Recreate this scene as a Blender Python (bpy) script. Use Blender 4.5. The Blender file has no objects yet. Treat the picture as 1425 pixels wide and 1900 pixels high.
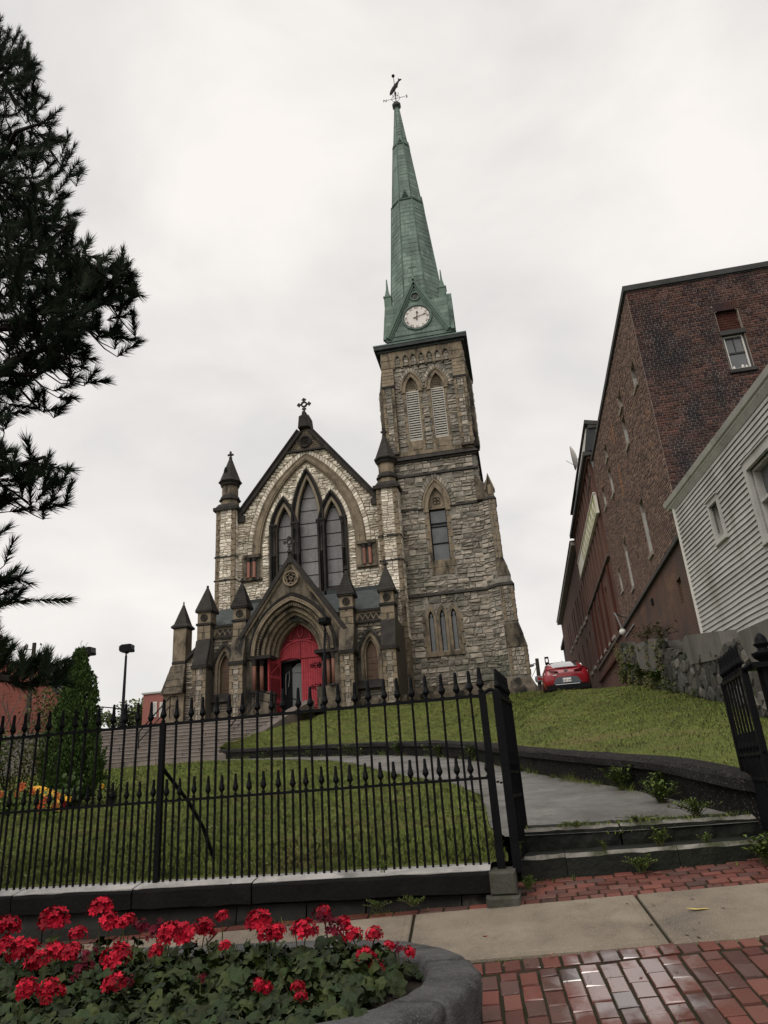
import bpy, math, random
import numpy as np
from math import sin, cos, pi, radians, hypot, atan2
from mathutils import Vector, Matrix, geometry, noise as mnoise

S = bpy.context.scene
COL = S.collection
random.seed(7)

# ------------------------------------------------------------------ camera
FPX, CXP, CYP = 1317.0, 712.5, 950.0
PITCH, ROLL, YAW = radians(21.324), radians(4.113), radians(9.5)
EYE = Vector((0, 0, 1.6))
_h = Vector((-sin(YAW), cos(YAW), 0))
FW = _h * cos(PITCH) + Vector((0, 0, sin(PITCH)))
_u0 = -_h * sin(PITCH) + Vector((0, 0, cos(PITCH)))
_r0 = Vector((cos(YAW), sin(YAW), 0))
RT = _r0 * cos(ROLL) - _u0 * sin(ROLL)
UP = _r0 * sin(ROLL) + _u0 * cos(ROLL)
cd = bpy.data.cameras.new('camera')
cam = bpy.data.objects.new('camera', cd); COL.objects.link(cam)
m = Matrix((RT, UP, -FW)).transposed().to_4x4(); m.translation = EYE
cam.matrix_world = m
cd.sensor_fit = 'VERTICAL'; cd.sensor_height = 24; cd.sensor_width = 18
cd.lens = 24 * FPX / 1900
cd.clip_start = .05; cd.clip_end = 3000
S.camera = cam
S.render.resolution_x, S.render.resolution_y = 768, 1024

# ------------------------------------------------------------------ sky, sun, exposure
SUN_EL, SUN_AZ = radians(52), radians(205)          # azimuth clockwise from +Y: behind the camera, to the left
w = bpy.data.worlds.new('World'); S.world = w; w.use_nodes = True
nt = w.node_tree; nt.nodes.clear()
out = nt.nodes.new('ShaderNodeOutputWorld')
sky = nt.nodes.new('ShaderNodeTexSky'); sky.sky_type = 'NISHITA'; sky.sun_disc = False
sky.sun_elevation = SUN_EL; sky.sun_rotation = SUN_AZ
bgs = nt.nodes.new('ShaderNodeBackground'); bgs.inputs['Strength'].default_value = .08
nt.links.new(sky.outputs[0], bgs.inputs['Color'])
tc = nt.nodes.new('ShaderNodeTexCoord')
mp = nt.nodes.new('ShaderNodeMapping'); mp.inputs['Scale'].default_value = (1.0, 1.0, 2.0)
mp.inputs['Location'].default_value = (3.1, 1.7, .4)
nt.links.new(tc.outputs['Generated'], mp.inputs['Vector'])
n1 = nt.nodes.new('ShaderNodeTexNoise'); n1.inputs['Scale'].default_value = 2.6
n1.inputs['Detail'].default_value = 7; n1.inputs['Roughness'].default_value = .5; n1.inputs['Distortion'].default_value = .25
nt.links.new(mp.outputs[0], n1.inputs['Vector'])
rp = nt.nodes.new('ShaderNodeValToRGB')
rp.color_ramp.elements[0].position = .34; rp.color_ramp.elements[0].color = (.625, .608, .588, 1)
rp.color_ramp.elements[1].position = .64; rp.color_ramp.elements[1].color = (.81, .77, .733, 1)
nt.links.new(n1.outputs['Fac'], rp.inputs[0])
bgc = nt.nodes.new('ShaderNodeBackground'); bgc.inputs['Strength'].default_value = 1.0
nt.links.new(rp.outputs[0], bgc.inputs['Color'])
mx = nt.nodes.new('ShaderNodeMixShader'); mx.inputs[0].default_value = .93
nt.links.new(bgs.outputs[0], mx.inputs[1]); nt.links.new(bgc.outputs[0], mx.inputs[2])
nt.links.new(mx.outputs[0], out.inputs['Surface'])

sl = bpy.data.lights.new('sun', 'SUN'); sl.energy = 1.5; sl.angle = radians(50); sl.color = (1, .95, .88)
so = bpy.data.objects.new('sun', sl); COL.objects.link(so)
sd = Vector((sin(SUN_AZ) * cos(SUN_EL), cos(SUN_AZ) * cos(SUN_EL), sin(SUN_EL)))
so.rotation_euler = sd.to_track_quat('Z', 'Y').to_euler(); so.location = (-30, -30, 60)

S.view_settings.view_transform = 'Standard'; S.view_settings.look = 'None'
S.view_settings.exposure = 0.35; S.view_settings.gamma = 1.0; S.view_settings.use_curve_mapping = False

# ------------------------------------------------------------------ helpers
def at(px, py, Y):
    """point in the place, Y metres along the street grid, seen in that direction"""
    d = FW + RT * ((px - CXP) / FPX) - UP * ((py - CYP) / FPX)
    return EYE + d * (Y / d.y)
def atX(px, py, X):
    d = FW + RT * ((px - CXP) / FPX) - UP * ((py - CYP) / FPX)
    return EYE + d * (X / d.x)

MATS = {}
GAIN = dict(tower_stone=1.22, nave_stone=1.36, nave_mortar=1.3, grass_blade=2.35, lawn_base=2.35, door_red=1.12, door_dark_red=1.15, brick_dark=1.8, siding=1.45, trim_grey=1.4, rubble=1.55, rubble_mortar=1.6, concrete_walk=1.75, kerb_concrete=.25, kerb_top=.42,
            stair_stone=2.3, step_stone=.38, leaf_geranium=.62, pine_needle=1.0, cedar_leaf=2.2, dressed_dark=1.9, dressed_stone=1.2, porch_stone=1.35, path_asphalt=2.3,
            planter_stone=1.55, brick_side=2.6, brick_brown=2.1, brick_pier_red=1.1, copper=1.4, copper_trim=1.35, paver=1.25, cap_sky_sheen=2.2, wall_black=.55, old_brick=1.6, concrete_old=1.5,
            far_leaf=1.4, weed_leaf=1.2, shrub_leaf=1.2, slate=1.2, black_stone=1.1, granite_pink=.95, church_glass=1.15)
def mat(name, c1, c2=None, sc=3.0, rough=.8, bump=.25, bsc=25.0, rnd=0.0, pal=None, dirt=None, dsc=1.2,
        metal=0.0, spec=.12, coat=0.0, rvar=0.0, damt=(.5, .7), ior=1.5, stretch=(1, 1, .15), lines=None, trans=0.0, wet=None, speck=None, upn=False):
    q_ = GAIN.get(name, 1.0); sc_ = lambda c: tuple(v * q_ for v in c) if c else c
    c1, c2, dirt = sc_(c1), sc_(c2), sc_(dirt); pal = [sc_(c) for c in pal] if pal else pal
    m = bpy.data.materials.new(name); m.use_nodes = True; MATS[name] = m
    nt = m.node_tree; N = nt.nodes; L = nt.links
    b = N['Principled BSDF']
    b.inputs['Roughness'].default_value = rough; b.inputs['Metallic'].default_value = metal
    b.inputs['Specular IOR Level'].default_value = spec; b.inputs['Coat Weight'].default_value = coat
    b.inputs['IOR'].default_value = ior
    if trans: b.inputs['Transmission Weight'].default_value = trans
    g = N.new('ShaderNodeNewGeometry'); pos = g.outputs['Position']
    def noi(scale, det=4, vec=None, ro=.6):
        n = N.new('ShaderNodeTexNoise'); n.inputs['Scale'].default_value = scale
        n.inputs['Detail'].default_value = det; n.inputs['Roughness'].default_value = ro
        L.new(vec or pos, n.inputs['Vector']); return n.outputs['Fac']
    def ramp(f, a, bb, ca=(0, 0, 0, 1), cb=(1, 1, 1, 1)):
        r = N.new('ShaderNodeValToRGB'); e = r.color_ramp.elements
        e[0].position = a; e[0].color = ca; e[1].position = bb; e[1].color = cb
        L.new(f, r.inputs[0]); return r.outputs[0]
    def mix(f, a, bb):
        x = N.new('ShaderNodeMix'); x.data_type = 'RGBA'
        if isinstance(f, float): x.inputs[0].default_value = f
        else: L.new(f, x.inputs[0])
        for i, c in ((6, a), (7, bb)):
            if isinstance(c, tuple): x.inputs[i].default_value = (*c, 1)
            else: L.new(c, x.inputs[i])
        return x.outputs[2]
    rv = None
    if rnd or pal:
        a1 = N.new('ShaderNodeAttribute'); a1.attribute_type = 'GEOMETRY'; a1.attribute_name = 'rnd'
        a2 = N.new('ShaderNodeAttribute'); a2.attribute_type = 'OBJECT'; a2.attribute_name = 'rnd'
        ad = N.new('ShaderNodeMath'); L.new(a1.outputs['Fac'], ad.inputs[0]); L.new(a2.outputs['Fac'], ad.inputs[1])
        rv = ad.outputs[0]
    col = mix(ramp(noi(sc, 5), .35, .65), c1, c2 or c1)
    if pal:
        r = N.new('ShaderNodeValToRGB'); r.color_ramp.interpolation = 'LINEAR'
        e = r.color_ramp.elements
        while len(e) < len(pal): e.new(.5)
        for i, c in enumerate(pal): e[i].position = i / (len(pal) - 1); e[i].color = (*c, 1)
        L.new(rv, r.inputs[0]); col = mix(.62, col, r.outputs[0])
    if rnd:
        f = N.new('ShaderNodeMath'); f.operation = 'MULTIPLY_ADD'
        fr = N.new('ShaderNodeMath'); fr.operation = 'FRACT'
        mu = N.new('ShaderNodeMath'); mu.operation = 'MULTIPLY'; mu.inputs[1].default_value = 7.31
        L.new(rv, mu.inputs[0]); L.new(mu.outputs[0], fr.inputs[0]); L.new(fr.outputs[0], f.inputs[0])
        f.inputs[1].default_value = 2 * rnd; f.inputs[2].default_value = 1 - rnd
        hs = N.new('ShaderNodeHueSaturation'); L.new(f.outputs[0], hs.inputs['Value']); L.new(col, hs.inputs['Color']); col = hs.outputs[0]
    if dirt:
        mpn = N.new('ShaderNodeMapping'); mpn.inputs['Scale'].default_value = stretch
        L.new(pos, mpn.inputs['Vector'])
        col = mix(ramp(noi(dsc, 6, mpn.outputs[0], .65), *damt), col, dirt)
    if lines:   # fine courses by height: (spacing, colour, width)
        sp = N.new('ShaderNodeSeparateXYZ'); L.new(pos, sp.inputs[0])
        md = N.new('ShaderNodeMath'); md.operation = 'PINGPONG'; md.inputs[1].default_value = lines[0] / 2
        L.new(sp.outputs[2], md.inputs[0])
        lt = N.new('ShaderNodeMath'); lt.operation = 'LESS_THAN'; lt.inputs[1].default_value = lines[2] / 2
        L.new(md.outputs[0], lt.inputs[0]); col = mix(lt.outputs[0], col, lines[1])
    if speck:   # exposed grit: (scale, colour, low, high)
        col = mix(ramp(noi(speck[0], 2), speck[2], speck[3]), col, speck[1])
    if wet:     # a film of rain lying in one place: (x, y, radius)
        vd = N.new('ShaderNodeVectorMath'); vd.operation = 'DISTANCE'; cv = N.new('ShaderNodeVectorMath'); cv.operation = 'MULTIPLY'; cv.inputs[1].default_value = (1, 1, 0)
        L.new(pos, cv.inputs[0]); L.new(cv.outputs[0], vd.inputs[0]); vd.inputs[1].default_value = (wet[0], wet[1], 0)
        ma = N.new('ShaderNodeMath'); ma.operation = 'MULTIPLY_ADD'; L.new(noi(5.0, 5), ma.inputs[0]); ma.inputs[1].default_value = -1.1; ma.inputs[2].default_value = .55
        sm = N.new('ShaderNodeMath'); sm.operation = 'ADD'; L.new(vd.outputs[1], sm.inputs[0]); L.new(ma.outputs[0], sm.inputs[1])
        mw = N.new('ShaderNodeMapRange'); L.new(sm.outputs[0], mw.inputs[0]); mw.inputs[1].default_value = wet[2]; mw.inputs[2].default_value = wet[2] * .45; mw.inputs[3].default_value = 0; mw.inputs[4].default_value = 1
        L.new(mw.outputs[0], b.inputs['Coat Weight']); b.inputs['Coat Roughness'].default_value = .14; b.inputs['Coat IOR'].default_value = 3.2
    L.new(col, b.inputs['Base Color'])
    if rvar:
        mr = N.new('ShaderNodeMapRange'); L.new(noi(sc * 1.7, 4), mr.inputs[0])
        mr.inputs[1].default_value = .3; mr.inputs[2].default_value = .7
        mr.inputs[3].default_value = max(.03, rough - rvar); mr.inputs[4].default_value = min(1, rough + rvar)
        L.new(mr.outputs[0], b.inputs['Roughness'])
    if upn:     # thin leaves catch the light of the open sky above them
        cx = N.new('ShaderNodeCombineXYZ'); cx.inputs[2].default_value = 1; L.new(cx.outputs[0], b.inputs['Normal'])
    if bump:
        bp = N.new('ShaderNodeBump'); bp.inputs['Strength'].default_value = bump; bp.inputs['Distance'].default_value = .02
        L.new(noi(bsc, 6), bp.inputs['Height']); L.new(bp.outputs[0], b.inputs['Normal'])
    return m

class Frame:
    """local drawing plane: a along the wall, b up, c out of it"""
    def __init__(s, o, u=(1, 0, 0), v=(0, 0, 1), n=(0, -1, 0)):
        s.o, s.u, s.v, s.n = Vector(o), Vector(u).normalized(), Vector(v).normalized(), Vector(n).normalized()
    def __call__(s, a, b, c=0.0): return s.o + s.u * a + s.v * b + s.n * c
def front(Y): return Frame((0, Y, 0))
WORLD = Frame((0, 0, 0), (1, 0, 0), (0, 1, 0), (0, 0, 1))

class MB:
    def __init__(s): s.v = []; s.f = []; s.r = []; s.cur = 0.0; s.mi = []; s.m = 0
    def add(s, vs, fs, r=None):
        k = len(s.v); s.v.extend(tuple(p) for p in vs)
        for f in fs: s.f.append(tuple(i + k for i in f)); s.r.append(s.cur if r is None else r); s.mi.append(s.m)
    def box(s, F, a0, a1, b0, b1, c0, c1):
        p = [F(a, b, c) for c in (c0, c1) for b in (b0, b1) for a in (a0, a1)]
        s.add(p, [(0, 1, 3, 2), (4, 6, 7, 5), (0, 4, 5, 1), (2, 3, 7, 6), (0, 2, 6, 4), (1, 5, 7, 3)])
    def bbox(s, F, a0, a1, b0, b1, c0, c1, ch=.01):
        """box with chamfered front edges (c1 is the face seen)"""
        p = [F(a, b, c0) for b in (b0, b1) for a in (a0, a1)] + [F(a, b, c1 - ch) for b in (b0, b1) for a in (a0, a1)] \
            + [F(a, b, c1) for b in (b0 + ch, b1 - ch) for a in (a0 + ch, a1 - ch)]
        s.add(p, [(0, 1, 3, 2), (0, 4, 5, 1), (2, 3, 7, 6), (0, 2, 6, 4), (1, 5, 7, 3),
                  (4, 8, 9, 5), (5, 9, 11, 7), (7, 11, 10, 6), (6, 10, 8, 4), (8, 10, 11, 9)])
    def hexa(s, p): s.add(p, [(0, 1, 3, 2), (4, 6, 7, 5), (0, 4, 5, 1), (2, 3, 7, 6), (0, 2, 6, 4), (1, 5, 7, 3)])
    def prism(s, F, outer, c0, c1, holes=(), back=True):
        loops = [outer] + list(holes); pts = [q for l in loops for q in l]; n = len(pts)
        tri = geometry.tessellate_polygon([[Vector((x, y, 0)) for x, y in l] for l in loops])
        vs = [F(x, y, c1) for x, y in pts] + [F(x, y, c0) for x, y in pts]
        fs = [tuple(t) for t in tri] + ([tuple(i + n for i in reversed(t)) for t in tri] if back else [])
        k = 0
        for l in loops:
            for i in range(len(l)):
                a, b = k + i, k + (i + 1) % len(l); fs.append((a, b, b + n, a + n))
            k += len(l)
        s.add(vs, fs)
    def strip(s, F, A, B, c0, c1, cB=None):
        """solid band between two equally long paths A (outer) and B (inner)"""
        n = len(A); cB = c1 if cB is None else cB
        vs = [F(x, y, c1) for x, y in A] + [F(x, y, cB) for x, y in B] + [F(x, y, c0) for x, y in A] + [F(x, y, c0) for x, y in B]
        fs = []
        for i in range(n - 1):
            fs += [(i, i + 1, n + i + 1, n + i), (i, 2 * n + i, 2 * n + i + 1, i + 1), (n + i, n + i + 1, 3 * n + i + 1, 3 * n + i)]
        fs += [(0, n, 3 * n, 2 * n), (n - 1, 2 * n - 1 + 2 * n, 4 * n - 1, 2 * n - 1)][:1]
        fs.append((n - 1, 3 * n - 1, 4 * n - 1, 2 * n - 1))
        s.add(vs, fs)
    def loft(s, rings, cap=True, close=True):
        n = len(rings[0]); vs = [p for r in rings for p in r]; fs = []
        for k in range(len(rings) - 1):
            for i in range(n if close else n - 1):
                a, b = k * n + i, k * n + (i + 1) % n; fs.append((a, b, b + n, a + n))
        if cap and close: fs += [tuple(range(n))[::-1], tuple((len(rings) - 1) * n + i for i in range(n))]
        s.add(vs, fs)
    def tube(s, path, r, n=6, cap=True):
        P = [Vector(p) for p in path]; R = r if isinstance(r, (list, tuple)) else [r] * len(P); rings = []
        ref = None
        for i, p in enumerate(P):
            t = (P[min(i + 1, len(P) - 1)] - P[max(i - 1, 0)]).normalized()
            if ref is None: ref = Vector((0, 0, 1)) if abs(t.z) < .9 else Vector((1, 0, 0))
            x = ref.cross(t)
            if x.length < 1e-4: x = Vector((1, .3, 0)).cross(t)
            x.normalize(); y = t.cross(x); ref = y.cross(t) * -1 if False else ref
            rings.append([p + (x * cos(2 * pi * k / n) + y * sin(2 * pi * k / n)) * R[i] for k in range(n)])
        s.loft(rings, cap)
    def lathe(s, c, prof, n=12, ph=0.0, ax=None):
        c = Vector(c)
        s.loft([[c + Vector((r * cos(2 * pi * (k + ph) / n), r * sin(2 * pi * (k + ph) / n), z)) for k in range(n)] for r, z in prof])
    def ball(s, c, r, n=8, sq=(1, 1, 1)):
        c = Vector(c); rings = []
        for i in range(1, n // 2 + 2):
            t = pi * (i - .5) / (n // 2 + 1)
            rings.append([c + Vector((r * sq[0] * sin(t) * cos(2 * pi * k / n), r * sq[1] * sin(t) * sin(2 * pi * k / n), r * sq[2] * cos(t))) for k in range(n)])
        s.loft(rings)
    def build(s, name, m, parent=None, smooth=False, kind=None):
        me = bpy.data.meshes.new(name); me.from_pydata(s.v, [], s.f)
        ml = m if isinstance(m, (list, tuple)) else [m]
        for x in ml: me.materials.append(MATS[x] if isinstance(x, str) else x)
        if len(ml) > 1: me.polygons.foreach_set('material_index', s.mi)
        if any(s.r):
            at_ = me.attributes.new('rnd', 'FLOAT', 'FACE'); at_.data.foreach_set('value', s.r)
        if smooth: me.polygons.foreach_set('use_smooth', [True] * len(me.polygons))
        return link(name, me, parent, kind)

def link(name, me, parent=None, kind=None, mw=None):
    o = bpy.data.objects.new(name, me); COL.objects.link(o)
    if mw is not None: o.matrix_world = mw
    if parent is not None:
        o.parent = parent; o.matrix_parent_inverse = PINV.get(parent.name, Matrix.Identity(4))
    if kind: o['kind'] = kind
    return o
PINV = {}
def thing(name, label, cat, loc=(0, 0, 0), group=None):
    o = bpy.data.objects.new(name, None); COL.objects.link(o); o.location = loc; o.empty_display_size = .2
    PINV[o.name] = Matrix.Translation(-Vector(loc))
    o['label'] = label; o['category'] = cat
    if group: o['group'] = group
    return o
def tag(o, label, cat, group=None):
    o['label'] = label; o['category'] = cat
    if group: o['group'] = group
    return o

def arch(cx, zs, a, h, n=10, zb=None):
    """two-centred pointed arch, left spring to right spring, with straight jambs down to zb"""
    r = (a * a + h * h) / (2 * a); al = math.asin(min(1, h / r)); L = []
    for i in range(n + 1):
        t = al * i / n; L.append((cx - a + r - r * cos(t), zs + r * sin(t)))
    R = [(2 * cx - x, z) for x, z in L[:-1]][::-1]
    P = L + R
    if zb is not None: P = [(cx - a, zb)] + P + [(cx + a, zb)]
    return P
def circ(cx, cz, r, n=20, ph=0): return [(cx + r * cos(2 * pi * i / n + ph), cz + r * sin(2 * pi * i / n + ph)) for i in range(n)]
def inside(poly, x, y):
    c = False; n = len(poly); j = n - 1
    for i in range(n):
        xi, yi = poly[i]; xj, yj = poly[j]
        if (yi > y) != (yj > y) and x < (xj - xi) * (y - yi) / (yj - yi) + xi: c = not c
        j = i
    return c

# rock-faced unit blocks shared by all masonry: x width, y outwards, z height
def stone_variants(tag_, m, rough, k=6, seed=1):
    rg = random.Random(seed); out = []
    for q in range(k):
        xs = [-.5, -.44, -.12 + rg.uniform(-.1, .1), .2 + rg.uniform(-.1, .1), .44, .5]; zs = [-.5, -.40, rg.uniform(-.1, .1), .40, .5]
        vs = []; fs = []
        for j, z in enumerate(zs):
            for i, x in enumerate(xs):
                e = i in (0, 5) or j in (0, 4)
                y = 0.0 if e else 1.15 - rough * rg.random() * 1.25
                jx = rg.uniform(-.02, .02); jz = rg.uniform(-.05, .05)
                vs.append((x + jx, y, z + jz))
        for j in range(4):
            for i in range(5):
                a = j * 6 + i; fs.append((a, a + 6, a + 7, a + 1))
        rim = [0, 1, 2, 3, 4, 5, 11, 17, 23, 29, 28, 27, 26, 25, 24, 18, 12, 6]
        k0 = len(vs)
        for i in rim: x, y, z = vs[i]; vs.append((x, -.9, z))
        for i in range(18): a, b = rim[i], rim[(i + 1) % 18]; fs.append((a, b, k0 + (i + 1) % 18, k0 + i))
        me = bpy.data.meshes.new(tag_); me.from_pydata(vs, [], fs); me.materials.append(MATS[m])
        out.append((me, vs, fs))
    return out
def block_variants(tag_, m, k=4, seed=3, jit=.02, ch=.04, chz=.08):
    """squared unit blocks (bricks, pavers): slightly uneven, chamfered face"""
    rg = random.Random(seed); out = []
    for q in range(k):
        j = lambda: rg.uniform(-jit, jit)
        vs = []
        for z in (-.5, .5):
            for x in (-.5, .5): vs.append((x, -1, z))
        for z in (-.5, .5):
            for x in (-.5, .5): vs.append((x + j(), .55, z + j()))
        for z in (-.5 + chz, .5 - chz):
            for x in (-.5 + ch, .5 - ch): vs.append((x + j(), 1 + j() * 6, z + j()))
        fs = [(0, 4, 5, 1), (2, 3, 7, 6), (0, 2, 6, 4), (1, 5, 7, 3), (4, 8, 9, 5), (5, 9, 11, 7), (7, 11, 10, 6), (6, 10, 8, 4), (8, 10, 11, 9)]
        me = bpy.data.meshes.new(tag_); me.from_pydata(vs, [], fs); me.materials.append(MATS[m])
        out.append((me, vs, fs))
    return out
def emit(items, variants, name, m, parent, limit=300, stuff_name=None, seed=5):
    """items: (F, a0, a1, b0, b1, depth, parent or None).  the largest become parts, the rest one joined part"""
    rg = random.Random(seed)
    def size(t):
        F, a0, a1, b0, b1 = t[:5]; c = F((a0 + a1) / 2, (b0 + b1) / 2) - EYE
        return (a1 - a0) * (b1 - b0) / c.length_squared
    items = sorted(items, key=size, reverse=True)
    mb = MB()
    for i, t in enumerate(items):
        F, a0, a1, b0, b1, d = t[:6]; par = t[6] if len(t) > 6 and t[6] is not None else parent
        me, vs, fs = rg.choice(variants); c = F((a0 + a1) / 2, (b0 + b1) / 2); r = rg.uniform(.02, 1)
        sx = rg.choice((-1, 1)) * (a1 - a0); sz = rg.choice((-1, 1)) * (b1 - b0)
        X, Yv, Z = F.u * sx, F.n * d, F.v * sz
        M = Matrix(((X.x, Yv.x, Z.x, c.x), (X.y, Yv.y, Z.y, c.y), (X.z, Yv.z, Z.z, c.z), (0, 0, 0, 1)))
        if i < limit:
            o = link(name, me, par, None, None)
            o.matrix_basis = M; o['rnd'] = r
        else: mb.add([M @ Vector(v) for v in vs], fs, r)
    if mb.v:
        o = mb.build(stuff_name or name, m, parent); o['kind'] = 'stuff'
def courses(F, u0, u1, v0, v1, ok, hr, lr, gap=.012, depth=.05, rg=None, par=None, align=None):
    """random-coursed blocks wherever ok(a, b) holds"""
    rg = rg or random.Random(3); items = []; z = v0
    while z < v1 - .05:
        h = min(rg.uniform(*hr), v1 - z)
        if v1 - (z + h) < hr[0] * .5: h = v1 - z
        n = max(2, int((u1 - u0) / .06)); st = (u1 - u0) / n; run = None
        for i in range(n + 1):
            x = u0 + (i + .5) * st
            good = i < n and ok(x, z + h * .12) and ok(x, z + h * .88) and ok(x, z + h * .5)
            if good and run is None: run = u0 + i * st
            if not good and run is not None:
                x0, x1 = run, u0 + i * st; run = None
                if x1 - x0 < .07: continue
                while x1 - x0 > .05:
                    l = rg.uniform(*lr)
                    if x1 - x0 - l < lr[0] * .6: l = x1 - x0
                    if l > lr[1] * 1.5: l = l / 2
                    k = 2 if (h > hr[0] * 1.35 and rg.random() < .3) else 1
                    for q in range(k):
                        items.append((F, x0 + gap / 2, x0 + l - gap / 2, z + h * q / k + gap / 2, z + h * (q + 1) / k - gap / 2,
                                      depth * rg.uniform(.6, 1.3), par))
                    x0 += l
        z += h
    return items
TEXTS = []
def text(s, size, F, a, b, c, m, parent, name, rot=0.0, ext=.005, align='CENTER'):
    cu = bpy.data.curves.new(name, 'FONT'); cu.body = s; cu.size = size; cu.extrude = ext
    cu.align_x = align; cu.align_y = 'CENTER'; cu.resolution_u = 2
    cu.materials.append(MATS[m]); o = bpy.data.objects.new(name, cu); COL.objects.link(o); TEXTS.append(o)
    p = F(a, b, c); u = F.u * cos(rot) + F.v * sin(rot); v = F.v * cos(rot) - F.u * sin(rot)
    M = Matrix((u, v, F.n)).transposed().to_4x4(); M.translation = p
    if parent is not None: o.parent = parent; o.matrix_parent_inverse = PINV.get(parent.name, Matrix.Identity(4))
    o.matrix_basis = M
    return o

# ------------------------------------------------------------------ materials
mat('nave_stone', (.50, .46, .39), (.37, .33, .275), 2.5, .9, .6, 22, rnd=.26, pal=[(.63, .59, .52), (.52, .475, .40), (.30, .255, .195), (.59, .55, .48), (.38, .33, .265)], dirt=(.20, .17, .13), dsc=.9, damt=(.55, .75))
mat('tower_stone', (.27, .24, .20), (.185, .165, .14), 2.2, .9, .6, 22, rnd=.3, pal=[(.32, .285, .24), (.21, .19, .165), (.12, .118, .108), (.36, .315, .26), (.25, .22, .185), (.15, .14, .125)], dirt=(.06, .068, .052), dsc=.5, damt=(.52, .72), stretch=(1, 1, .5))
mat('porch_stone', (.22, .19, .155), (.135, .118, .098), 2.2, .9, .6, 22, rnd=.32, pal=[(.30, .26, .21), (.18, .16, .13), (.085, .08, .072), (.25, .215, .17)])
mat('mortar', (.30, .27, .23), (.22, .20, .17), 6, .95, .3, 40)
mat('tower_mortar', (.27, .245, .21), (.17, .155, .135), 3, .95, .3, 40, dirt=(.09, .09, .08), dsc=.6)
mat('nave_mortar', (.20, .165, .12), (.14, .115, .085), 3, .95, .3, 40)
mat('dark_mortar', (.12, .105, .085), (.08, .072, .06), 6, .95, .3, 40)
mat('dressed_stone', (.215, .172, .122), (.14, .113, .082), 2.6, .9, .5, 26, dirt=(.042, .037, .031), dsc=1.7, damt=(.50, .66), stretch=(1, 1, .35))
mat('dressed_dark', (.090, .074, .054), (.046, .039, .031), 3.2, .9, .5, 26, dirt=(.013, .012, .011), dsc=1.9, damt=(.46, .60), stretch=(1, 1, .3))
mat('black_stone', (.020, .0185, .018), (.034, .031, .028), 2.0, .8, .3, 30, dirt=(.085, .07, .05), dsc=1.6, damt=(.60, .78))
mat('coping_stone', (.030, .027, .026), (.048, .043, .038), 2.0, .8, .3, 30, dirt=(.085, .072, .055), dsc=1.2, damt=(.62, .8))
mat('slate', (.075, .085, .085), (.05, .058, .06), 3, .55, .15, 30, rnd=.2)
mat('copper', (.132, .176, .150), (.102, .136, .117), .8, .65, .15, 30, rnd=.22, dirt=(.055, .075, .068), dsc=1.0, damt=(.45, .72), stretch=(1.2, 1.2, .25))
mat('copper_trim', (.105, .148, .122), (.075, .108, .09), 1.2, .65, .1, 30, dirt=(.028, .038, .034), dsc=1.5)
mat('lead_dark', (.045, .055, .052), (.03, .034, .034), 2, .5, .1, 20)
mat('iron_black', (.0035, .0035, .0045), (.005, .005, .006), 6, .5, .25, 60, rvar=.1, spec=.08)
mat('pole_black', (.006, .0065, .008), (.010, .010, .012), 3, .5, .1, 30, spec=.08)
mat('door_red', (.36, .050, .062), (.28, .038, .048), 3, .65, .12, 40, dirt=(.20, .026, .034), dsc=2.5, damt=(.52, .78))
mat('door_dark_red', (.17, .022, .028), (.12, .016, .02), 3, .65, .08, 40)
mat('granite_pink', (.255, .115, .085), (.18, .082, .062), 30, .5, .05, 40, dirt=(.12, .065, .05), dsc=2)
mat('church_glass', (.185, .18, .18), (.14, .135, .137), 3, .45, .15, 6, spec=.4, rnd=.18, dirt=(.10, .09, .085), dsc=2.5, damt=(.5, .75))
mat('window_glass', (.10, .105, .11), (.06, .065, .07), 1.5, .12, .04, 3, spec=.8)
mat('grey_pane', (.19, .20, .20), (.165, .175, .175), 1, .3, .0)
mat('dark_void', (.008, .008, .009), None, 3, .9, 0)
mat('white_paint', (.68, .66, .62), (.60, .58, .54), 4, .6, .1, 30, dirt=(.35, .32, .28), dsc=3, damt=(.62, .8))
mat('louvre_white', (.60, .57, .52), (.50, .47, .43), 4, .6, .05, 30)
mat('clock_white', (.72, .67, .64), (.68, .63, .60), 1, .5, .02, 20)
mat('clock_bronze', (.12, .095, .075), None, 2, .5, 0)
mat('pale_wood', (.13, .092, .06), (.10, .07, .048), 3, .8, .15, 25, dirt=(.15, .085, .075), dsc=2)
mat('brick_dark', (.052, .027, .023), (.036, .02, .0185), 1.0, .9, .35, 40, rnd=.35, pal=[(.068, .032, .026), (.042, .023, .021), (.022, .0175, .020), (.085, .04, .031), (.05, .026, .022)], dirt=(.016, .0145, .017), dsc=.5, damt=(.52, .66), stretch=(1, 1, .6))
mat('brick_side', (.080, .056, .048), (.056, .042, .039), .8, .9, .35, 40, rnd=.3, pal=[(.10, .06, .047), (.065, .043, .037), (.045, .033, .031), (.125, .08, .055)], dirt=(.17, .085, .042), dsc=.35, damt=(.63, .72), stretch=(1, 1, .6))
mat('brick_orange', (.20, .075, .038), (.12, .05, .03), 1.0, .85, .35, 40, rnd=.3)
mat('brick_mortar', (.30, .26, .225), (.20, .175, .15), 1.2, .95, .2, 40)
mat('brick_mortar_dark', (.13, .105, .09), (.09, .075, .066), 1.2, .95, .2, 40)
mat('brick_brown', (.092, .050, .038), (.068, .036, .029), .7, .85, .3, 30, rnd=.2, lines=(.085, (.062, .042, .035), .014), dirt=(.05, .028, .024), dsc=.6)
mat('brick_pier_red', (.085, .026, .018), (.06, .02, .015), .7, .85, .3, 30, lines=(.085, (.055, .03, .026), .014))
mat('old_brick', (.085, .045, .034), (.045, .032, .029), .7, .9, .4, 30, dirt=(.13, .07, .042), dsc=.7, damt=(.56, .70), stretch=(.4, .4, 1.0), lines=(.085, (.13, .11, .095), .016))
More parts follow.
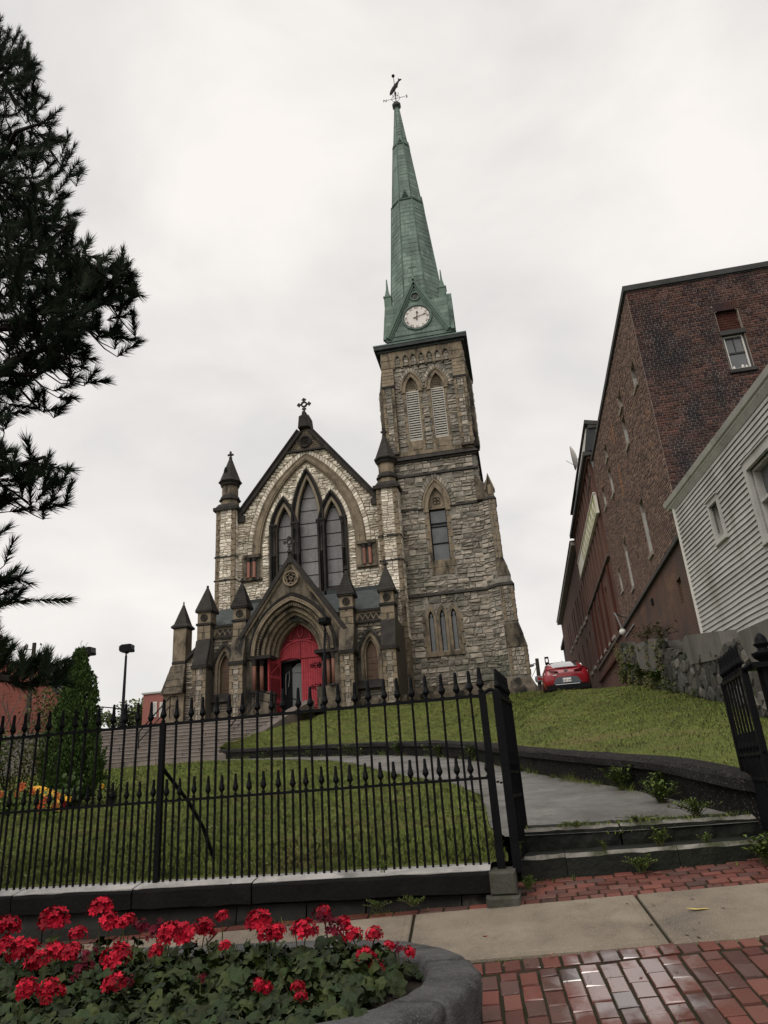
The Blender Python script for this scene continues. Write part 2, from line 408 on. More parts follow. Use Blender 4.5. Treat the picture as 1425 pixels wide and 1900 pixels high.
mat('stone_trim', (.34, .31, .27), (.27, .245, .21), 3, .8, .2, 30)
mat('metal_flash', (.040, .040, .039), (.06, .06, .058), 2, .6, .05, 20)
mat('flaking_paint', (.60, .57, .52), (.55, .52, .47), 2, .8, .2, 20, dirt=(.22, .05, .035), dsc=1.2, damt=(.48, .52), stretch=(1, 1, 1))
mat('siding', (.30, .295, .28), (.265, .26, .247), 1.2, .7, .06, 20, rnd=.09, dirt=(.20, .19, .17), dsc=1.3, damt=(.46, .72), stretch=(1, 1, .4))
mat('trim_grey', (.33, .32, .30), (.27, .265, .25), 2, .6, .05, 20, dirt=(.15, .143, .13), dsc=1.4, damt=(.55, .8))
mat('rubble', (.058, .055, .05), (.034, .034, .031), 2.0, .95, .9, 12, rnd=.4, pal=[(.075, .07, .062), (.04, .04, .038), (.024, .025, .023), (.11, .10, .09), (.06, .056, .05)], dirt=(.04, .05, .02), dsc=1.4, damt=(.56, .75), stretch=(1, 1, 1))
mat('rubble_mortar', (.06, .056, .05), (.035, .033, .03), 3, .95, .8, 14)
mat('concrete_old', (.105, .098, .088), (.076, .072, .065), 1.5, .95, .3, 22, dirt=(.045, .044, .04), dsc=1.1, damt=(.5, .75))
mat('concrete_walk', (.175, .145, .11), (.115, .093, .07), 1.6, .75, .9, 110, rvar=.15, spec=.3, dirt=(.070, .058, .046), dsc=1.5, damt=(.48, .72), stretch=(1, 1, 1), speck=(150, (.34, .30, .25), .54, .66))
mat('kerb_concrete', (.038, .036, .033), (.022, .022, .02), 3, .95, 1.0, 30, dirt=(.016, .02, .009), dsc=1.4, damt=(.45, .68), stretch=(1, 1, .5), speck=(60, (.085, .08, .075), .60, .70))
mat('kerb_top', (.060, .056, .053), (.036, .034, .033), 8, .95, 1.0, 50, speck=(55, (.10, .095, .09), .58, .70))
mat('path_asphalt', (.100, .094, .088), (.046, .044, .042), 1.3, .42, .9, 90, rvar=.22, spec=.5, dirt=(.032, .031, .027), dsc=1.1, damt=(.48, .68), stretch=(1, 1, 1), speck=(80, (.22, .21, .20), .56, .68))
mat('road_asphalt', (.055, .055, .056), (.045, .045, .046), 2, .7, .3, 100)
mat('stair_stone', (.085, .071, .063), (.062, .053, .048), 2, .8, .25, 30, rnd=.18, dirt=(.038, .034, .031), dsc=1.2)
mat('step_stone', (.040, .041, .034), (.022, .024, .019), 2.2, .75, .9, 18, spec=.25, dirt=(.016, .022, .009), dsc=1.3, damt=(.42, .66), stretch=(1, 1, .6))
mat('cap_sky_sheen', (.20, .19, .182), (.125, .12, .116), 3, .45, .5, 60, rvar=.15, spec=.5, dirt=(.06, .058, .055), dsc=2.5, stretch=(1, 1, 1))  # coping's upper face: the sky's bright reflection is put into this pale colour
mat('wall_black', (.0085, .0085, .008), (.015, .0145, .013), 3, .8, .6, 25, dirt=(.006, .007, .005), dsc=1.4)
mat('paver', (.108, .036, .027), (.072, .028, .022), 3, .55, .35, 60, rnd=.35, rvar=.12, spec=.35, pal=[(.135, .040, .028), (.09, .030, .023), (.038, .029, .027), (.115, .05, .036), (.10, .027, .02), (.125, .042, .028)], wet=(.38, 4.92, .56))
mat('joint_soil', (.020, .024, .011), (.036, .03, .022), 9, .95, .6, 50)
mat('planter_stone', (.066, .065, .064), (.036, .036, .037), 4, .7, 1.0, 60, rvar=.12, spec=.3, dirt=(.022, .022, .021), dsc=3.0, damt=(.48, .68), stretch=(1, 1, 1), speck=(110, (.15, .15, .145), .59, .68))
mat('soil', (.018, .014, .011), (.028, .022, .016), 9, .95, .8, 40)
mat('leaf_geranium', (.019, .038, .008), (.034, .054, .011), 14, .6, .4, 60, spec=.25, rnd=.45, pal=[(.010, .026, .008), (.024, .046, .010), (.055, .066, .012), (.013, .034, .010)])
mat('flower_red', (.44, .010, .030), (.27, .006, .018), 30, .6, .25, 60, rnd=.55)
mat('flower_dark', (.12, .006, .018), (.065, .005, .012), 30, .7, .25, 60, rnd=.4)
mat('stem_green', (.05, .07, .02), (.07, .055, .03), 8, .6, 0)
mat('lawn_base', (.052, .058, .015), (.032, .040, .011), .8, .95, .6, 40, dirt=(.065, .05, .024), dsc=.7, damt=(.54, .75), stretch=(1, 1, 1))
mat('grass_blade', (.086, .108, .021), (.054, .074, .015), .45, .7, 0, rnd=.5, dirt=(.115, .088, .034), dsc=.8, damt=(.52, .72), stretch=(1, 1, 1), upn=True)
mat('hill_grass', (.05, .07, .018), (.04, .055, .016), .3, .95, .3, 5)
mat('weed_leaf', (.085, .12, .03), (.055, .085, .02), 6, .6, .1, 30, rnd=.4)
mat('cedar_leaf', (.018, .034, .010), (.026, .044, .011), 3, .7, 0, rnd=.4, pal=[(.012, .025, .008), (.022, .040, .011), (.036, .052, .013), (.016, .032, .010)])
mat('pine_needle', (.009, .017, .009), (.015, .024, .010), 4, .7, 0, spec=.08, rnd=.5)
mat('bark', (.028, .022, .018), (.018, .015, .012), 6, .95, .5, 25)
mat('twig_grey', (.11, .095, .085), (.08, .07, .06), 6, .9, .2, 25)
mat('shrub_leaf', (.045, .062, .018), (.07, .07, .02), 4, .6, 0, rnd=.4, pal=[(.04, .06, .018), (.06, .075, .02), (.09, .05, .03), (.035, .05, .018)])
mat('far_leaf', (.10, .115, .055), (.075, .09, .04), .5, .7, 0, rnd=.3)
mat('hosta_leaf', (.055, .085, .028), (.04, .066, .022), 5, .5, 0, rnd=.2)
mat('petal_orange', (.62, .10, .04), (.50, .14, .05), 8, .6, 0, rnd=.2)
mat('petal_yellow', (.75, .42, .03), (.65, .33, .03), 8, .5, .1, 30, rnd=.15)
mat('red_siding', (.20, .066, .052), (.175, .058, .046), .4, .8, .1, 8, lines=(.35, (.15, .05, .04), .05), dirt=(.13, .05, .045), dsc=.4)
mat('red_siding_pale', (.30, .12, .10), (.26, .10, .085), .6, .8, .1, 8, dirt=(.19, .085, .075), dsc=.8)
mat('roof_dark', (.05, .05, .055), (.04, .04, .043), 2, .8, .1, 8)
mat('galv', (.22, .22, .22), (.15, .15, .15), 3, .45, .05, 20)
mat('wood_pole', (.05, .042, .036), (.035, .03, .026), 3, .9, .2, 20)
mat('sign_green', (.44, .43, .22), (.30, .30, .13), 1.5, .7, .05, 10)
mat('sign_white', (.74, .72, .64), (.66, .64, .56), 2, .7, .05, 10)
mat('car_red', (.26, .009, .018), (.25, .0085, .0165), 1, .3, 0, coat=.6, spec=.4)
mat('car_glass', (.10, .10, .105), None, 1, .06, 0, spec=1.0, coat=1.0, ior=2.2)
mat('car_black', (.006, .006, .007), None, 2, .5, 0)
mat('car_grey', (.09, .10, .115), None, 2, .4, 0)
mat('tyre', (.012, .012, .012), None, 2, .8, .1, 40)
mat('chrome', (.75, .75, .76), None, 1, .15, 0, metal=1.0)
mat('lamp_red', (.09, .004, .008), None, 1, .15, 0, coat=1.0)
mat('plate_white', (.72, .70, .68), None, 1, .4, 0)
mat('plate_ink', (.06, .05, .09), None, 1, .5, 0)
mat('pier_stone', (.085, .08, .072), (.048, .046, .04), 3, .95, .7, 20, dirt=(.035, .04, .02), dsc=2.2, damt=(.45, .65), stretch=(1, 1, 1))
mat('wall_low', (.030, .029, .027), (.017, .017, .015), 2.5, .95, .9, 14, rnd=.4, dirt=(.055, .052, .045), dsc=2.5, damt=(.58, .72), stretch=(1, 1, 1))
mat('clover', (.19, .20, .085), (.13, .15, .05), 5, .7, 0, rnd=.4, upn=True)
mat('litter', (.16, .10, .045), (.09, .05, .025), 9, .8, 0, rnd=.6)
mat('worn_edge', (.24, .225, .20), (.12, .115, .10), 6, .7, .5, 40, dirt=(.05, .055, .03), dsc=3, damt=(.45, .6), stretch=(1, 1, 1))
mat('stair_edge', (.26, .23, .205), (.20, .178, .16), 3, .7, .2, 40)
mat('fallen_leaf', (.62, .50, .16), (.5, .38, .1), 9, .6, .1, 30)
# ================================================================== ground
def zwalk(x, y): return .70 + .159 * (y - 6.45) + .04 * x          # the pavement climbs towards the fence
def zlow(y): return 1.17 + .094 * (y - 7.2) - .16 * math.exp(-max(0, y - 6.8) / .5)
def grid(name, xs, ys, fz, m, kind='structure'):
    vs = [(x, y, fz(x, y)) for y in ys for x in xs]; n = len(xs)
    fs = [(j * n + i, j * n + i + 1, (j + 1) * n + i + 1, (j + 1) * n + i) for j in range(len(ys) - 1) for i in range(n - 1)]
    b = MB(); b.add(vs, fs); return b.build(name, m, None, True, kind)
def lin(a, b, n): return [a + (b - a) * i / n for i in range(n + 1)]

g = MB(); g.add([(-1500, -1500, -1.2), (1500, -1500, -1.2), (1500, 1500, -1.2), (-1500, 1500, -1.2)], [(0, 1, 2, 3)])
g.build('ground', 'hill_grass', None, False, 'structure')
def zhill(x, y):
    z = zlow(y) - .35 if y < 30 else min(zlow(30) - .35 + (y - 30) * .17, 5.2 + (y - 30) * .045)
    if x < -20: z += min(1, (-20 - x) / 12) * .3
    return z
grid('hillside', lin(-140, 140, 56), [7.9] + lin(9, 60, 26) + [80, 110, 160, 240, 400], zhill, 'hill_grass')
rd = MB(); rd.add([(-80, -30, -.42), (80, -30, -.30), (80, 1.6, -.26), (-80, 1.6, -.38)], [(0, 1, 2, 3)])
rd.build('road', 'road_asphalt', None, False, 'structure')
kb = MB()
for i in range(12):
    x0 = -12 + 2 * i
    kb.bbox(Frame((x0 + 1, 1.6, 0)), -.995, .995, -.6, zwalk(x0 + 1, 1.75) + .0, -.2, .0, .015)
kb.build('street_kerb', 'step_stone', None, False, 'structure')

# ---- pavement: a sheet of joint soil with concrete slabs and brick pavers set in it
walk = grid('pavement', lin(-12, 12, 24), lin(1.8, 7.0, 10), lambda x, y: zwalk(x, y) - .004, 'joint_soil')
PN = Vector((-.04, -.159, 1)).normalized()
PU = Vector((1, 0, .04)).normalized()
def wframe(x, y, az=0.0):
    """plane of the pavement at (x, y), a to the right, b away from the street"""
    v = Vector((sin(az), cos(az), 0)); v.z = .159 * v.y + .04 * v.x; v.normalize()
    return Frame((x, y, zwalk(x, y)), v.cross(PN), v, PN)
rg = random.Random(11)
AZ = radians(-4.3)
slabs = MB()
xj = [-11.4, -9.6, -7.9, -6.1, -4.4, -2.65, -.98, .735, 2.45, 4.2, 6, 7.8, 9.6]
for i in range(len(xj) - 1):
    b = MB(); F = wframe(0, 5.4, 0)
    def sl(x, y): return Vector((x + (y - 5.4) * sin(AZ), y, zwalk(x + (y - 5.4) * sin(AZ), y)))
    x0, x1 = xj[i] + .012, xj[i + 1] - .012; y0, y1 = 5.40, 6.36
    nx, ny = 6, 4
    top = [[sl(x0 + (x1 - x0) * a / nx, y0 + (y1 - y0) * c / ny) + Vector((0, 0, .022)) for a in range(nx + 1)] for c in range(ny + 1)]
    bd = .05                                             # tooled margin, a hand lower than the brushed field
    rings = []
    def rr(o, dz): return [sl(x0 + o, y0 + o) + Vector((0, 0, dz)), sl(x1 - o, y0 + o) + Vector((0, 0, dz)), sl(x1 - o, y1 - o) + Vector((0, 0, dz)), sl(x0 + o, y1 - o) + Vector((0, 0, dz))]
    b.loft([rr(0, -.03), rr(0, .012), rr(.008, .018), rr(bd, .018), rr(bd + .008, .022)], True)
    b.build('paving_slab', 'concrete_walk', walk)
items = []
PV = block_variants('brick', 'paver', 6, 4, .022, .045, .04)
def pave(x0, x1, y0, y1, bw, bl, ok, stag=.5, az=AZ):
    F0 = wframe(0, 5.4, az); n = int((x1 - x0) / bw)
    for i in range(n):
        b = y0 + ((i % 2) * stag - 1) * bl; a = x0 + i * bw
        while b < y1:
            p = F0(a + bw / 2, b + bl / 2)
            q0, q1 = max(b, y0), min(b + bl, y1)
            if q1 - q0 > .04 and ok(p.x, p.y):
                Fq = Frame(F0(0, 0) + PN * rg.uniform(-.002, .002), F0.u + F0.n * rg.uniform(-.004, .004), F0.v + F0.n * rg.uniform(-.003, .003), F0.n)
                g = .006 + rg.random() * .005
                items.append((Fq, a + g + rg.uniform(-.003, .003), a + bw - g, q0 + g, q1 - g, .011))
            b += bl
def okn(x, y): return not (((x + 1.2) / 1.0) ** 2 + ((y - 4.0) / 1.0) ** 2 < .72 or (x < -1.2 and 3.15 < y < 4.85))
pave(-1.35, 3.6, -2.2, -.20, .122, .188, okn)
pave(-4, 3.6, -.185, -.01, .122, .17, lambda x, y: okn(x, y), 0)                     # soldier course along the slabs
pave(-.3, 3.4, .965, 1.09, .125, .125, lambda x, y: True, 0, 0)
for q in range(6): pave(-.25 - (q % 2) * .08, 3.4, 1.095 + q * .095, 1.19 + q * .095, .165, .095, lambda x, y: x > -.2, 0, 0)
pave(-8, -.3, .985, 1.10, .205, .115, lambda x, y: True, 0, 0)
emit(items, PV, 'brick', 'paver', walk, 300, 'paver_bricks')

# ---- lower lawn, path, retaining kerb and upper lawn
PATHL = [(-.30, 6.95), (-.43, 7.37), (-.66, 10.06), (-1.22, 11.9), (-2.18, 13.7), (-3.33, 16.3), (-4.2, 18.4), (-5.5, 20.9), (-7.5, 23.5), (-10, 26), (-12.6, 28)]
WALLB = [(3.0, 6.62), (2.3, 6.85), (1.86, 7.3), (1.62, 7.9), (1.364, 9.22), (1.083, 9.84), (.544, 11.14), (-.243, 13.44), (-1.17, 16.63), (-2.47, 19.43), (-4.43, 22.06), (-7.66, 24.9), (-12.08, 28.24)]
def resample(P, n):
    P = [Vector(p) for p in P]; d = [0]
    for a, b in zip(P, P[1:]): d.append(d[-1] + (b - a).length)
    out = []
    for i in range(n + 1):
        t = d[-1] * i / n; k = 0
        while k < len(P) - 2 and d[k + 1] < t: k += 1
        f = (t - d[k]) / (d[k + 1] - d[k]); out.append(P[k].lerp(P[k + 1], f))
    return out
NP = 60
pl = resample(PATHL, NP); wb = resample(WALLB, NP)
pw = resample([(1.95, 7.26), (1.72, 7.7), (1.56, 8.1)] + WALLB[5:], NP); pp_ = resample([(-.30, 7.26), (-.45, 7.6)] + PATHL[2:], NP)
b = MB(); vs = []
for i in range(NP + 1):
    for j in range(7):
        p = pp_[i].lerp(pw[i], j / 6); vs.append((p.x, p.y, zlow(p.y) + .012 - .03 * (1 - abs(j - 3) / 3) * .4))
b.add(vs, [(i * 7 + j, i * 7 + j + 1, (i + 1) * 7 + j + 1, (i + 1) * 7 + j) for i in range(NP) for j in range(6)])
b.build('path', 'path_asphalt', None, True, 'structure')
# kerb: body with a proud cap, following the path round
kr = thing('retaining_wall', 'low dark concrete retaining wall with rough cap curving between path and upper lawn', 'wall', (wb[20].x, wb[20].y, zlow(wb[20].y)))
wn = []
for i in range(NP + 1):
    t = (wb[min(i + 1, NP)] - wb[max(i - 1, 0)]).normalized(); wn.append(Vector((t.y, -t.x)))   # towards the upper lawn side
wn = [Vector((abs(n.x), abs(n.y))) if n.x * 1 + n.y * .3 > 0 else -n for n in wn]
KH = [.36 + .06 * sin(i * .5) * 0 for i in range(NP + 1)]
body, cap = MB(), MB(); rb, rc = [], []; rgk = random.Random(2)
for i in range(NP + 1):
    p, n = wb[i], wn[i]; z = zlow(p.y); j = lambda: rgk.uniform(-.012, .012)
    P = lambda o, h: Vector((p.x + n.x * o + j(), p.y + n.y * o + j(), z + h))
    rb.append([P(0, -.15), P(.01, .26), P(.25, .26), P(.25, -.15)])
    rc.append([P(-.035, .262), P(-.045, .35 + j()), P(-.01, .385 + j()), P(.16, .40 + j()), P(.27, .39), P(.27, .262)])
body.loft(rb); cap.loft(rc)
body.build('wall_body', 'kerb_concrete', kr); cap.build('wall_cap', 'kerb_top', kr)
WTOP = [Vector((wb[i].x + wn[i].x * .26, wb[i].y + wn[i].y * .26, zlow(wb[i].y) + .385)) for i in range(NP + 1)]
CREST = [at(1500, 1360, 13.0), at(1345, 1303, 17.2), at(1306, 1296, 18.6), at(1254, 1285, 21.6), at(1192, 1271, 26.6), at(1140, 1274.5, 27), at(1100, 1277.5, 26.5), at(1050, 1280.5, 27),
         at(1000, 1283, 33), at(960, 1286, 37.5), at(870, 1292, 38.6), at(760, 1299, 38.6), at(650, 1309, 37), at(560, 1319, 35.2), at(470, 1340, 32), at(408, 1388, 28.3)]
cr = resample(CREST, NP)
NT = 26
def upper(i, t):
    a, c = WTOP[i], cr[i]; p = a.lerp(c, t); d = (c - a); 
    p.z += .06 * sin(pi * t) * min(1, d.length / 8) + .02 * mnoise.noise(Vector((p.x * .7, p.y * .7, 0)))
    return p
b = MB(); vs = [upper(i, t / NT) for i in range(NP + 1) for t in range(NT + 1)]
for i in range(NP + 1):                                   # a skirt falls away behind the crest
    c = cr[i]; vs.append(c + (Vector((.2, 4.5, .05)) if c.y > 32 else Vector((0, .7, -.35))))
o = NT + 1
b.add(vs, [(i * o + j, i * o + j + 1, (i + 1) * o + j + 1, (i + 1) * o + j) for i in range(NP) for j in range(NT)]
      + [(i * o + NT, (NP + 1) * o + i, (NP + 1) * o + i + 1, (i + 1) * o + NT) for i in range(NP)])
b.build('upper_lawn', 'lawn_base', None, True, 'structure')
# lower lawn between the fence and the path
b = MB(); ll = resample([(-14, 6.78), (-.30, 6.78)][::-1], 2); vs = []; NXL = 30; ysl = [6.76, 6.9, 7.2, 7.7, 8.3] + lin(9, 28.4, 26)
plx = lambda y: np.interp(y, [p.y for p in pl], [p.x for p in pl]) + .02
for y in ysl:
    for i in range(NXL + 1):
        f = i / NXL; x = -22 + (plx(y) + 22) * (f ** .8 if f > 0 else 0)
        vs.append((x, y, zlow(y) + .012 * mnoise.noise(Vector((x, y, 3)))))
o = NXL + 1
b.add(vs, [(j * o + i, j * o + i + 1, (j + 1) * o + i + 1, (j + 1) * o + i) for j in range(len(ysl) - 1) for i in range(NXL)])
b.build('lower_lawn', 'lawn_base', None, True, 'structure')
# grass blades
def blades(name, pts, hs, ws, seed):
    r = np.random.default_rng(seed); n = len(pts); P = np.asarray(pts)
    a = r.uniform(0, 2 * pi, n); h = r.uniform(.55, 1.2, n) * hs; wd = r.uniform(.6, 1.2, n) * ws; le = r.uniform(.2, 1.3, n) * h; b_ = r.uniform(0, 2 * pi, n)
    dx, dy = np.cos(a) * wd / 2, np.sin(a) * wd / 2
    V = np.empty((n, 3, 3)); V[:, 0] = P + np.c_[-dx, -dy, np.full(n, -.01)]; V[:, 1] = P + np.c_[dx, dy, np.full(n, -.01)]
    V[:, 2] = P + np.c_[np.cos(b_) * le, np.sin(b_) * le, h]
    me = bpy.data.meshes.new(name); me.vertices.add(3 * n); me.vertices.foreach_set('co', V.ravel())
    me.loops.add(3 * n); me.loops.foreach_set('vertex_index', np.arange(3 * n, dtype=np.int32))
    me.polygons.add(n); me.polygons.foreach_set('loop_start', np.arange(0, 3 * n, 3, dtype=np.int32))
    me.update(calc_edges=True)
    A = me.attributes.new('rnd', 'FLOAT', 'FACE'); A.data.foreach_set('value', r.uniform(.05, 1, n))
    me.materials.append(MATS['grass_blade']); o = link(name, me, None, 'stuff'); return o
r = np.random.default_rng(5); pts = []; hs = []; ws = []
n = 150000
Yd = 6.8 * (28.0 / 6.8) ** (r.random(n) ** 1.15); U = r.random(n)
XR = np.interp(Yd, [p.y for p in pl], [p.x for p in pl]); XL = -.98 * Yd - .6
X_ = XL + (XR - XL) * U
clump = np.array([mnoise.noise(Vector((x * 2.2, y * 2.2, 0))) for x, y in zip(X_, Yd)])
Z_ = np.array([zlow(y) for y in Yd])
hsz = (.024 + .0012 * Yd) * (1 + .5 * clump)
near = Yd < 7.5; hsz[near] *= 1.5
blades('lawn_grass', np.c_[X_, Yd, Z_], hsz, .006 + .0011 * Yd, 6)
n = 130000; pts = []; hh = []; ww = []
ii = r.random(n) ** 1.0 * NP; tt = r.random(n)
for a, t in zip(ii, tt):
    i = min(int(a), NP - 1); p = upper(i, t).lerp(upper(i + 1, t), a - i); pts.append(p[:])
P = np.array(pts); clump = np.array([mnoise.noise(Vector((x * 1.8, y * 1.8, 0))) for x, y in P[:, :2]])
blades('bank_grass', P, (.016 + .0009 * P[:, 1]) * (1 + .6 * clump), .006 + .0008 * P[:, 1], 8)

# terrace before the church and the drive beside it
b = MB(); vs = []
for y in (31.2, 33, 35.5, 37, 46):
    for x in (-34, -28, -22, -17, -13, -9.3):
        vs.append((x, y, 5.06 + (y - 31.2) * .09 if x < -10 else min(5.06 + (y - 31.2) * .09, 5.6) - .05))
b.add(vs, [(j * 6 + i, j * 6 + i + 1, j * 6 + i + 7, j * 6 + i + 6) for j in range(4) for i in range(5)])
b.build('terrace', 'path_asphalt', None, False, 'structure')
grid('driveway', lin(-.2, 4.9, 4), [26.9, 28, 30, 34, 40, 60, 90], lambda x, y: 4.13 + (y - 27) * .105, 'path_asphalt')

# ---- broad stone stair on the left and its cheek wall
st = thing('staircase', 'broad flight of grey stone steps climbing left of the church door', 'staircase', (-14, 28, 3.2))
rgs = random.Random(4); NS = 11; RH, TD = (5.06 - 3.22) / NS, .28
for k in range(NS):
    z0, z1 = 3.22 + RH * k, 3.22 + RH * (k + 1); y = 28.15 + TD * k
    x = -19.6; xe = -11.95 + .16 * k
    while x < xe - .1:
        l = rgs.uniform(1.3, 2.6); x1 = min(x + l, xe)
        if xe - x1 < .5: x1 = xe
        bb = MB(); bb.bbox(Frame((0, y, 0)), x + .008, x1 - .008, z0 - .12, z1 - .03, -1.2, 0, .01)
        bb.m = 1; bb.bbox(Frame((0, y, 0)), x + .006, x1 - .006, z1 - .028, z1, -1.2, .025, .006)
        oo = bb.build('step', ['stair_stone', 'stair_edge'], st); oo['rnd'] = rgs.random(); x = x1
ck = MB()
pa = [(-12.02, 27.95, 3.0), (-12.02, 27.95, 3.34), (-11.75, 28.5, 3.62), (-10.2, 31.4, 5.25), (-9.9, 33.0, 5.75)]
ck.loft([[Vector((x, y, 2.6)), Vector((x - .02, y, z)), Vector((x + .42, y + .05, z)), Vector((x + .42, y + .05, 2.6))] for x, y, z in pa])
ck.build('cheek_wall', 'stair_stone', st)
# landing wall left of the stair
b = MB(); b.box(Frame((0, 31.3, 0)), -26, -19.6, 3, 5.1, -1, 0); b.box(Frame((0, 31.3, 0)), -26.1, -19.55, 5.1, 5.2, -1, .06)
tag(b.build('terrace_wall', 'concrete_old'), 'low grey terrace wall beside the top of the stone stair', 'wall')

# ---- two stone steps up through the gate
gs = thing('gate_steps', 'two worn dark stone steps with weeds between the open gates', 'steps', (.8, 6.9, .8))
rg = random.Random(8)
def rough_block(F, a0, a1, b0, b1, c0, c1, name, m, par, seed):
    rg = random.Random(seed); na = max(2, int((a1 - a0) / .09)); b = MB(); rings = []
    for i in range(na + 1):
        a = a0 + (a1 - a0) * i / na; j = lambda s: rg.uniform(-s, s); e = .012 if i in (0, na) else 0
        rings.append([F(a, b0, c0), F(a, b0, c1 - .02 + j(.012) - e), F(a, b0 + (b1 - b0) * .5, c1 + j(.014) - e), F(a, b1 - .035 + j(.006), c1 + .004 + j(.010) - e),
                      F(a, b1 - .005 + j(.004), c1 - .022 + j(.006) - e), F(a, b1 + j(.004), c1 - .1 + j(.01)), F(a, b1 + j(.004), c0)])
    b.loft(rings); b.mi = [1 if i < na * 7 and i % 7 == 3 else 0 for i in range(len(b.f))]; return b.build(name, [m, 'worn_edge'], par)
F1 = Frame((0, 6.95, 0), (1, 0, .015))
for a0, a1, s in ((-.19, .20, 1), (.205, 1.13, 2), (1.135, 2.3, 3)): rough_block(F1, a0, a1, .55, .985, -.5, 0, 'step_stone', 'step_stone', gs, s)
F2 = Frame((0, 7.28, 0), (1, 0, .0))
for a0, a1, s in ((-.19, .72, 4), (.735, 2.2, 5)): rough_block(F2, a0, a1, .9, 1.185, -.42, 0, 'step_stone', 'step_stone', gs, s)

# ragged grass and moss along the edges
re_ = np.random.default_rng(21); E_ = []; H_ = []
def fringe(P, n, sp, h, dz=0.0, zf=None):
    P = [Vector(p) for p in P]
    for _ in range(n):
        k = int(re_.integers(0, len(P) - 1)); p = P[k].lerp(P[k + 1], float(re_.random())); x, y = p.x + float(re_.normal(0, sp)), p.y + float(re_.normal(0, sp))
        c = mnoise.noise(Vector((x * 2.5, y * 2.5, 7)))
        if c < -.05: continue
        E_.append((x, y, (zf(x, y) if zf else zlow(y)) + dz)); H_.append(h * (.4 + 1.2 * max(0, c)))
fringe([(p.x - .02, p.y - .05) for p in wb[4:]], 2600, .05, .20)
fringe([(p.x, p.y) for p in wb[5:16]], 1500, .09, .16)
fringe([(p.x + .0, p.y) for p in pl[2:]], 2600, .03, .07)
fringe([(-9, 6.80), (-.4, 6.80)], 2500, .03, .10)
fringe([(-.1, 7.27), (.7, 7.32), (2.0, 7.34)], 900, .035, .05, .0, lambda x, y: 1.185)
fringe([(.6, 7.36), (2.0, 7.5)], 900, .07, .06)
fringe([(-3, 6.43), (-.5, 6.43)], 260, .02, .08, 0, zwalk)
fringe([(-.2, 6.9), (2.2, 6.93)], 220, .012, .06, 0, zwalk)
for xj_ in (-.5, .8, 2): fringe([(-.4, 5.385), (3, 5.385)], 160, .006, .02, 0, zwalk)
for a_ in range(12): fringe([wframe(0, 5.4, AZ)(-.35 + a_ * .125, -.2)[:], wframe(0, 5.4, AZ)(-.35 + a_ * .125, -1.2)[:]], 60, .004, .018, .004, zwalk)
blades('edge_grass', np.array(E_), np.array(H_), np.full(len(E_), .008), 31)

# clover and small broad leaves low in the turf
rcv = np.random.default_rng(77); cv = MB(); rr2 = random.Random(15)
for q in range(5200):
    if q % 2:
        i = int(rcv.integers(6, NP - 12)); t = float(rcv.random()); p = upper(i, t)
    else:
        y = 6.9 * (20 / 6.9) ** float(rcv.random()); x = -.95 * y + (plx(y) + .95 * y) * float(rcv.random()); p = Vector((x, y, zlow(y)))
    if mnoise.noise(Vector((p.x * .8, p.y * .8, 11))) < -.05: continue
    s_ = .010 + .0011 * p.y * rr2.uniform(.6, 1.3); a = rr2.uniform(0, 6.28); z = .02 + .001 * p.y
    u = Vector((cos(a), sin(a), rr2.uniform(-.2, .5))) * s_; v = Vector((-sin(a), cos(a), rr2.uniform(-.2, .4))) * s_ * .7
    c = p + Vector((0, 0, z)); cv.add([c - u, c - v, c + u, c + v], [(0, 1, 2, 3)], rr2.uniform(.05, 1))
cv.build('lawn_clover', 'clover', None, False, 'stuff')
# ================================================================== church
CH = thing('church', 'grey and tan stone church with red door, gabled front and green clock spire', 'church', (-8, 40, 6))
stones = []
rgm = random.Random(21)
CXN = -11.54
def part(name, m, par=None, smooth=False):
    def fin(b): return b.build(name, m, par or CH, smooth)
    return fin
def stepped(mb, F, a0, a1, prof):
    """buttress shaft: prof is [(height, projection)] from the foot up"""
    for (z0, d0), (z1, d1) in zip(prof, prof[1:]):
        if z1 - z0 < .002: continue
        mb.hexa([F(a0, z0, -.6), F(a1, z0, -.6), F(a0, z1, -.6), F(a1, z1, -.6), F(a0, z0, d0), F(a1, z0, d0), F(a0, z1, d1), F(a1, z1, d1)])
def quoins(F, a0, a1, z0, z1, d, side, hr=(.3, .42), w=(.16, .30), items=None, g=.01):
    z = z0; k = 0
    while z < z1 - .1:
        h = min(rgm.uniform(*hr), z1 - z); ww = w[k % 2]
        items.append((F, a0, a0 + ww, z + g, z + h - g, d)) if side in ('l', 'b') else None
        items.append((F, a1 - ww, a1, z + g, z + h - g, d)) if side in ('r', 'b') else None
        z += h; k += 1
dressed = []

# ---------------- nave gable wall
FN = front(40.0)
GP = 24.25; SL = (GP - 18.42) / (CXN + 16.03)                 # rake of the gable
def gz(x): return GP - abs(x - CXN) * SL
outer = [(-16.3, 5.5), (-6.8, 5.5), (-6.8, gz(-6.8)), (CXN, GP), (-16.3, gz(-16.3))]
LAN = [(CXN - 1.55, 16.85, .50, 1.75), (CXN, 17.55, .62, 2.80), (CXN + 1.55, 16.85, .50, 1.75)]
holes = [arch(cx, zs, a + .06, h + .1, 10, 12.9) for cx, zs, a, h in LAN]
b = MB(); b.prism(FN, outer, -1.2, 0, holes); nave = part('nave_wall', 'nave_mortar')(b)
ARo = arch(CXN, 15.73, 3.60, 6.40, 18); ARi = arch(CXN, 15.73, 3.10, 5.95, 18); ARv = arch(CXN, 15.73, 3.95, 6.80, 18); ARs = arch(CXN, 15.73, 2.98, 5.8, 18)
SUR = [arch(cx, zs, a + .48, h + .82, 12, 12.0) for cx, zs, a, h in LAN]
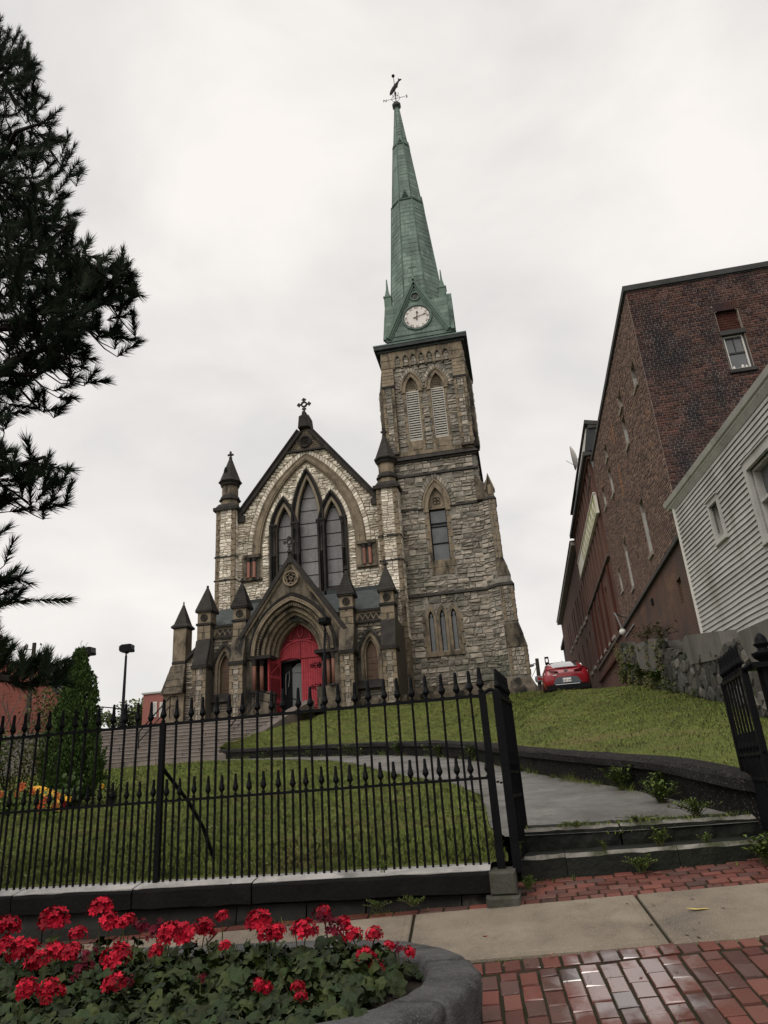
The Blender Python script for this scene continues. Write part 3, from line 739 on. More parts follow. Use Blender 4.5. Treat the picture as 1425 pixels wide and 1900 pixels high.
def ok_n(x, z):
    if z > gz(x) - .22 or z > 22.4: return False
    if abs(x - CXN) > 4.62: return False
    if z > 15.73:
        if inside(ARv, x, z) and not inside(ARs, x, z): return False
    if 14.1 < z < 15.73 and 2.98 < abs(x - CXN) < 4.32: return False
    if any(inside(s, x, z) for s in SUR): return False
    return True
stones += courses(FN, -16.2, -6.9, 10.8, 22.3, ok_n, (.13, .26), (.24, .62), .024, .075, rgm, nave)
# big relieving arch: moulded band, voussoirs outside it
b = MB(); b.strip(FN, ARo, ARi, -.05, .13); b.strip(FN, arch(CXN, 15.73, 3.34, 6.17, 18), ARi, 0, .07)
b.tube([FN(x, z, .13) for x, z in arch(CXN, 15.73, 3.22, 6.07, 18)], .045, 5); b.tube([FN(x, z, .13) for x, z in arch(CXN, 15.73, 3.55, 6.36, 18)], .04, 5)
part('relieving_arch', 'dressed_stone', nave)(b)
def ring(F, cx, zs, a0, h0, a1, h1, n, d, mb, r, skip=None):
    P = arch(cx, zs, a0, h0, 40); Q = arch(cx, zs, a1, h1, 40)
    P = [Vector((*p, 0)) for p in P]; Q = [Vector((*p, 0)) for p in Q]
    def samp(L, t):
        k = min(int(t * (len(L) - 1)), len(L) - 2); return L[k].lerp(L[k + 1], t * (len(L) - 1) - k)
    for i in range(n):
        t0, t1 = (i + .05) / n, (i + .95) / n; A, B, C, D = samp(P, t0), samp(P, t1), samp(Q, t0), samp(Q, t1); dd = d * r.uniform(.7, 1.3)
        mb.cur = r.uniform(.05, 1); M4 = (A + B + C + D) / 4; sh = .86
        if skip and skip(M4.x, M4.y): continue
        E = [M4 + (v - M4) * sh for v in (A, B, C, D)]
        mb.add([F(v.x, v.y, -.05) for v in (A, B, C, D)] + [F(v.x, v.y, dd * .55) for v in (A, B, C, D)] + [F(v.x, v.y, dd) for v in E],
               [(0, 1, 5, 4), (1, 3, 7, 5), (3, 2, 6, 7), (2, 0, 4, 6), (4, 5, 9, 8), (5, 7, 11, 9), (7, 6, 10, 11), (6, 4, 8, 10), (8, 9, 11, 10)])
vo = MB(); ring(FN, CXN, 15.73, 3.64, 6.46, 3.93, 6.80, 72, .07, vo, rgm)
for cx, zs, a, h in LAN:
    ring(FN, cx, zs, a + .5, h + .85, a + .74, h + 1.12, 26, .06, vo, rgm, lambda x, z, cx=cx: any(inside(arch(c2, z2, a2 + .56, h2 + .95, 12, 12), x, z) for c2, z2, a2, h2 in LAN if c2 != cx))
o = part('voussoirs', 'nave_stone', nave)(vo); o['kind'] = 'stuff'
# lancets: dark moulded orders with shafts, glass in panes
for q, (cx, zs, a, h) in enumerate(LAN):
    b = MB(); zb = 12.3
    for k, (e, c1) in enumerate(((.44, .14), (.34, .02), (.24, -.12), (.12, -.26))):
        b.strip(FN, arch(cx, zs, a + e, h + e * 1.75, 12, zb), arch(cx, zs, a + e - .12, h + (e - .12) * 1.75, 12, zb), -.5, c1)
        if k < 3: b.tube([FN(x, z, c1) for x, z in arch(cx, zs, a + e - .05, h + (e - .05) * 1.75, 12)], .05, 5)
    win = part('lancet_window', 'black_stone', CH)(b)
    pb = [12.4, 13.25, 14.1, 14.95, 15.8, 16.65, 17.5, 18.35, 19.2, 20.6]; GF = front(40.42)
    AA = arch(cx, zs, a, h, 12, 12.3)
    for z0, z1 in zip(pb, pb[1:]):
        def hw(z):
            if z <= zs: return a
            r_ = (a * a + h * h) / (2 * a); t = r_ * r_ - (z - zs) ** 2
            return max(0, math.sqrt(t) - (r_ - a)) if t > 0 else 0
        if hw(z0) <= .02: continue
        zz = lin(z0 + .014, min(z1, zs + h) - .014, 5); L_ = [(cx - hw(z), z) for z in zz]; R_ = [(cx + hw(z), z) for z in zz][::-1]
        pbm = MB(); pbm.prism(GF, L_ + R_, -.02, rgm.uniform(0, .012)); o = part('pane', 'church_glass', win)(pbm); o['rnd'] = rgm.random()
        bar = MB(); bar.box(GF, cx - hw(z0), cx + hw(z0), z0 - .018, z0 + .014, -.02, .035); part('glazing_bar', 'iron_black', win)(bar)
sh = MB()
for cx in (CXN - 2.28, CXN - .82, CXN + .82, CXN + 2.28):
    for dx in (-.15, .02, .17) if abs(cx - CXN) < 1 else (-.1, .1):
        c = FN(cx + dx, 0, .02 if dx else .12)
        sh.lathe(c, [(.085, 12.2), (.085, 15.4), (.115, 15.42), (.115, 15.5), (.085, 15.52), (.08, 17.05), (.11, 17.08), (.085, 17.12), (.15, 17.38), (.17, 17.40), (.17, 17.52), (.10, 17.54)], 8)
part('window_shafts', 'black_stone', nave, True)(sh)
sb = MB(); sb.hexa([FN(CXN - 2.5, 12.3, -.1), FN(CXN + 2.5, 12.3, -.1), FN(CXN - 2.5, 13.25, -.4), FN(CXN + 2.5, 13.25, -.4), FN(CXN - 2.5, 12.3, .2), FN(CXN + 2.5, 12.3, .2), FN(CXN - 2.5, 13.0, .05), FN(CXN + 2.5, 13.0, .05)])
part('window_sill', 'black_stone', nave)(sb)
# niches with pink shafts either side
for sx in (-1, 1):
    b = MB(); nb = MB(); x0 = CXN + sx * 3.62
    b.box(FN, x0 - .62, x0 + .62, 14.06, 14.2, 0, .2); b.box(FN, x0 - .58, x0 + .58, 15.52, 15.72, 0, .2)
    b.box(FN, x0 - .60 if sx < 0 else x0 + .36, x0 - .36 if sx < 0 else x0 + .60, 14.2, 15.52, 0, .08)
    nb.box(FN, x0 - .36, x0 + .5, 14.2, 15.52, -.01, .02)
    nb_o = part('niche_back', 'dark_mortar', nave)(nb); no = part('niche_frame', 'dressed_dark', nave)(b)
    for dx in (-.14, .22):
        c = MB(); c.lathe(FN(x0 + dx * sx, 0, .12), [(.14, 14.2), (.14, 14.28), (.10, 14.32), (.10, 15.25)], 8); part('shaft', 'granite_pink', nave, True)(c)
        c = MB(); c.lathe(FN(x0 + dx * sx, 0, .12), [(.10, 15.24), (.12, 15.28), (.10, 15.32), (.17, 15.5), (.17, 15.53)], 8); part('capital', 'black_stone', nave, True)(c)
# diapered gable head with a rosette
ZT = 22.42; hwT = (GP - ZT) / SL
b = MB(); b.prism(FN, [(CXN - hwT, ZT), (CXN + hwT, ZT), (CXN, GP)], -.05, .05)
dia = part('gable_panel', 'dressed_dark', nave)(b)
b = MB(); b.box(FN, CXN - hwT - .1, CXN + hwT + .1, ZT - .12, ZT, 0, .2)
b.strip(FN, circ(CXN, 23.02, .42, 20) + [circ(CXN, 23.02, .42, 20)[0]], circ(CXN, 23.02, .30, 20) + [circ(CXN, 23.02, .30, 20)[0]], 0, .18)
for k in range(4): 
    cxk, czk = CXN + .13 * cos(k * pi / 2), 23.02 + .13 * sin(k * pi / 2); c_ = circ(cxk, czk, .14, 10); d_ = circ(cxk, czk, .09, 10)
    b.strip(FN, c_ + [c_[0]], d_ + [d_[0]], 0, .13)
part('rosette', 'black_stone', nave)(b)
b = MB()
for i in range(-14, 15):
    for j in range(10):
        x = CXN + i * .13 + (j % 2) * .065; z = ZT + .06 + j * .13
        if z < gz(x) - .35 - .1 and hypot(x - CXN, z - 23.02) > .5: b.box(Frame(FN(x, z), (1, 0, 1), (-1, 0, 1)), -.032, .032, -.032, .032, 0, .085)
o = part('diaper_studs', 'dressed_stone', nave)(b); o['kind'] = 'stuff'
# coping, in lengths
for sx in (-1, 1):
    n = 9; xa = CXN + sx * 4.55; za = gz(xa)
    for i in range(n):
        p = Vector((xa, 0, za)).lerp(Vector((CXN + sx * .34, 0, gz(CXN + .34))), i / n); q = Vector((xa, 0, za)).lerp(Vector((CXN + sx * .34, 0, gz(CXN + .34))), (i + .985) / n)
        bb = MB(); nx, nz = (SL / hypot(SL, 1)) * sx, 1 / hypot(SL, 1)
        A = lambda v, o_: (v.x + nx * o_, v.z + nz * o_)
        bb.prism(FN, [A(p, -.14), A(q, -.14), A(q, .12), A(p, .12)], -1.3, .22); bb.prism(FN, [A(p, .12), A(q, .12), A(q, .2), A(p, .2)], -1.3, .30)
        part('coping_stone', 'coping_stone', nave)(bb)
    bb = MB(); bb.box(FN, min(xa, xa - sx * .45), max(xa, xa - sx * .45), za - .38, za + .05, 0, .2); part('kneeler', 'coping_stone', nave)(bb)
b = MB()
b.prism(FN, [(CXN - .42, 24.0), (CXN + .42, 24.0), (CXN + .34, 24.85), (CXN + .12, 24.95), (CXN + .1, 25.2), (CXN - .1, 25.2), (CXN - .12, 24.95), (CXN - .34, 24.85)], -.6, .26)
b.prism(FN, [(CXN - .32, 24.05), (CXN + .32, 24.05), (CXN, 24.8)], .26, .34)
ab = part('apex_block', 'coping_stone', nave)(b)
def cross(F, cx, cz, s, m, par, name='gable_cross'):
    b = MB(); r0, r1 = .23 * s, .13 * s
    c0 = circ(cx, cz, r0, 16); c1 = circ(cx, cz, r1, 16); b.strip(F, c0 + [c0[0]], c1 + [c1[0]], -.06 * s, .06 * s)
    for k in range(4):
        a = k * pi / 2; u = (cos(a), sin(a)); v = (-sin(a), cos(a)); L = .62 if k == 3 else .5
        P = [(.2, .055), (.30, .055), (.32, .14), (.40, .16), (.42, .07), (L, .045), (L, -.045), (.42, -.07), (.40, -.16), (.32, -.14), (.30, -.055), (.2, -.055)]
        b.prism(F, [(cx + (u[0] * p + v[0] * q) * s, cz + (u[1] * p + v[1] * q) * s) for p, q in P], -.05 * s, .05 * s)
    b.box(F, cx - .09 * s, cx + .09 * s, cz - .72 * s, cz - .6 * s, -.09 * s, .09 * s); b.box(F, cx - .16 * s, cx + .16 * s, cz - .86 * s, cz - .72 * s, -.12 * s, .12 * s)
    return b.build(name, m, par)
cross(front(39.9), CXN, 25.78, .95, 'coping_stone', nave)
# nave roof and body running back
b = MB(); b.prism(front(40.9), [(-16.0, 5), (-7.0, 5), (-7.0, gz(-7.0) - .5), (CXN, 23.2), (-16.0, gz(-16) - .5)], -36, 0)
part('nave_roof', 'slate')(b)

# piers and turrets flanking the gable
def rect_ok(a0, a1): return lambda x, z: a0 < x < a1
def turret(x0, x1, Yf, z_bot):
    F = front(Yf); b = MB(); b.box(F, x0, x1, z_bot, 18.9, -1.5, 0); pr = part('pier', 'nave_mortar')(b)
    cx = (x0 + x1) / 2
    quoins(F, x0, x1, z_bot, 18.85, .055, 'b', items=dressed)
    stones.extend(courses(F, x0 + .2, x1 - .2, max(z_bot, 9.5), 18.82, rect_ok(x0 + .26, x1 - .26), (.14, .26), (.22, .5), .022, .05, rgm, pr))
    for s_, fn in ((1, x1),):
        FS = Frame((x1, Yf, 0), (0, 1, 0), (0, 0, 1), (1, 0, 0)); stones.extend(courses(FS, .05, 1.0, 9.5, 18.8, lambda x, z: True, (.2, .35), (.3, .6), .02, .04, rgm, pr))
    b = MB()
    for z in (15.66, 14.14): b.hexa([F(x0 - .06, z, -1), F(x1 + .06, z, -1), F(x0, z + .14, -1), F(x1, z + .14, -1), F(x0 - .08, z, .1), F(x1 + .08, z, .1), F(x0, z + .14, .0), F(x1, z + .14, 0)])
    part('string_course', 'black_stone', pr)(b)
    b = MB(); cy = -.62
    e = .17; b.box(F, x0 - e, x1 + e, 18.78, 19.0, -1.5, e)
    b.loft([[F(x0 - .08, 19.0, .08), F(x1 + .08, 19.0, .08), F(x1 + .08, 19.0, -1.35), F(x0 - .08, 19.0, -1.35)], [F(x0 + .12, 19.3, -.08), F(x1 - .12, 19.3, -.08), F(x1 - .12, 19.3, -1.15), F(x0 + .12, 19.3, -1.15)]])
    part('pier_cap', 'coping_stone', pr)(b)
    c = F(cx, 0, cy); c.z = 0
    b = MB(); b.lathe(c, [(.58, 19.15), (.58, 19.6), (.52, 19.62), (.52, 20.6), (.60, 20.62)], 8, .5); part('turret_shaft', 'dressed_stone', pr)(b)
    b = MB(); b.lathe(c, [(.58, 19.58), (.70, 19.62), (.70, 19.70), (.64, 19.72), (.60, 19.9), (.52, 20.0)], 8, .5)
    b.lathe(c, [(.54, 20.62), (.62, 20.70), (.62, 20.78), (.56, 20.80)], 8, .5)
    b.lathe(c, [(.60, 20.78), (.76, 20.92), (.76, 20.98), (.66, 21.12), (.34, 22.0), (.08, 22.75)], 8, .5)
    part('turret_cone', 'coping_stone', pr)(b)
    b = MB(); b.lathe(c, [(.08, 22.7), (.12, 22.74), (.12, 22.8), (.05, 22.84), (.05, 23.2)], 6)
    FF = Frame((c.x, c.y, 0)); b.prism(FF, [(-.05, 22.88), (.05, 22.88), (.09, 22.94), (.2, 22.94), (.2, 23.04), (.09, 23.06), (.05, 23.12), (.07, 23.2), (0, 23.28), (-.07, 23.2), (-.05, 23.12), (-.09, 23.06), (-.2, 23.04), (-.2, 22.94), (-.09, 22.94)], -.05, .05)
    part('finial', 'black_stone', pr)(b)
    if x0 < -12:
        b = MB(); Fd = Frame((c.x - .16, c.y - .40, 0), (.92, -.38, 0), (0, 0, 1), (-.38, -.92, 0)); b.prism(Fd, [(-.13, 21.35), (.13, 21.35), (.13, 21.7), (0, 21.95), (-.13, 21.7)], -.3, .06); part('lucarne', 'dark_void', pr)(b)
    return pr
turret(-17.42, -16.12, 39.55, 5.5)
turret(-7.02, -5.72, 39.55, 5.5)

# ---------------- porch
FP = front(37.0)
PX0, PX1 = -17.05, -5.95
PC = -11.6
b = MB(); b.prism(FP, [(PX0, 5), (PX1, 5), (PX1, 10.1), (PC + 2.45, 10.1), (PC, 13.3), (PC - 2.45, 10.1), (PX0, 10.1)], -2.9, -.02, [arch(PC, 8.8, 2.3, 3.0, 12, 5.05), arch(-15.62, 8.35, .42, 1.1, 8, 7.0), arch(-7.42, 8.35, .42, 1.1, 8, 7.0)])
porch = part('porch_wall', 'dark_mortar')(b)
PGo = arch(PC, 8.8, 2.62, 3.45, 14, 5)
def ok_p(x, z):
    if inside(PGo, x, z): return False
    for bx in (-16.7, -14.6, -8.55, -6.3):
        if abs(x - bx) < .42: return False
    for wx in (-15.62, -7.42):
        if inside(arch(wx, 8.3, .74, 1.5, 8, 6.7), x, z): return False
        if abs(x - wx) < .8 and z < 7.1: return z < 6.55
    return z < 10.05
stones += courses(FP, PX0, PX1, 5.6, 10.05, ok_p, (.15, .27), (.25, .65), .022, .06, rgm, porch)
# parapet band with a zigzag, and lean-to slate roof in courses
for x0, x1 in ((-16.3, -15.0), (-14.2, -13.6), (-9.5, -8.95), (-8.15, -6.65)):
    b = MB(); b.box(FP, x0, x1, 10.1, 10.62, -.5, .06); pp = part('parapet', 'dressed_stone', porch)(b)
    b = MB(); b.box(FP, x0, x1, 10.0, 10.12, 0, .16); b.box(FP, x0, x1, 10.62, 10.76, -.5, .16); part('parapet_moulding', 'black_stone', porch)(b)
    b = MB(); x = x0 + .08
    while x < x1 - .3: b.prism(FP, [(x, 10.16), (x + .3, 10.16), (x + .15, 10.46)], .05, .068); b.prism(FP, [(x + .17, 10.52), (x + .45, 10.52), (x + .31, 10.27)], .05, .068); x += .3
    o = part('zigzag', 'black_stone', porch)(b)
SLR = Frame((0, 37.2, 10.75), (1, 0, 0), (0, 2.8, 2.0), (0, -2.0, 2.8)); sl_items = []
slv = block_variants('roof_slate', 'slate', 4, 9, .01, .03, .03)
LR = hypot(2.8, 2.0)
b = MB(); b.box(SLR, -17.0, -6.1, 0, LR, -.2, -.03); part('porch_roof', 'slate')(b)
for k in range(11):
    x = -16.95 + (k % 2) * .2
    while x < -6.75:
        l = .42; 
        if not (PC - 2.3 < x < PC + 1.9): sl_items.append((Frame(SLR(0, 0, 0), SLR.u, SLR.v + SLR.n * -.05, SLR.n + SLR.v * .05), x + .006, x + l - .006, LR * k / 11, LR * (k + 1.08) / 11, .022))
        x += l
emit(sl_items, slv, 'roof_slate', 'slate', porch, 120, 'roof_slates')
b = MB(); b.box(front(39.98), -16.9, -6.2, 12.62, 12.85, 0, .12); part('roof_flashing', 'lead_dark', porch)(b)
# buttresses with pinnacles
def pinnacle(F, cx, hw_, z0, par, banded, c):
    b = MB(); b.box(F, cx - hw_, cx + hw_, z0, z0 + .62, c - 2 * hw_, c); bx = b.build('pinnacle_block', 'dressed_stone', par)
    b = MB(); b.box(F, cx - hw_ - .07, cx + hw_ + .07, z0 - .12, z0, c - 2 * hw_ - .07, c + .07)
    b.box(F, cx - hw_ - .11, cx + hw_ + .11, z0 + .62, z0 + .72, c - 2 * hw_ - .11, c + .11)
    d = circ(cx, z0 + .31, .21, 14); e = circ(cx, z0 + .31, .15, 14); b.strip(F, d + [d[0]], e + [e[0]], c - .02, c + .05)
    for k in range(4):
        d = circ(cx + .065 * cos(k * pi / 2), z0 + .31 + .065 * sin(k * pi / 2), .075, 8); e = circ(cx + .065 * cos(k * pi / 2), z0 + .31 + .065 * sin(k * pi / 2), .045, 8); b.strip(F, d + [d[0]], e + [e[0]], c - .02, c + .03)
    b.build('pinnacle_moulding', 'black_stone', par)
    b = MB(); H = 1.42; n = 9 if banded else 1; cc = c - hw_
    for k in range(n):
        t0, t1 = k / n, (k + 1) / n; s0 = (hw_ + .08) * (1 - t0) + .04; s1 = (hw_ + .08) * (1 - t1) + .04; e = .018 if banded else 0
        q = lambda s_, z: [F(cx - s_, z, cc + s_), F(cx + s_, z, cc + s_), F(cx + s_, z, cc - s_), F(cx - s_, z, cc - s_)]
        b.loft([q(s0 + e, z0 + .72 + H * t0), q(s1 + e * .2, z0 + .72 + H * t1)])
    z = z0 + .72 + H
    b.box(F, cx - .05, cx + .05, z - .05, z + .1, cc - .05, cc + .05)
    if banded or cx > -8:
        b.prism(F, [(cx - .04, z), (cx + .04, z), (cx + .07, z + .08), (cx + .16, z + .08), (cx + .16, z + .17), (cx + .05, z + .18), (cx + .06, z + .26), (cx, z + .32), (cx - .06, z + .26), (cx - .05, z + .18), (cx - .16, z + .17), (cx - .16, z + .08), (cx - .07, z + .08)], cc - .05, cc + .05)
    b.build('pinnacle_spire', 'coping_stone' if not banded else 'black_stone', par)
for cx, hw_, dark in ((-16.68, .385, 1), (-14.6, .37, 0), (-8.54, .36, 0), (-6.30, .37, 1)):
    b = MB(); stepped(b, FP, cx - hw_, cx + hw_, [(5, .95), (8.5, .95), (8.5, .92), (9.9, .5), (10.8, .5)]); bt = part('porch_buttress', 'dark_mortar')(b)
    Fb = front(37 - .95); quoins(Fb, cx - hw_, cx + hw_, 5.2, 8.42, .03, 'b', (.28, .4), (.16, .26), dressed)
    stones += courses(Fb, cx - hw_ + .15, cx + hw_ - .15, 5.6, 8.4, rect_ok(cx - hw_ + .2, cx + hw_ - .2), (.2, .32), (.16, .3), .02, .035, rgm, bt)
    Fc = front(37 - .5); quoins(Fc, cx - hw_, cx + hw_, 9.95, 10.75, .03, 'b', (.28, .4), (.3, .37), dressed)
    F2 = Frame(FP(0, 8.5, .92), (1, 0, 0), (0, .42, 1.4), (0, -1.4, .42)); LL = hypot(.42, 1.4)
    for k in range(2):
        bb = MB(); bb.bbox(F2, cx - hw_ - .03, cx + hw_ + .03, LL * k / 2 + (.0 if k else -.03), LL * (k + 1) / 2, -.1, .10 - .03 * k, .012); part('weathering_slab', 'coping_stone' if dark else 'dressed_dark', bt)(bb)
    bb = MB(); bb.box(FP, cx - hw_ - .07, cx + hw_ + .07, 8.32, 8.5, 0, 1.05); part('buttress_string', 'black_stone', bt)(bb)
    pinnacle(FP, cx, hw_, 10.88, bt, not dark, .5)
# outer flying buttress on the far left with its raking wall
FL = front(38.4); LX = -19.05
b = MB(); b.box(FL, LX - .4, LX + .4, 9.1, 11.2, -.8, 0); b.prism(FL, [(LX - .9, 5), (LX + .4, 5), (LX + .4, 9.1), (LX - .4, 9.1), (LX - .5, 8.95), (LX - .75, 7.5), (LX - .85, 7.5)], -.8, .02)
lb = part('aisle_buttress', 'dressed_stone')(b)
b = MB(); b.lathe(FL(LX, 0, -.4), [(.57, 9.1), (.6, 9.2), (.57, 9.3)], 4, .5); part('string_course', 'coping_stone', lb)(b); b = MB(); b.lathe(FL(LX, 0, -.4), [(.56, 11.18), (.72, 11.25), (.74, 11.34), (.55, 11.5), (.04, 12.75), (.05, 12.85), (.01, 12.92)], 4, .5)
part('pinnacle_spire', 'coping_stone', lb)(b)
b = MB(); b.prism(front(38.6), [(LX + .35, 5), (-16.5, 5), (-16.5, 10.7), (-17.3, 10.4), (LX + .35, 9.25)], -1.5, 0); aw = part('aisle_wall', 'dark_mortar')(b)
stones += courses(front(38.6), LX + .4, -16.6, 5.6, 10.6, lambda x, z: z < 9.1 + (x - LX - .35) * .75, (.16, .28), (.25, .6), .022, .06, rgm, aw)
b = MB(); Fk = front(38.6); b.strip(Fk, [(LX + .3, 9.42), (-17.25, 10.75)], [(LX + .3, 9.2), (-17.25, 10.5)], -1.5, .16); part('raking_coping', 'coping_stone', aw)(b)
for k in range(4):
    z0 = 7.45 + k * .4; b = MB(); o_ = .9 - k * .12; b.hexa([FL(LX - o_ - .03, z0, -.8), FL(LX + .41, z0, -.8), FL(LX - o_ + .07, z0 + .4, -.8), FL(LX + .41, z0 + .4, -.8), FL(LX - o_ - .03, z0, .3 - k * .07), FL(LX + .41, z0, .3 - k * .07), FL(LX - o_ + .07, z0 + .385, .2 - k * .06), FL(LX + .41, z0 + .385, .2 - k * .06)])
    part('weathering_slab', 'dressed_dark', lb)(b)
# small porch lancets
for wx, m in ((-15.62, 'pale_wood'), (-7.42, 'pale_wood')):
    b = MB(); zs = 8.3
    b.strip(FP, arch(wx, zs, .66, 1.42, 8, 8.25), arch(wx, zs, .56, 1.26, 8, 8.25), 0, .17)
    for sx in (-1, 1): b.box(FP, wx + sx * .66 - .09, wx + sx * .66 + .09, 8.12, 8.27, 0, .18)
    w_ = part('porch_window', 'black_stone', porch)(b)
    b = MB(); b.strip(FP, arch(wx, zs, .56, 1.25, 8, 6.95), arch(wx, zs, .40, 1.0, 8, 6.95), -.3, .07); b.strip(FP, arch(wx, zs, .40, 1.0, 8, 6.95), arch(wx, zs, .31, .8, 8, 6.95), -.3, -.06); part('window_surround', 'dressed_stone', w_)(b)
    b = MB(); b.prism(front(37.25), arch(wx, zs, .33, .85, 8, 6.95), -.03, 0); part('board', m, w_)(b)
    for k in range(4): b = MB(); b.box(front(37.25), wx - .33, wx + .33, 7.2 + k * .33, 7.215 + k * .33, 0, .012); part('board_joint', 'dressed_dark', w_)(b)
    b = MB(); b.hexa([FP(wx - .85, 6.55, 0), FP(wx + .85, 6.55, 0), FP(wx - .85, 7.02, 0), FP(wx + .85, 7.02, 0), FP(wx - .85, 6.55, .32), FP(wx + .85, 6.55, .32), FP(wx - .85, 7.0, .06), FP(wx + .85, 7.0, .06)]); part('window_sill', 'black_stone', w_)(b)
b = MB(); b.hexa([FP(PX0 - .3, 5, 0), FP(PC - 2.4, 5, 0), FP(PX0 - .3, 6.1, 0), FP(PC - 2.4, 6.1, 0), FP(PX0 - .3, 5, .3), FP(PC - 2.4, 5, .3), FP(PX0 - .3, 5.95, .22), FP(PC - 2.4, 5.95, .22)]); part('porch_plinth', 'dressed_dark', porch)(b); b = MB()
b.hexa([FP(PC + 2.4, 5, 0), FP(PX1 + .3, 5, 0), FP(PC + 2.4, 6.1, 0), FP(PX1 + .3, 6.1, 0), FP(PC + 2.4, 5, .3), FP(PX1 + .3, 5, .3), FP(PC + 2.4, 5.95, .22), FP(PX1 + .3, 5.95, .22)]); part('porch_plinth', 'dressed_dark', porch)(b)

# ---------------- portal: gable, arch orders, shafts, door
FG = front(36.55)
GA, GB = 13.95, 10.05; ghw = 2.68; gsl = (GA - GB) / ghw
b = MB(); b.prism(FG, [(PC - 2.62, 8.6), (PC - 2.62, GB + .02), (PC, GA - .05), (PC + 2.62, GB + .02), (PC + 2.62, 8.6)] + arch(PC, 8.75, 2.22, 2.9, 12, 8.6)[::-1], -.9, 0)
b.box(FG, PC - 2.62, PC - 2.2, 5, 8.6, -.9, 0); b.box(FG, PC + 2.2, PC + 2.62, 5, 8.6, -.9, 0)
portal = part('portal', 'dressed_dark')(b)
for sx in (-1, 1):
    b = MB(); L_ = hypot(ghw, GA - GB); ux, uz = ghw / L_, (GA - GB) / L_
    P = lambda t, o_: (PC + sx * (ghw - ux * t) + sx * uz * o_, GB + uz * t + ux * o_)
    b.prism(FG, [P(-.45, -.05), P(L_, -.05), P(L_, .16), P(-.45, .16)], -.9, .22); part('gable_coping', 'coping_stone', portal)(b)
    b = MB(); b.prism(FG, [P(-.3, -.16), P(L_ - .2, -.16), P(L_ - .2, -.05), P(-.3, -.05)], -.4, .12); part('gable_moulding', 'dressed_stone', portal)(b)
b = MB(); cz = 12.86; d = circ(PC, cz, .46, 20); e = circ(PC, cz, .36, 20); b.strip(FG, d + [d[0]], e + [e[0]], 0, .14)
for k in range(5):
    a = pi / 2 + k * 2 * pi / 5; d = circ(PC + .2 * cos(a), cz + .2 * sin(a), .15, 10); e = circ(PC + .2 * cos(a), cz + .2 * sin(a), .1, 10); b.strip(FG, d + [d[0]], e + [e[0]], 0, .09)
part('portal_rosette', 'dressed_stone', portal)(b)
b = MB(); b.prism(FG, circ(PC, cz, .37, 16), -.02, .02); part('rosette_back', 'black_stone', portal)(b)
b = MB(); b.strip(FG, [(PC - 1.25, 11.95), (PC, 13.75), (PC + 1.25, 11.95)], [(PC - 1.1, 11.98), (PC, 13.55), (PC + 1.1, 11.98)], 0, .07); part('gable_rib', 'dressed_stone', portal)(b)
orders = [(2.46, 3.34, .06, 'black_stone'), (2.30, 3.06, .16, 'dressed_stone'), (2.08, 2.80, .0, 'dressed_dark'), (1.88, 2.56, -.22, 'dressed_stone'), (1.70, 2.36, -.48, 'dressed_stone'), (1.50, 2.16, -.72, 'dressed_dark'), (1.36, 2.0, -.98, 'dressed_stone')]
for k, (a, h, c, m) in enumerate(orders):
    b = MB(); w_ = .17; b.strip(FG, arch(PC, 8.75, a, h, 14), arch(PC, 8.75, a - w_, h - w_ * 1.2, 14), -1.5, c)
    b.tube([FG(x, z, c - .01) for x, z in arch(PC, 8.75, a - w_ * .25, h - w_ * .3, 14)], .042, 5)
    b.tube([FG(x, z, c - .05) for x, z in arch(PC, 8.75, a - w_ * .85, h - w_ * 1.02, 14)], .05, 5)
    part('arch_order', m, portal)(b)
b = MB()
P_ = arch(PC, 8.75, 1.97, 2.68, 26)
for i, (x, z) in enumerate(P_): b.ball(FG(x, z, .0), .055, 6)
part('arch_beading', 'dressed_stone', portal)(b)
for sx in (-1, 1):
    b = MB(); b.prism(FG, [(PC + sx * 2.62, 5), (PC + sx * 1.24, 5), (PC + sx * 1.24, 6.85), (PC + sx * 2.62, 6.85)][::sx], -1.5, -.12); part('portal_base', 'dressed_dark', portal)(b)
    b = MB(); b.prism(FG, [(PC + sx * 2.5, 6.85), (PC + sx * 1.3, 6.85), (PC + sx * 1.3, 8.6), (PC + sx * 2.5, 8.6)][::sx], -1.5, -1.2 if 0 else -.95); part('portal_jamb', 'black_stone', portal)(b)
    b = MB(); b.prism(FG, [(PC + sx * 2.58, 8.58), (PC + sx * 1.22, 8.58), (PC + sx * 1.22, 8.76), (PC + sx * 2.58, 8.76)][::sx], -1.5, .1); part('impost', 'black_stone', portal)(b)
    for dx, c in ((2.2, -.08), (1.86, -.32), (1.52, -.62)):
        p = FG(PC + sx * dx, 0, c); b = MB(); b.lathe(p, [(.11, 6.95), (.11, 8.28)], 10); part('shaft', 'granite_pink', portal, True)(b)
        b = MB(); b.lathe(p, [(.11, 8.24), (.14, 8.28), (.11, 8.32), (.2, 8.56), (.22, 8.6)], 8); part('capital', 'black_stone', portal, True)(b); b = MB(); b.lathe(p, [(.2, 6.82), (.18, 6.88), (.13, 6.92), (.11, 6.97)], 8); part('shaft_base', 'black_stone', portal, True)(b)
cross(front(36.3), PC, 14.92, .72, 'coping_stone', portal)
b = MB(); b.prism(FG, [(PC - .16, 13.7), (PC + .16, 13.7), (PC + .1, 14.3), (PC - .1, 14.3)], -.2, .24); part('apex_block', 'coping_stone', portal)(b)

FD = front(38.0); DC = PC - .0; DW = 1.26
b = MB(); b.prism(FD, arch(DC, 8.9, DW, 1.95, 14, 8.62), -.05, -.02); tym = part('door_head', 'door_dark_red')(b)
b = MB(); b.strip(FD, arch(DC, 8.9, DW, 1.95, 14), arch(DC, 8.9, DW - .1, 1.8, 14), -.05, .06)
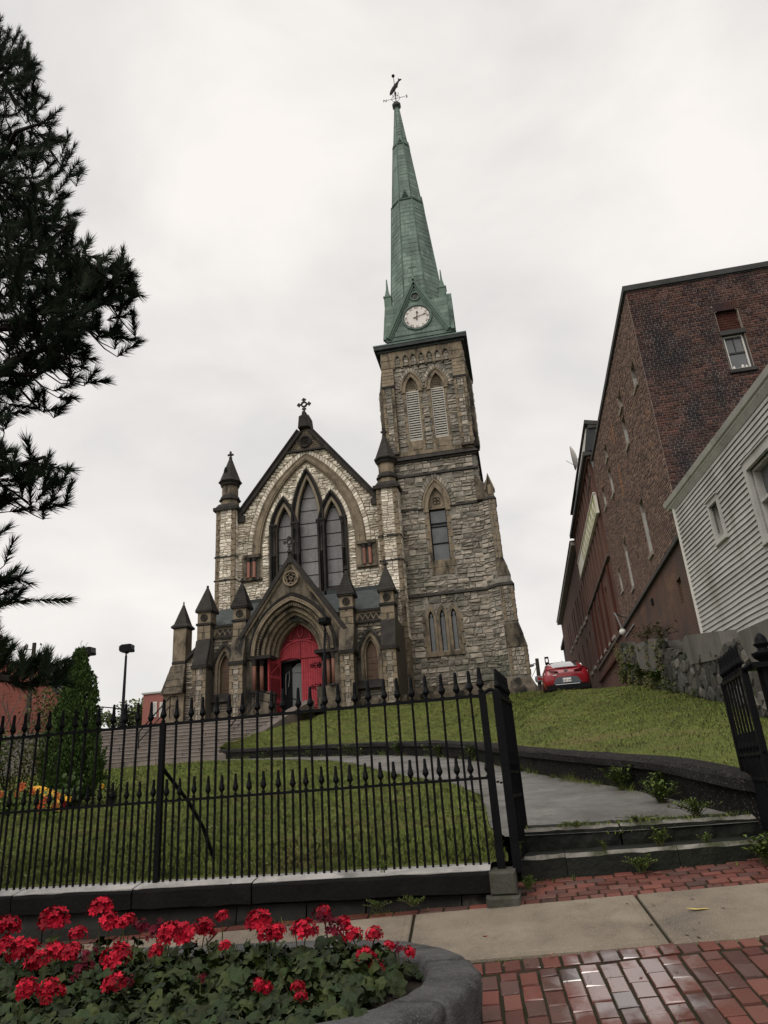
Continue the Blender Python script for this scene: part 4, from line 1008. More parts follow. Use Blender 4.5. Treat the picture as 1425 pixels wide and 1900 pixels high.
# boarded shoulder panels under a depressed arch, tracery vesica above
arcL = [(DC + DW * 1.0 * math.sin(t), 8.72 + .98 * cos(t)) for t in lin(-pi / 2 * .97, pi / 2 * .97, 20)]
b.strip(FD, [(x, z) for x, z in arcL], [(DC + (x - DC) * .95, z - .09) for x, z in arcL], -.03, .07)
v_ = [(DC + .17 * sin(t), 10.17 + .36 * cos(t)) for t in lin(0, 2 * pi, 20)]; b.strip(FD, v_, [(DC + (x - DC) * .7, 10.17 + (z - 10.17) * .84) for x, z in v_], -.03, .05)
for sx in (-1, 1):
    q = [(DC + sx * (.62 - .5 * t ** 2), 9.72 + .85 * t) for t in lin(0, 1, 8)]; b.strip(FD, q, [(x - sx * .05, z) for x, z in q], -.03, .05)
b.box(FD, DC - .66, DC + .66, 9.66, 9.73, -.03, .055)
part('door_tracery', 'door_red', tym)(b)
ar_in = lambda x: 8.72 + .98 * math.sqrt(max(0, 1 - ((x - DC) / DW) ** 2)) - .1
for i in range(18):
    x0 = DC - DW + .1 + i * (2 * DW - .2) / 18; x1 = x0 + (2 * DW - .2) / 18 - .012
    zb_ = 8.66 if x0 > DC - .06 else 8.50 + .17 * (1 - ((x0 - DC + .6) / .7) ** 2) + .05
    b = MB(); b.prism(FD, [(x0, zb_), (x1, zb_), (x1, min(ar_in(x1), ar_in(x0)) ), (x0, min(ar_in(x0), ar_in(x1)))], -.03, .035); part('plank', 'door_red', tym)(b)
b = MB(); b.box(FD, DC - .03, DC + .03, 8.6, 9.66, 0, .06); part('mullion', 'door_dark_red', tym)(b)
# right leaf shut, boarded, with strap hinges
leaf = MB(); leaf.box(FD, DC + .02, DC + DW - .05, 5.3, 8.62, -.05, .0); lf = part('door_leaf', 'door_dark_red')(leaf)
for i in range(9):
    w_ = (DW - .07) / 9; x0 = DC + .02 + i * w_; b = MB(); b.bbox(FD, x0, x0 + w_ - .012, 5.32, 8.6, 0, .035, .008); part('plank', 'door_red', lf)(b)
def hinge(F, x, z, s):
    b = MB(); T = lambda pts, r=.016: b.tube([F(x + s * p, z + q, .05) for p, q in pts], r, 5)
    T([(0, 0), (-.55, 0)]); T([(-.42, 0), (-.5, .10), (-.62, .08)]); T([(-.42, 0), (-.5, -.10), (-.62, -.08)]); T([(-.55, .03), (-.66, 0), (-.55, -.03)])
    for sg in (-1, 1):
        T([(-.22, 0), (-.26, sg * .1), (-.36, sg * .16), (-.42, sg * .12), (-.38, sg * .07)]); T([(-.02, 0), (-.06, sg * .1), (-.14, sg * .14), (-.2, sg * .1), (-.17, sg * .05)])
    for p, q in ((-.1, .0), (-.1, .11), (-.1, -.11), (-.17, 0), (-.03, 0)): b.ball(F(x + s * p, z + q, .05), .05, 6, (1, .4, 1))
    return b.build('strap_hinge', 'iron_black', lf)
for z in (8.2, 7.05, 5.95): hinge(FD, DC + DW - .08, z, 1)
# left leaf standing open towards the steps
hx = DC - DW + .12; FO = Frame((hx, 37.9, 0), (-.30, -.95, 0), (0, 0, 1), (.95, -.30, 0))
b = MB(); b.box(FO, 0, 1.12, 5.3, 8.5, -.03, .03); b.prism(FO, [(0, 8.5), (1.12, 8.5), (1.12, 8.62), (0, 8.72)], -.03, .03); ol = part('open_door_leaf', 'door_red')(b)
b = MB()
for z0, z1 in ((5.4, 6.35), (6.5, 7.6), (7.75, 8.4)): b.box(FO, .12, 1.0, z0, z1, .03, .034)
part('leaf_panel', 'door_dark_red', ol)(b)
b = MB(); b.tube([FO(.2, 8.35, .045), FO(.9, 7.85, .045)], .035, 5); part('leaf_brace', 'door_red', ol)(b)
# opening: dark reveal, grey glazed inner door with black frame and a pull
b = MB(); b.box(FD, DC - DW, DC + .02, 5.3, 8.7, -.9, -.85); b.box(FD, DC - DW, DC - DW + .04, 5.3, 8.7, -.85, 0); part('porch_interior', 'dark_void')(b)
b = MB(); b.prism(front(38.35), [(DC - .62, 5.3), (DC + .0, 5.3), (DC + .0, 8.5), (DC - .35, 8.45), (DC - .62, 8.2)], -.02, 0); ip = part('inner_door', 'grey_pane')(b)
b = MB(); b.box(front(38.3), DC - DW + .1, DC - .62, 5.3, 8.6, -.02, 0); b.box(front(38.34), DC - .62, DC, 7.95, 7.965, 0, .01); b.prism(FD, [(DC - DW, 8.48), (DC, 8.6), (DC, 8.66), (DC - DW, 8.56)], -.2, -.01); part('inner_frame', 'car_black', ip)(b)
b = MB(); b.tube([front(38.2)(DC - .95, 7.5, .02), front(38.2)(DC - .92, 7.9, .02), front(38.2)(DC - .75, 8.05, .02), front(38.2)(DC - .72, 7.7, .02), front(38.2)(DC - .8, 7.2, .02)], .025, 5); b.tube([front(38.2)(DC - .95, 7.75, .02), front(38.2)(DC - .95, 6.8, .02)], .025, 5); part('door_pull', 'galv', ip)(b)
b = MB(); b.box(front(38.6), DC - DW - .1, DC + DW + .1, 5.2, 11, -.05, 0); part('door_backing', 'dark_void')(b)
# ================================================================== tower
FT = front(40.5); TX0, TX1 = -6.25, -.75; TC = -3.5
LW = [(-4.345, 25.87, .42, 1.05), (-2.685, 25.87, .42, 1.05)]
MWc = -3.48
lanc = [(-4.46, 10.7, .15, .36), (-3.80, 10.72, .15, .36), (-3.14, 10.74, .15, .36)]
holes = [arch(c, z, a, h, 8, 22.2) for c, z, a, h in LW] + [arch(MWc, 17.45, .53, 1.35, 8, 14.1)] + [arch(c, z, a, h, 6, 8.75) for c, z, a, h in lanc]
b = MB(); b.prism(FT, [(TX0, 5), (TX1, 5), (TX1, 29.2), (TX0, 29.2)], -5.5, 0, holes); tower = part('tower_wall', 'tower_mortar')(b)
def ok_t(x, z):
    if z > 27.75: return False
    if z > 21.4:
        if abs(x - TC) > 1.98: return False
        for c, zs, a, h in LW:
            if inside(arch(c, zs, .92, 1.8, 8, 25.6), x, z): return False
            if abs(x - c) < .60 and z < 25.9: return False
    elif 12 < z:
        if inside(arch(MWc, 17.45, 1.12, 2.3, 8, 17.1), x, z): return False
        if abs(x - MWc) < .80 and 13.1 < z < 17.6: return False
        if z < 13.15 and abs(x - MWc) < .5: return z < 13.1
    else:
        if abs(x + 3.8) < 1.14 and 8.4 < z < 10.75: return False
        for c, z_, a, h in lanc:
            if inside(arch(c, z_, .36, .80, 8, 8.4), x, z): return False
    return x < -.98
for za_, zb_ in ((6.8, 11.96), (12.14, 17.43), (17.57, 19.70), (19.88, 20.68), (21.43, 27.74)): stones += courses(FT, -5.95, -.9, za_, zb_, ok_t, (.25, .42), (.32, .78), .03, .08, rgm, tower)
for sx, Fs in ((1, Frame((TX1, 40.5, 0), (0, 1, 0), (0, 0, 1), (1, 0, 0))), (-1, Frame((TX0, 46, 0), (0, -1, 0), (0, 0, 1), (-1, 0, 0)))):
    stones += courses(Fs, .1, 5.4, 19.0, 28.9, lambda x, z: not 20.7 < z < 21.4, (.22, .38), (.4, .9), .026, .07, rgm, tower)
def strings(zs, d, x0, x1, m='coping_stone', h=.16, par=None):
    b = MB()
    for z in zs:
        b.hexa([FT(x0, z - h / 2, -.2), FT(x1, z - h / 2, -.2), FT(x0, z + h / 2, -.2), FT(x1, z + h / 2, -.2), FT(x0, z - h / 2, d), FT(x1, z - h / 2, d), FT(x0, z + h / 2, d * .3), FT(x1, z + h / 2, d * .3)])
    part('string_course', m, par or tower)(b)
strings((12.05,), .16, TX0 - .02, -.9); strings((19.78,), .14, TX0 - .02, -.72); strings((17.5,), .12, TX0, -4.3); strings((17.5,), .12, -2.66, -.9)
b = MB(); b.hexa([FT(TX0 - .2, 20.83, -5.7), FT(TX1 + .22, 20.83, -5.7), FT(TX0 + .05, 21.15, -5.4), FT(TX1 - .02, 21.15, -5.4), FT(TX0 - .2, 20.83, .26), FT(TX1 + .22, 20.83, .26), FT(TX0 + .05, 21.15, .06), FT(TX1 - .02, 21.15, .06)])
b.box(FT, TX0 - .08, TX1 + .1, 20.68, 20.83, -5.6, .14)
part('belfry_string', 'coping_stone', tower)(b)
b = MB(); x = TX0 + .4
while x < TX1 - .6: b.bbox(FT, x, x + .82, 21.16, 21.42, -.1, .09, .01); x += .835
part('belfry_base', 'dressed_stone', tower)(b)
# belfry corner pilasters with stepped weatherings
for sx in (-1, 1):
    cx = TC + sx * 2.36; b = MB(); stepped(b, FT, cx - .40, cx + .40, [(21.3, .30), (26.2, .30)]); pil = part('belfry_pilaster', 'dark_mortar', CH)(b)
    Fp = front(40.2); quoins(Fp, cx - .40, cx + .40, 21.4, 26.15, .025, 'b', (.3, .42), (.15, .24), dressed)
    stones += courses(Fp, cx - .26, cx + .26, 21.4, 26.15, rect_ok(cx - .22, cx + .22), (.22, .34), (.2, .4), .022, .05, rgm, pil)
    b = MB(); b.box(FT, cx - .44, cx + .44, 26.14, 26.3, 0, .36); part('pilaster_string', 'black_stone', pil)(b)
    for k in range(6):
        z0 = 26.3 + k * .29; c = .31 - k * .045; b = MB(); b.hexa([FT(cx - .40, z0, 0), FT(cx + .40, z0, 0), FT(cx - .40, z0 + .29, 0), FT(cx + .40, z0 + .29, 0), FT(cx - .40, z0, c + .02), FT(cx + .40, z0, c + .02), FT(cx - .40, z0 + .285, c - .045), FT(cx + .40, z0 + .285, c - .045)])
        part('weathering_slab', 'dressed_stone', pil)(b)
    # matching pilaster round the corner
    x0 = TX1 if sx > 0 else TX0; Fs = Frame((x0, 40.5, 0), (0, 1, 0), (0, 0, 1), (sx, 0, 0)); b = MB(); stepped(b, Fs, .15, .95, [(21.3, .30), (26.2, .30), (26.2, .26), (28.0, .02)]); part('side_pilaster', 'dressed_dark', pil)(b)
    stones += courses(Frame((x0 + sx * .3, 40.5, 0), (0, 1, 0), (0, 0, 1), (sx, 0, 0)), .15, .95, 21.4, 26.1, lambda x, z: True, (.22, .34), (.25, .45), .022, .05, rgm, pil)
# upper frieze: blind arcade and plain band
b = MB(); b.prism(FT, [(TX0 + .02, 27.78), (TX1 - .02, 27.78), (TX1 - .02, 29.02), (TX0 + .02, 29.02)], -.1, .12, [arch(TC - 1.62 + i * .54 + .0, 28.2, .17, .42, 6, 27.8) for i in range(7)])
part('blind_arcade', 'dressed_stone', tower)(b)
b = MB()
for i in range(7):
    a = TC - 1.62 + i * .54; b.strip(FT, arch(a, 28.2, .21, .49, 6), arch(a, 28.2, .165, .41, 6), .1, .16)
for i in range(8): b.box(FT, TC - 1.89 + i * .54 - .07, TC - 1.89 + i * .54 + .07, 27.62, 27.78, 0, .17)
part('arcade_moulding', 'dressed_dark', tower)(b)
stones += courses(front(40.46), TC - 1.9, TC + 1.9, 27.8, 28.5, lambda x, z: True, (.2, .3), (.2, .4), .02, .03, rgm, tower)
for sx in (-1, 1):
    b = MB(); cx = TC + sx * 2.36; b.bbox(FT, cx - .38, cx + .38, 28.35, 28.85, .1, .15, .012); part('frieze_panel', 'dressed_stone', tower)(b)
# cornice
b = MB(); E_ = .38; b.box(FT, TX0 - E_, TX1 + E_, 29.18, 29.42, -5.5 - E_, E_); b.box(FT, TX0 - .2, TX1 + .2, 29.0, 29.18, -5.7, .2); part('cornice', 'lead_dark')(b)
b = MB(); b.box(FT, TX0 - E_ - .03, TX1 + E_ + .03, 29.42, 29.52, -5.53 - E_, E_ + .03)
b.loft([[FT(TX0 - E_, 29.52, E_), FT(TX1 + E_, 29.52, E_), FT(TX1 + E_, 29.52, -5.5 - E_), FT(TX0 - E_, 29.52, -5.5 - E_)], [FT(TX0 + .62, 30.0, -.55), FT(TX1 - .62, 30.0, -.55), FT(TX1 - .62, 30.0, -4.95), FT(TX0 + .62, 30.0, -4.95)]])
part('roof_skirt', 'copper')(b)

# belfry louvres
for c, zs, a, h in LW:
    b = MB(); b.strip(FT, arch(c, zs, .72, 1.42, 10, 25.72), arch(c, zs, .42, 1.02, 10, 25.72), -.3, .12)
    b.strip(FT, arch(c, zs, .76, 1.48, 10), arch(c, zs, .66, 1.33, 10), 0, .18)
    for sx in (-1, 1):
        z = 21.45; k = 0
        while z < 25.7:
            w_ = (.14, .24)[k % 2]; xx = c + sx * (.42 + w_ / 2); b.bbox(FT, xx - w_ / 2, xx + w_ / 2, z, z + .41, -.3, .05, .01); z += .425; k += 1
    b.box(FT, c - .42, c + .42, 21.45, 22.2, -.3, .02); b.bbox(FT, c - .34, c + .34, 21.55, 22.02, 0, .05, .02)
    lw = part('belfry_window', 'dressed_stone')(b)
    vo = MB(); ring(FT, c, zs, .78, 1.50, 1.0, 1.80, 18, .07, vo, rgm); part('voussoirs', 'tower_stone', lw)(vo)['kind'] = 'stuff'
    b = MB(); b.prism(front(40.62), arch(c, zs, .42, 1.02, 10, 25.84), -.05, 0); part('tympanum', 'dressed_stone', lw)(b)
    b = MB()
    for k in range(3):
        an = pi / 2 + k * 2 * pi / 3; d = circ(c + .13 * cos(an), 26.28 + .13 * sin(an), .115, 10); e = circ(c + .13 * cos(an), 26.28 + .13 * sin(an), .08, 10); b.strip(front(40.62), d + [d[0]], e + [e[0]], -.03, .04)
    for sx in (-1, 1): b.ball(front(40.62)(c + sx * .28, 26.0, .02), .03, 6)
    part('trefoil', 'dressed_dark', lw)(b)
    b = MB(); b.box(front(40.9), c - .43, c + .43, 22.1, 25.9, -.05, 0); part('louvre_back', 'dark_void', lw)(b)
    b = MB(); b.box(front(40.58), c - .42, c - .38, 22.2, 25.84, -.1, .04); b.box(front(40.58), c + .38, c + .42, 22.2, 25.84, -.1, .04); b.box(front(40.58), c - .38, c + .38, 22.2, 22.28, -.1, .05); b.box(front(40.58), c - .38, c + .38, 25.78, 25.85, -.1, .04); part('louvre_frame', 'louvre_white', lw)(b)
    for k in range(20):
        z = 22.32 + k * .174; b = MB(); F_ = front(40.58)
        b.hexa([F_(c - .38, z + .10, -.10), F_(c + .38, z + .10, -.10), F_(c - .38, z + .115, -.09), F_(c + .38, z + .115, -.09), F_(c - .38, z, .01), F_(c + .38, z, .01), F_(c - .38, z + .085, .03), F_(c + .38, z + .085, .03)])
        part('louvre_slat', 'louvre_white', lw)(b)
b = MB(); b.bbox(FT, TC - .13, TC + .13, 26.0, 26.4, 0, .08, .02); part('corbel', 'dressed_dark', tower)(b)

# middle window
zs = 17.45
b = MB(); b.strip(FT, arch(MWc, zs, .84, 1.88, 10, 17.2), arch(MWc, zs, .52, 1.34, 10, 17.2), -.4, .10); b.strip(FT, arch(MWc, zs, .88, 1.95, 10), arch(MWc, zs, .78, 1.78, 10), 0, .16)
for sx in (-1, 1):
    z = 13.2; k = 0
    while z < 17.15:
        w_ = (.16, .30)[k % 2]; xx = MWc + sx * (.52 + w_ / 2); b.bbox(FT, xx - w_ / 2, xx + w_ / 2, z, z + .44, -.4, .05, .01); z += .455; k += 1
for k in range(2): b.bbox(FT, MWc - .52, MWc + .52, 13.2 + k * .46, 13.2 + k * .46 + .45, -.4, .02, .012)
mw = part('tower_window', 'dressed_stone')(b)
vo = MB(); ring(FT, MWc, zs, .92, 2.0, 1.18, 2.36, 22, .075, vo, rgm); part('voussoirs', 'tower_stone', mw)(vo)['kind'] = 'stuff'
b = MB(); b.prism(front(40.62), arch(MWc, zs, .53, 1.35, 10, 17.42), -.05, 0); part('tympanum', 'dressed_stone', mw)(b)
b = MB(); F_ = front(40.62)
for k in range(4):
    an = pi / 4 + k * pi / 2; d = circ(MWc + .14 * cos(an), 17.95 + .14 * sin(an), .14, 10); e = circ(MWc + .14 * cos(an), 17.95 + .14 * sin(an), .09, 10); b.strip(F_, d + [d[0]], e + [e[0]], -.03, .05)
for sx in (-1, 1): b.ball(F_(MWc + sx * .36, 17.6, .02), .03, 6)
part('quatrefoil', 'dressed_dark', mw)(b)
F_ = front(40.78); b = MB()
for z in (14.12, 15.22, 16.3, 17.38): b.box(F_, MWc - .5, MWc + .5, z - .035, z + .035, -.1, .06)
for x in (-.5, .5): b.box(F_, MWc + x - .035, MWc + x + .035, 14.1, 17.42, -.1, .06)
b.box(F_, MWc - .5, MWc + .5, 16.42, 16.56, 0, .03); fr = part('window_frame', 'car_black', mw)(b)
for z0, z1 in ((14.15, 15.19), (15.25, 16.27), (16.33, 17.35)): b = MB(); b.box(F_, MWc - .47, MWc + .47, z0, z1, -.03, 0); part('pane', 'window_glass', mw)(b)
b = MB(); b.box(F_, MWc - .46, MWc + .46, 16.42, 16.55, 0, .012); part('sash_rail', 'trim_grey', mw)(b)
# three slit lancets
b = MB(); out3 = []
for c, z, a, h in lanc: b.strip(FT, arch(c, z, .31, .70, 8, 8.62), arch(c, z, .15, .38, 8, 8.62), -.4, .07)
b.box(FT, -4.92, -2.68, 8.42, 8.64, -.2, .14)
for sx in (-1, 1):
    for k in range(6): w_ = (.1, .24)[k % 2]; xx = -3.8 + sx * (.97 + w_ / 2); b.bbox(FT, xx - w_ / 2, xx + w_ / 2, 8.66 + k * .35, 8.66 + k * .35 + .34, 0, .06, .01)
sw = part('slit_windows', 'dressed_stone')(b)
for c, z, a, h in lanc:
    b = MB(); b.prism(front(40.62), arch(c, z, .15, .38, 6, 8.7), -.02, 0); ww = part('slit_pane', 'window_glass', sw)(b)
    b = MB(); b.strip(front(40.56), arch(c, z, .15, .38, 6, 8.66), arch(c, z, .115, .28, 6, 8.66), -.05, .02); b.ball(front(40.56)(c - .09, 10.76, 0), .05, 6); b.ball(front(40.56)(c + .09, 10.76, 0), .05, 6); part('slit_frame', 'iron_black', sw)(b)
# plinth
b = MB(); 
for z0, z1, d0, d1 in ((5, 6.35, .42, .42), (6.35, 6.55, .42, .22), (6.55, 6.78, .22, .04)):
    b.hexa([FT(-5.9, z0, 0), FT(-.8, z0, 0), FT(-5.9, z1, 0), FT(-.8, z1, 0), FT(-5.9, z0, d0), FT(-.8, z0, d0), FT(-5.9, z1, d1), FT(-.8, z1, d1)])
part('tower_plinth', 'dressed_dark', tower)(b)
# clasping buttress at the right corner: canted inner face, offsets
def plan(z, r, fy, k=1.0): return [Vector((-1.15, 40.6, z)), Vector((-.32 * 1.0, 40.5 - fy, z)), Vector((r, 40.5 - fy, z)), Vector((r, 41.6, z)), Vector((-1.15, 41.6, z))]
b = MB()
lv = [(5, .75, .62), (8.45, .72, .60), (9.8, .42, .48), (12.15, .42, .48), (12.6, .34, .44), (13.65, .06, .34), (17.6, .04, .34)]
b.loft([plan(*q) for q in lv]); bt = part('tower_buttress', 'tower_mortar')(b)
FCn = lambda fy: Frame((-1.15, 40.6, 0), (.83, -(fy + .1), 0), (0, 0, 1), (-(fy + .1), -.83, 0))
for z0, z1, fy in ((6.9, 8.6, .61), (8.6, 11.95, .50), (12.2, 17.4, .38)):
    Fq = FCn(fy); W_ = hypot(.83, fy + .1); stones += courses(Fq, .08, W_ - .02, z0, z1, lambda x, z: True, (.2, .34), (.3, .6), .026, .07, rgm, bt)
for z0, z1, r_, fy in ((6.9, 8.4, .72, .61), (9.9, 11.95, .42, .50), (13.7, 17.4, .05, .36)):
    Fq = front(40.5 - fy); quoins(Fq, -.30, r_, z0, z1, .03, 'b', (.3, .45), (.16, .17) if r_ > .3 else (.12, .15), dressed)
    stones += courses(Fq, -.14, r_ - .16, z0, z1, lambda x, z: True, (.2, .34), (.15, .3), .02, .05, rgm, bt)
    Fs = Frame((r_, 40.5 - fy, 0), (0, 1, 0), (0, 0, 1), (1, 0, 0)); stones += courses(Fs, .05, 1.0 + fy, z0, z1, lambda x, z: True, (.2, .34), (.2, .4), .02, .05, rgm, bt)
for (z0, r0, f0), (z1, r1, f1) in (((8.45, .75, .63), (9.1, .60, .57)), ((9.1, .62, .58), (9.8, .44, .5)), ((12.6, .36, .46), (13.1, .23, .42)), ((13.1, .25, .43), (13.68, .07, .36))):
    b = MB(); q = lambda z, r, f: [Vector((-.36, 40.5 - f - .02, z)), Vector((r + .03, 40.5 - f - .02, z)), Vector((r + .03, 41.65, z)), Vector((-.36, 41.65, z))]
    b.loft([q(z0, r0, f0), q(z1, r1, f1)]); part('weathering_slab', 'dressed_dark', bt)(b)
b = MB()
for z, r_, f in ((12.1, .42, .48), (17.5, .05, .35)): b.loft([[p + Vector((-.04, -.1, 0)) if i < 2 else p + Vector((.1, -.1 if i == 2 else .05, 0)) for i, p in enumerate(plan(z - .08, r_, f))], plan(z + .1, r_ + .01, f + .01)])
part('string_course', 'coping_stone', bt)(b)
b = MB()
for z0, z1, e0, e1 in ((5, 6.15, .30, .30), (6.15, 6.4, .30, .16), (6.4, 6.78, .16, .0)):
    q = lambda z, e: [Vector((-1.0, 40.5 - .35 - e, z)), Vector((-.36, 40.5 - .62 - e, z)), Vector((.73 + e, 40.5 - .62 - e, z)), Vector((.73 + e, 41.7, z)), Vector((-1.0, 41.7, z))]
    b.loft([q(z0, e0), q(z1, e1)])
part('buttress_plinth', 'dressed_dark', bt)(b)
b = MB()   # gablet where it dies into the wall
F_ = front(40.16); b.prism(F_, [(-1.0, 17.5), (.06, 17.5), (.06, 18.1), (-.18, 18.95), (-.45, 18.5), (-1.0, 19.2)], -.8, 0)
b.loft([[Vector((-.9, 40.55, 17.6)), Vector((-.42, 40.16, 17.6)), Vector((-.42, 40.8, 17.6))], [Vector((-.9, 40.55, 18.4)), Vector((-.75, 40.48, 18.9)), Vector((-.75, 40.6, 18.9))]])
part('gablet', 'dressed_dark', bt)(b)
b = MB(); b.strip(F_, [(-.5, 18.05), (-.18, 19.12), (.14, 18.05)], [(-.42, 18.02), (-.18, 18.93), (.06, 18.02)], -.6, .08); b.box(F_, -.28, -.08, 17.75, 18.35, 0, .03); part('gablet_coping', 'dressed_stone', bt)(b)

# ================================================================== spire
SC = Vector((TC - .03, 42.78, 0)); HB = 2.17
b = MB(); b.box(WORLD, SC.x - HB, SC.x + HB, SC.y - HB, SC.y + HB, 29.7, 32.9)
b.box(WORLD, SC.x - HB - .06, SC.x + HB + .06, SC.y - HB - .06, SC.y + HB + .06, 29.95, 30.25)
base = part('spire_base', 'copper')(b)
SPR = [(30.0, 2.14), (35.1, 1.77), (43.15, 1.19), (43.16, 1.13), (49.5, .62), (49.51, .565), (54.2, .16)]
TIP = Vector((-.12, 0, 0))
def oct_ring(z, ap, e=0):
    R = (ap + e) / cos(pi / 8); c = SC + TIP * ((z - 30) / 24)
    return [Vector((c.x + R * cos(pi / 8 + k * pi / 4), c.y + R * sin(pi / 8 + k * pi / 4), z)) for k in range(8)]
b = MB(); b.loft([oct_ring(z, a) for z, a in SPR]); spire = part('spire', 'copper')(b)
def ap_at(z): return float(np.interp(z, [q[0] for q in SPR], [q[1] for q in SPR]))
panels = []
for k in range(8):
    z = 30.6
    while z < 53.6:
        h = .40 if z < 43 else .36; z1 = z + h
        if (43.0 < z1 < 43.4) or (49.3 < z1 < 49.8): z = z1; continue
        r0, r1 = oct_ring(z, ap_at(z)), oct_ring(z1, ap_at(z1)); A, B, C, D = r0[k - 1], r0[k], r1[k], r1[k - 1]
        wd = (B - A).length; n = max(1, round(wd / .62)); off = .5 if int((z - 30) / .38) % 2 else 0
        nm = (B - A).cross(D - A).normalized()
        cuts = sorted({0.0, 1.0, *[(i + off) / n for i in range(1, n)]}); 
        if off and n > 1: cuts = sorted(set(cuts) | {off / n})
        for t0, t1 in zip(cuts, cuts[1:]):
            if t1 - t0 < .05: continue
            g = .008 / wd; P = [A.lerp(B, t0 + g), A.lerp(B, t1 - g), D.lerp(C, t1 - g), D.lerp(C, t0 + g)]; l0 = rgm.uniform(.016, .032); l1 = rgm.uniform(.006, .014)
            Q = [P[0] + nm * l0, P[1] + nm * (l0 + rgm.uniform(-.006, .006)), P[2] + nm * l1, P[3] + nm * l1]
            panels.append((P, Q, k))
        z = z1
panels.sort(key=lambda t: (t[2] not in (5, 6, 7, 4), t[0][0].z))
pst = MB()
for i, (P, Q, k) in enumerate(panels):
    mbp = MB() if i < 300 else pst; vs = P + Q; r_ = rgm.uniform(.05, 1)
    mbp.add(vs, [(4, 5, 6, 7), (0, 1, 5, 4), (1, 2, 6, 5), (3, 0, 4, 7), (2, 3, 7, 6)], r_)
    if i < 300: o = mbp.build('copper_panel', 'copper', spire)
pst.build('copper_panels', 'copper', spire, False, 'stuff')
b = MB()
for k in range(8): b.tube([oct_ring(z, a, .01)[k] for z, a in SPR], [.055, .055, .05, .05, .045, .045, .03], 6)
for z, a in ((43.15, 1.19), (49.5, .62)):
    for k in range(8): b.tube([oct_ring(z, a, .02)[k], oct_ring(z, a, .02)[(k + 1) % 8]], .06, 6)
part('spire_rolls', 'copper_trim', spire)(b)
for z, a, s_ in ((43.25, 1.13, .34), (49.6, .56, .2)):
    for k in (5, 7, 3, 1):
        an = k * pi / 4 + pi / 4; d = Vector((cos(an), sin(an), 0)); t = Vector((-sin(an), cos(an), 0)); c = SC + TIP * ((z - 30) / 24)
        Fl = Frame(c + d * (a * 1.0 + .06) + Vector((0, 0, z)), t, (0, 0, 1), d); b = MB(); b.prism(Fl, [(-s_, 0), (s_, 0), (0, s_ * 3.0)], -.4, .0); lu = part('lucarne', 'copper_trim', spire)(b)
        b = MB(); b.prism(Fl, [(-s_ * .75, .05), (s_ * .75, .05), (0, s_ * 2.4)], -.1, .012)
        part('lucarne_louvre', 'dark_void', spire)(b)
        b = MB()
        for q in range(4): w_ = s_ * .72 * (1 - (q + .6) / 5.2); b.box(Fl, -w_, w_, .1 + q * s_ * .48, .14 + q * s_ * .48, 0, .03)
        part('lucarne_slat', 'copper_trim', spire)(b)
# base cladding in sheets, corner pedestals with spikes
FB = front(SC.y - HB); cl = []
bv = block_variants('copper_sheet', 'copper', 4, 6, .004, .02, .03)
for Fq in (FB, Frame((SC.x + HB, SC.y, 0), (0, 1, 0), (0, 0, 1), (1, 0, 0)), Frame((SC.x - HB, SC.y, 0), (0, -1, 0), (0, 0, 1), (-1, 0, 0))):
    cc = SC.x if Fq is FB else 0
    for j in range(8):
        z = 30.27 + j * .33; x = -HB + (j % 2) * -.3
        while x < HB - .05:
            a0, a1 = max(x, -HB), min(x + .62, HB)
            if a1 - a0 > .1: cl.append((Fq, cc + a0 + .006, cc + a1 - .006, z + .006, z + .324, .012))
            x += .62
emit(cl, bv, 'copper_sheet', 'copper', base, 60, 'copper_sheets')
for sx in (-1, 1):
    for sy in (-1, 1):
        c = Vector((SC.x + sx * (HB - .24), SC.y + sy * (HB - .24), 0)); b = MB(); b.box(WORLD, c.x - .25, c.x + .25, c.y - .25, c.y + .25, 32.6, 33.75); b.box(WORLD, c.x - .29, c.x + .29, c.y - .29, c.y + .29, 33.7, 33.8)
        b.loft([[c + Vector((q * .2, w_ * .2, 33.8)) for q, w_ in ((-1, -1), (1, -1), (1, 1), (-1, 1))], [c + Vector((q * .08, w_ * .08, 34.5)) for q, w_ in ((-1, -1), (1, -1), (1, 1), (-1, 1))], [c + Vector((q * .035, w_ * .035, 35.4)) for q, w_ in ((-1, -1), (1, -1), (1, 1), (-1, 1))]])
        pd = part('corner_pinnacle', 'copper_trim', base)(b)
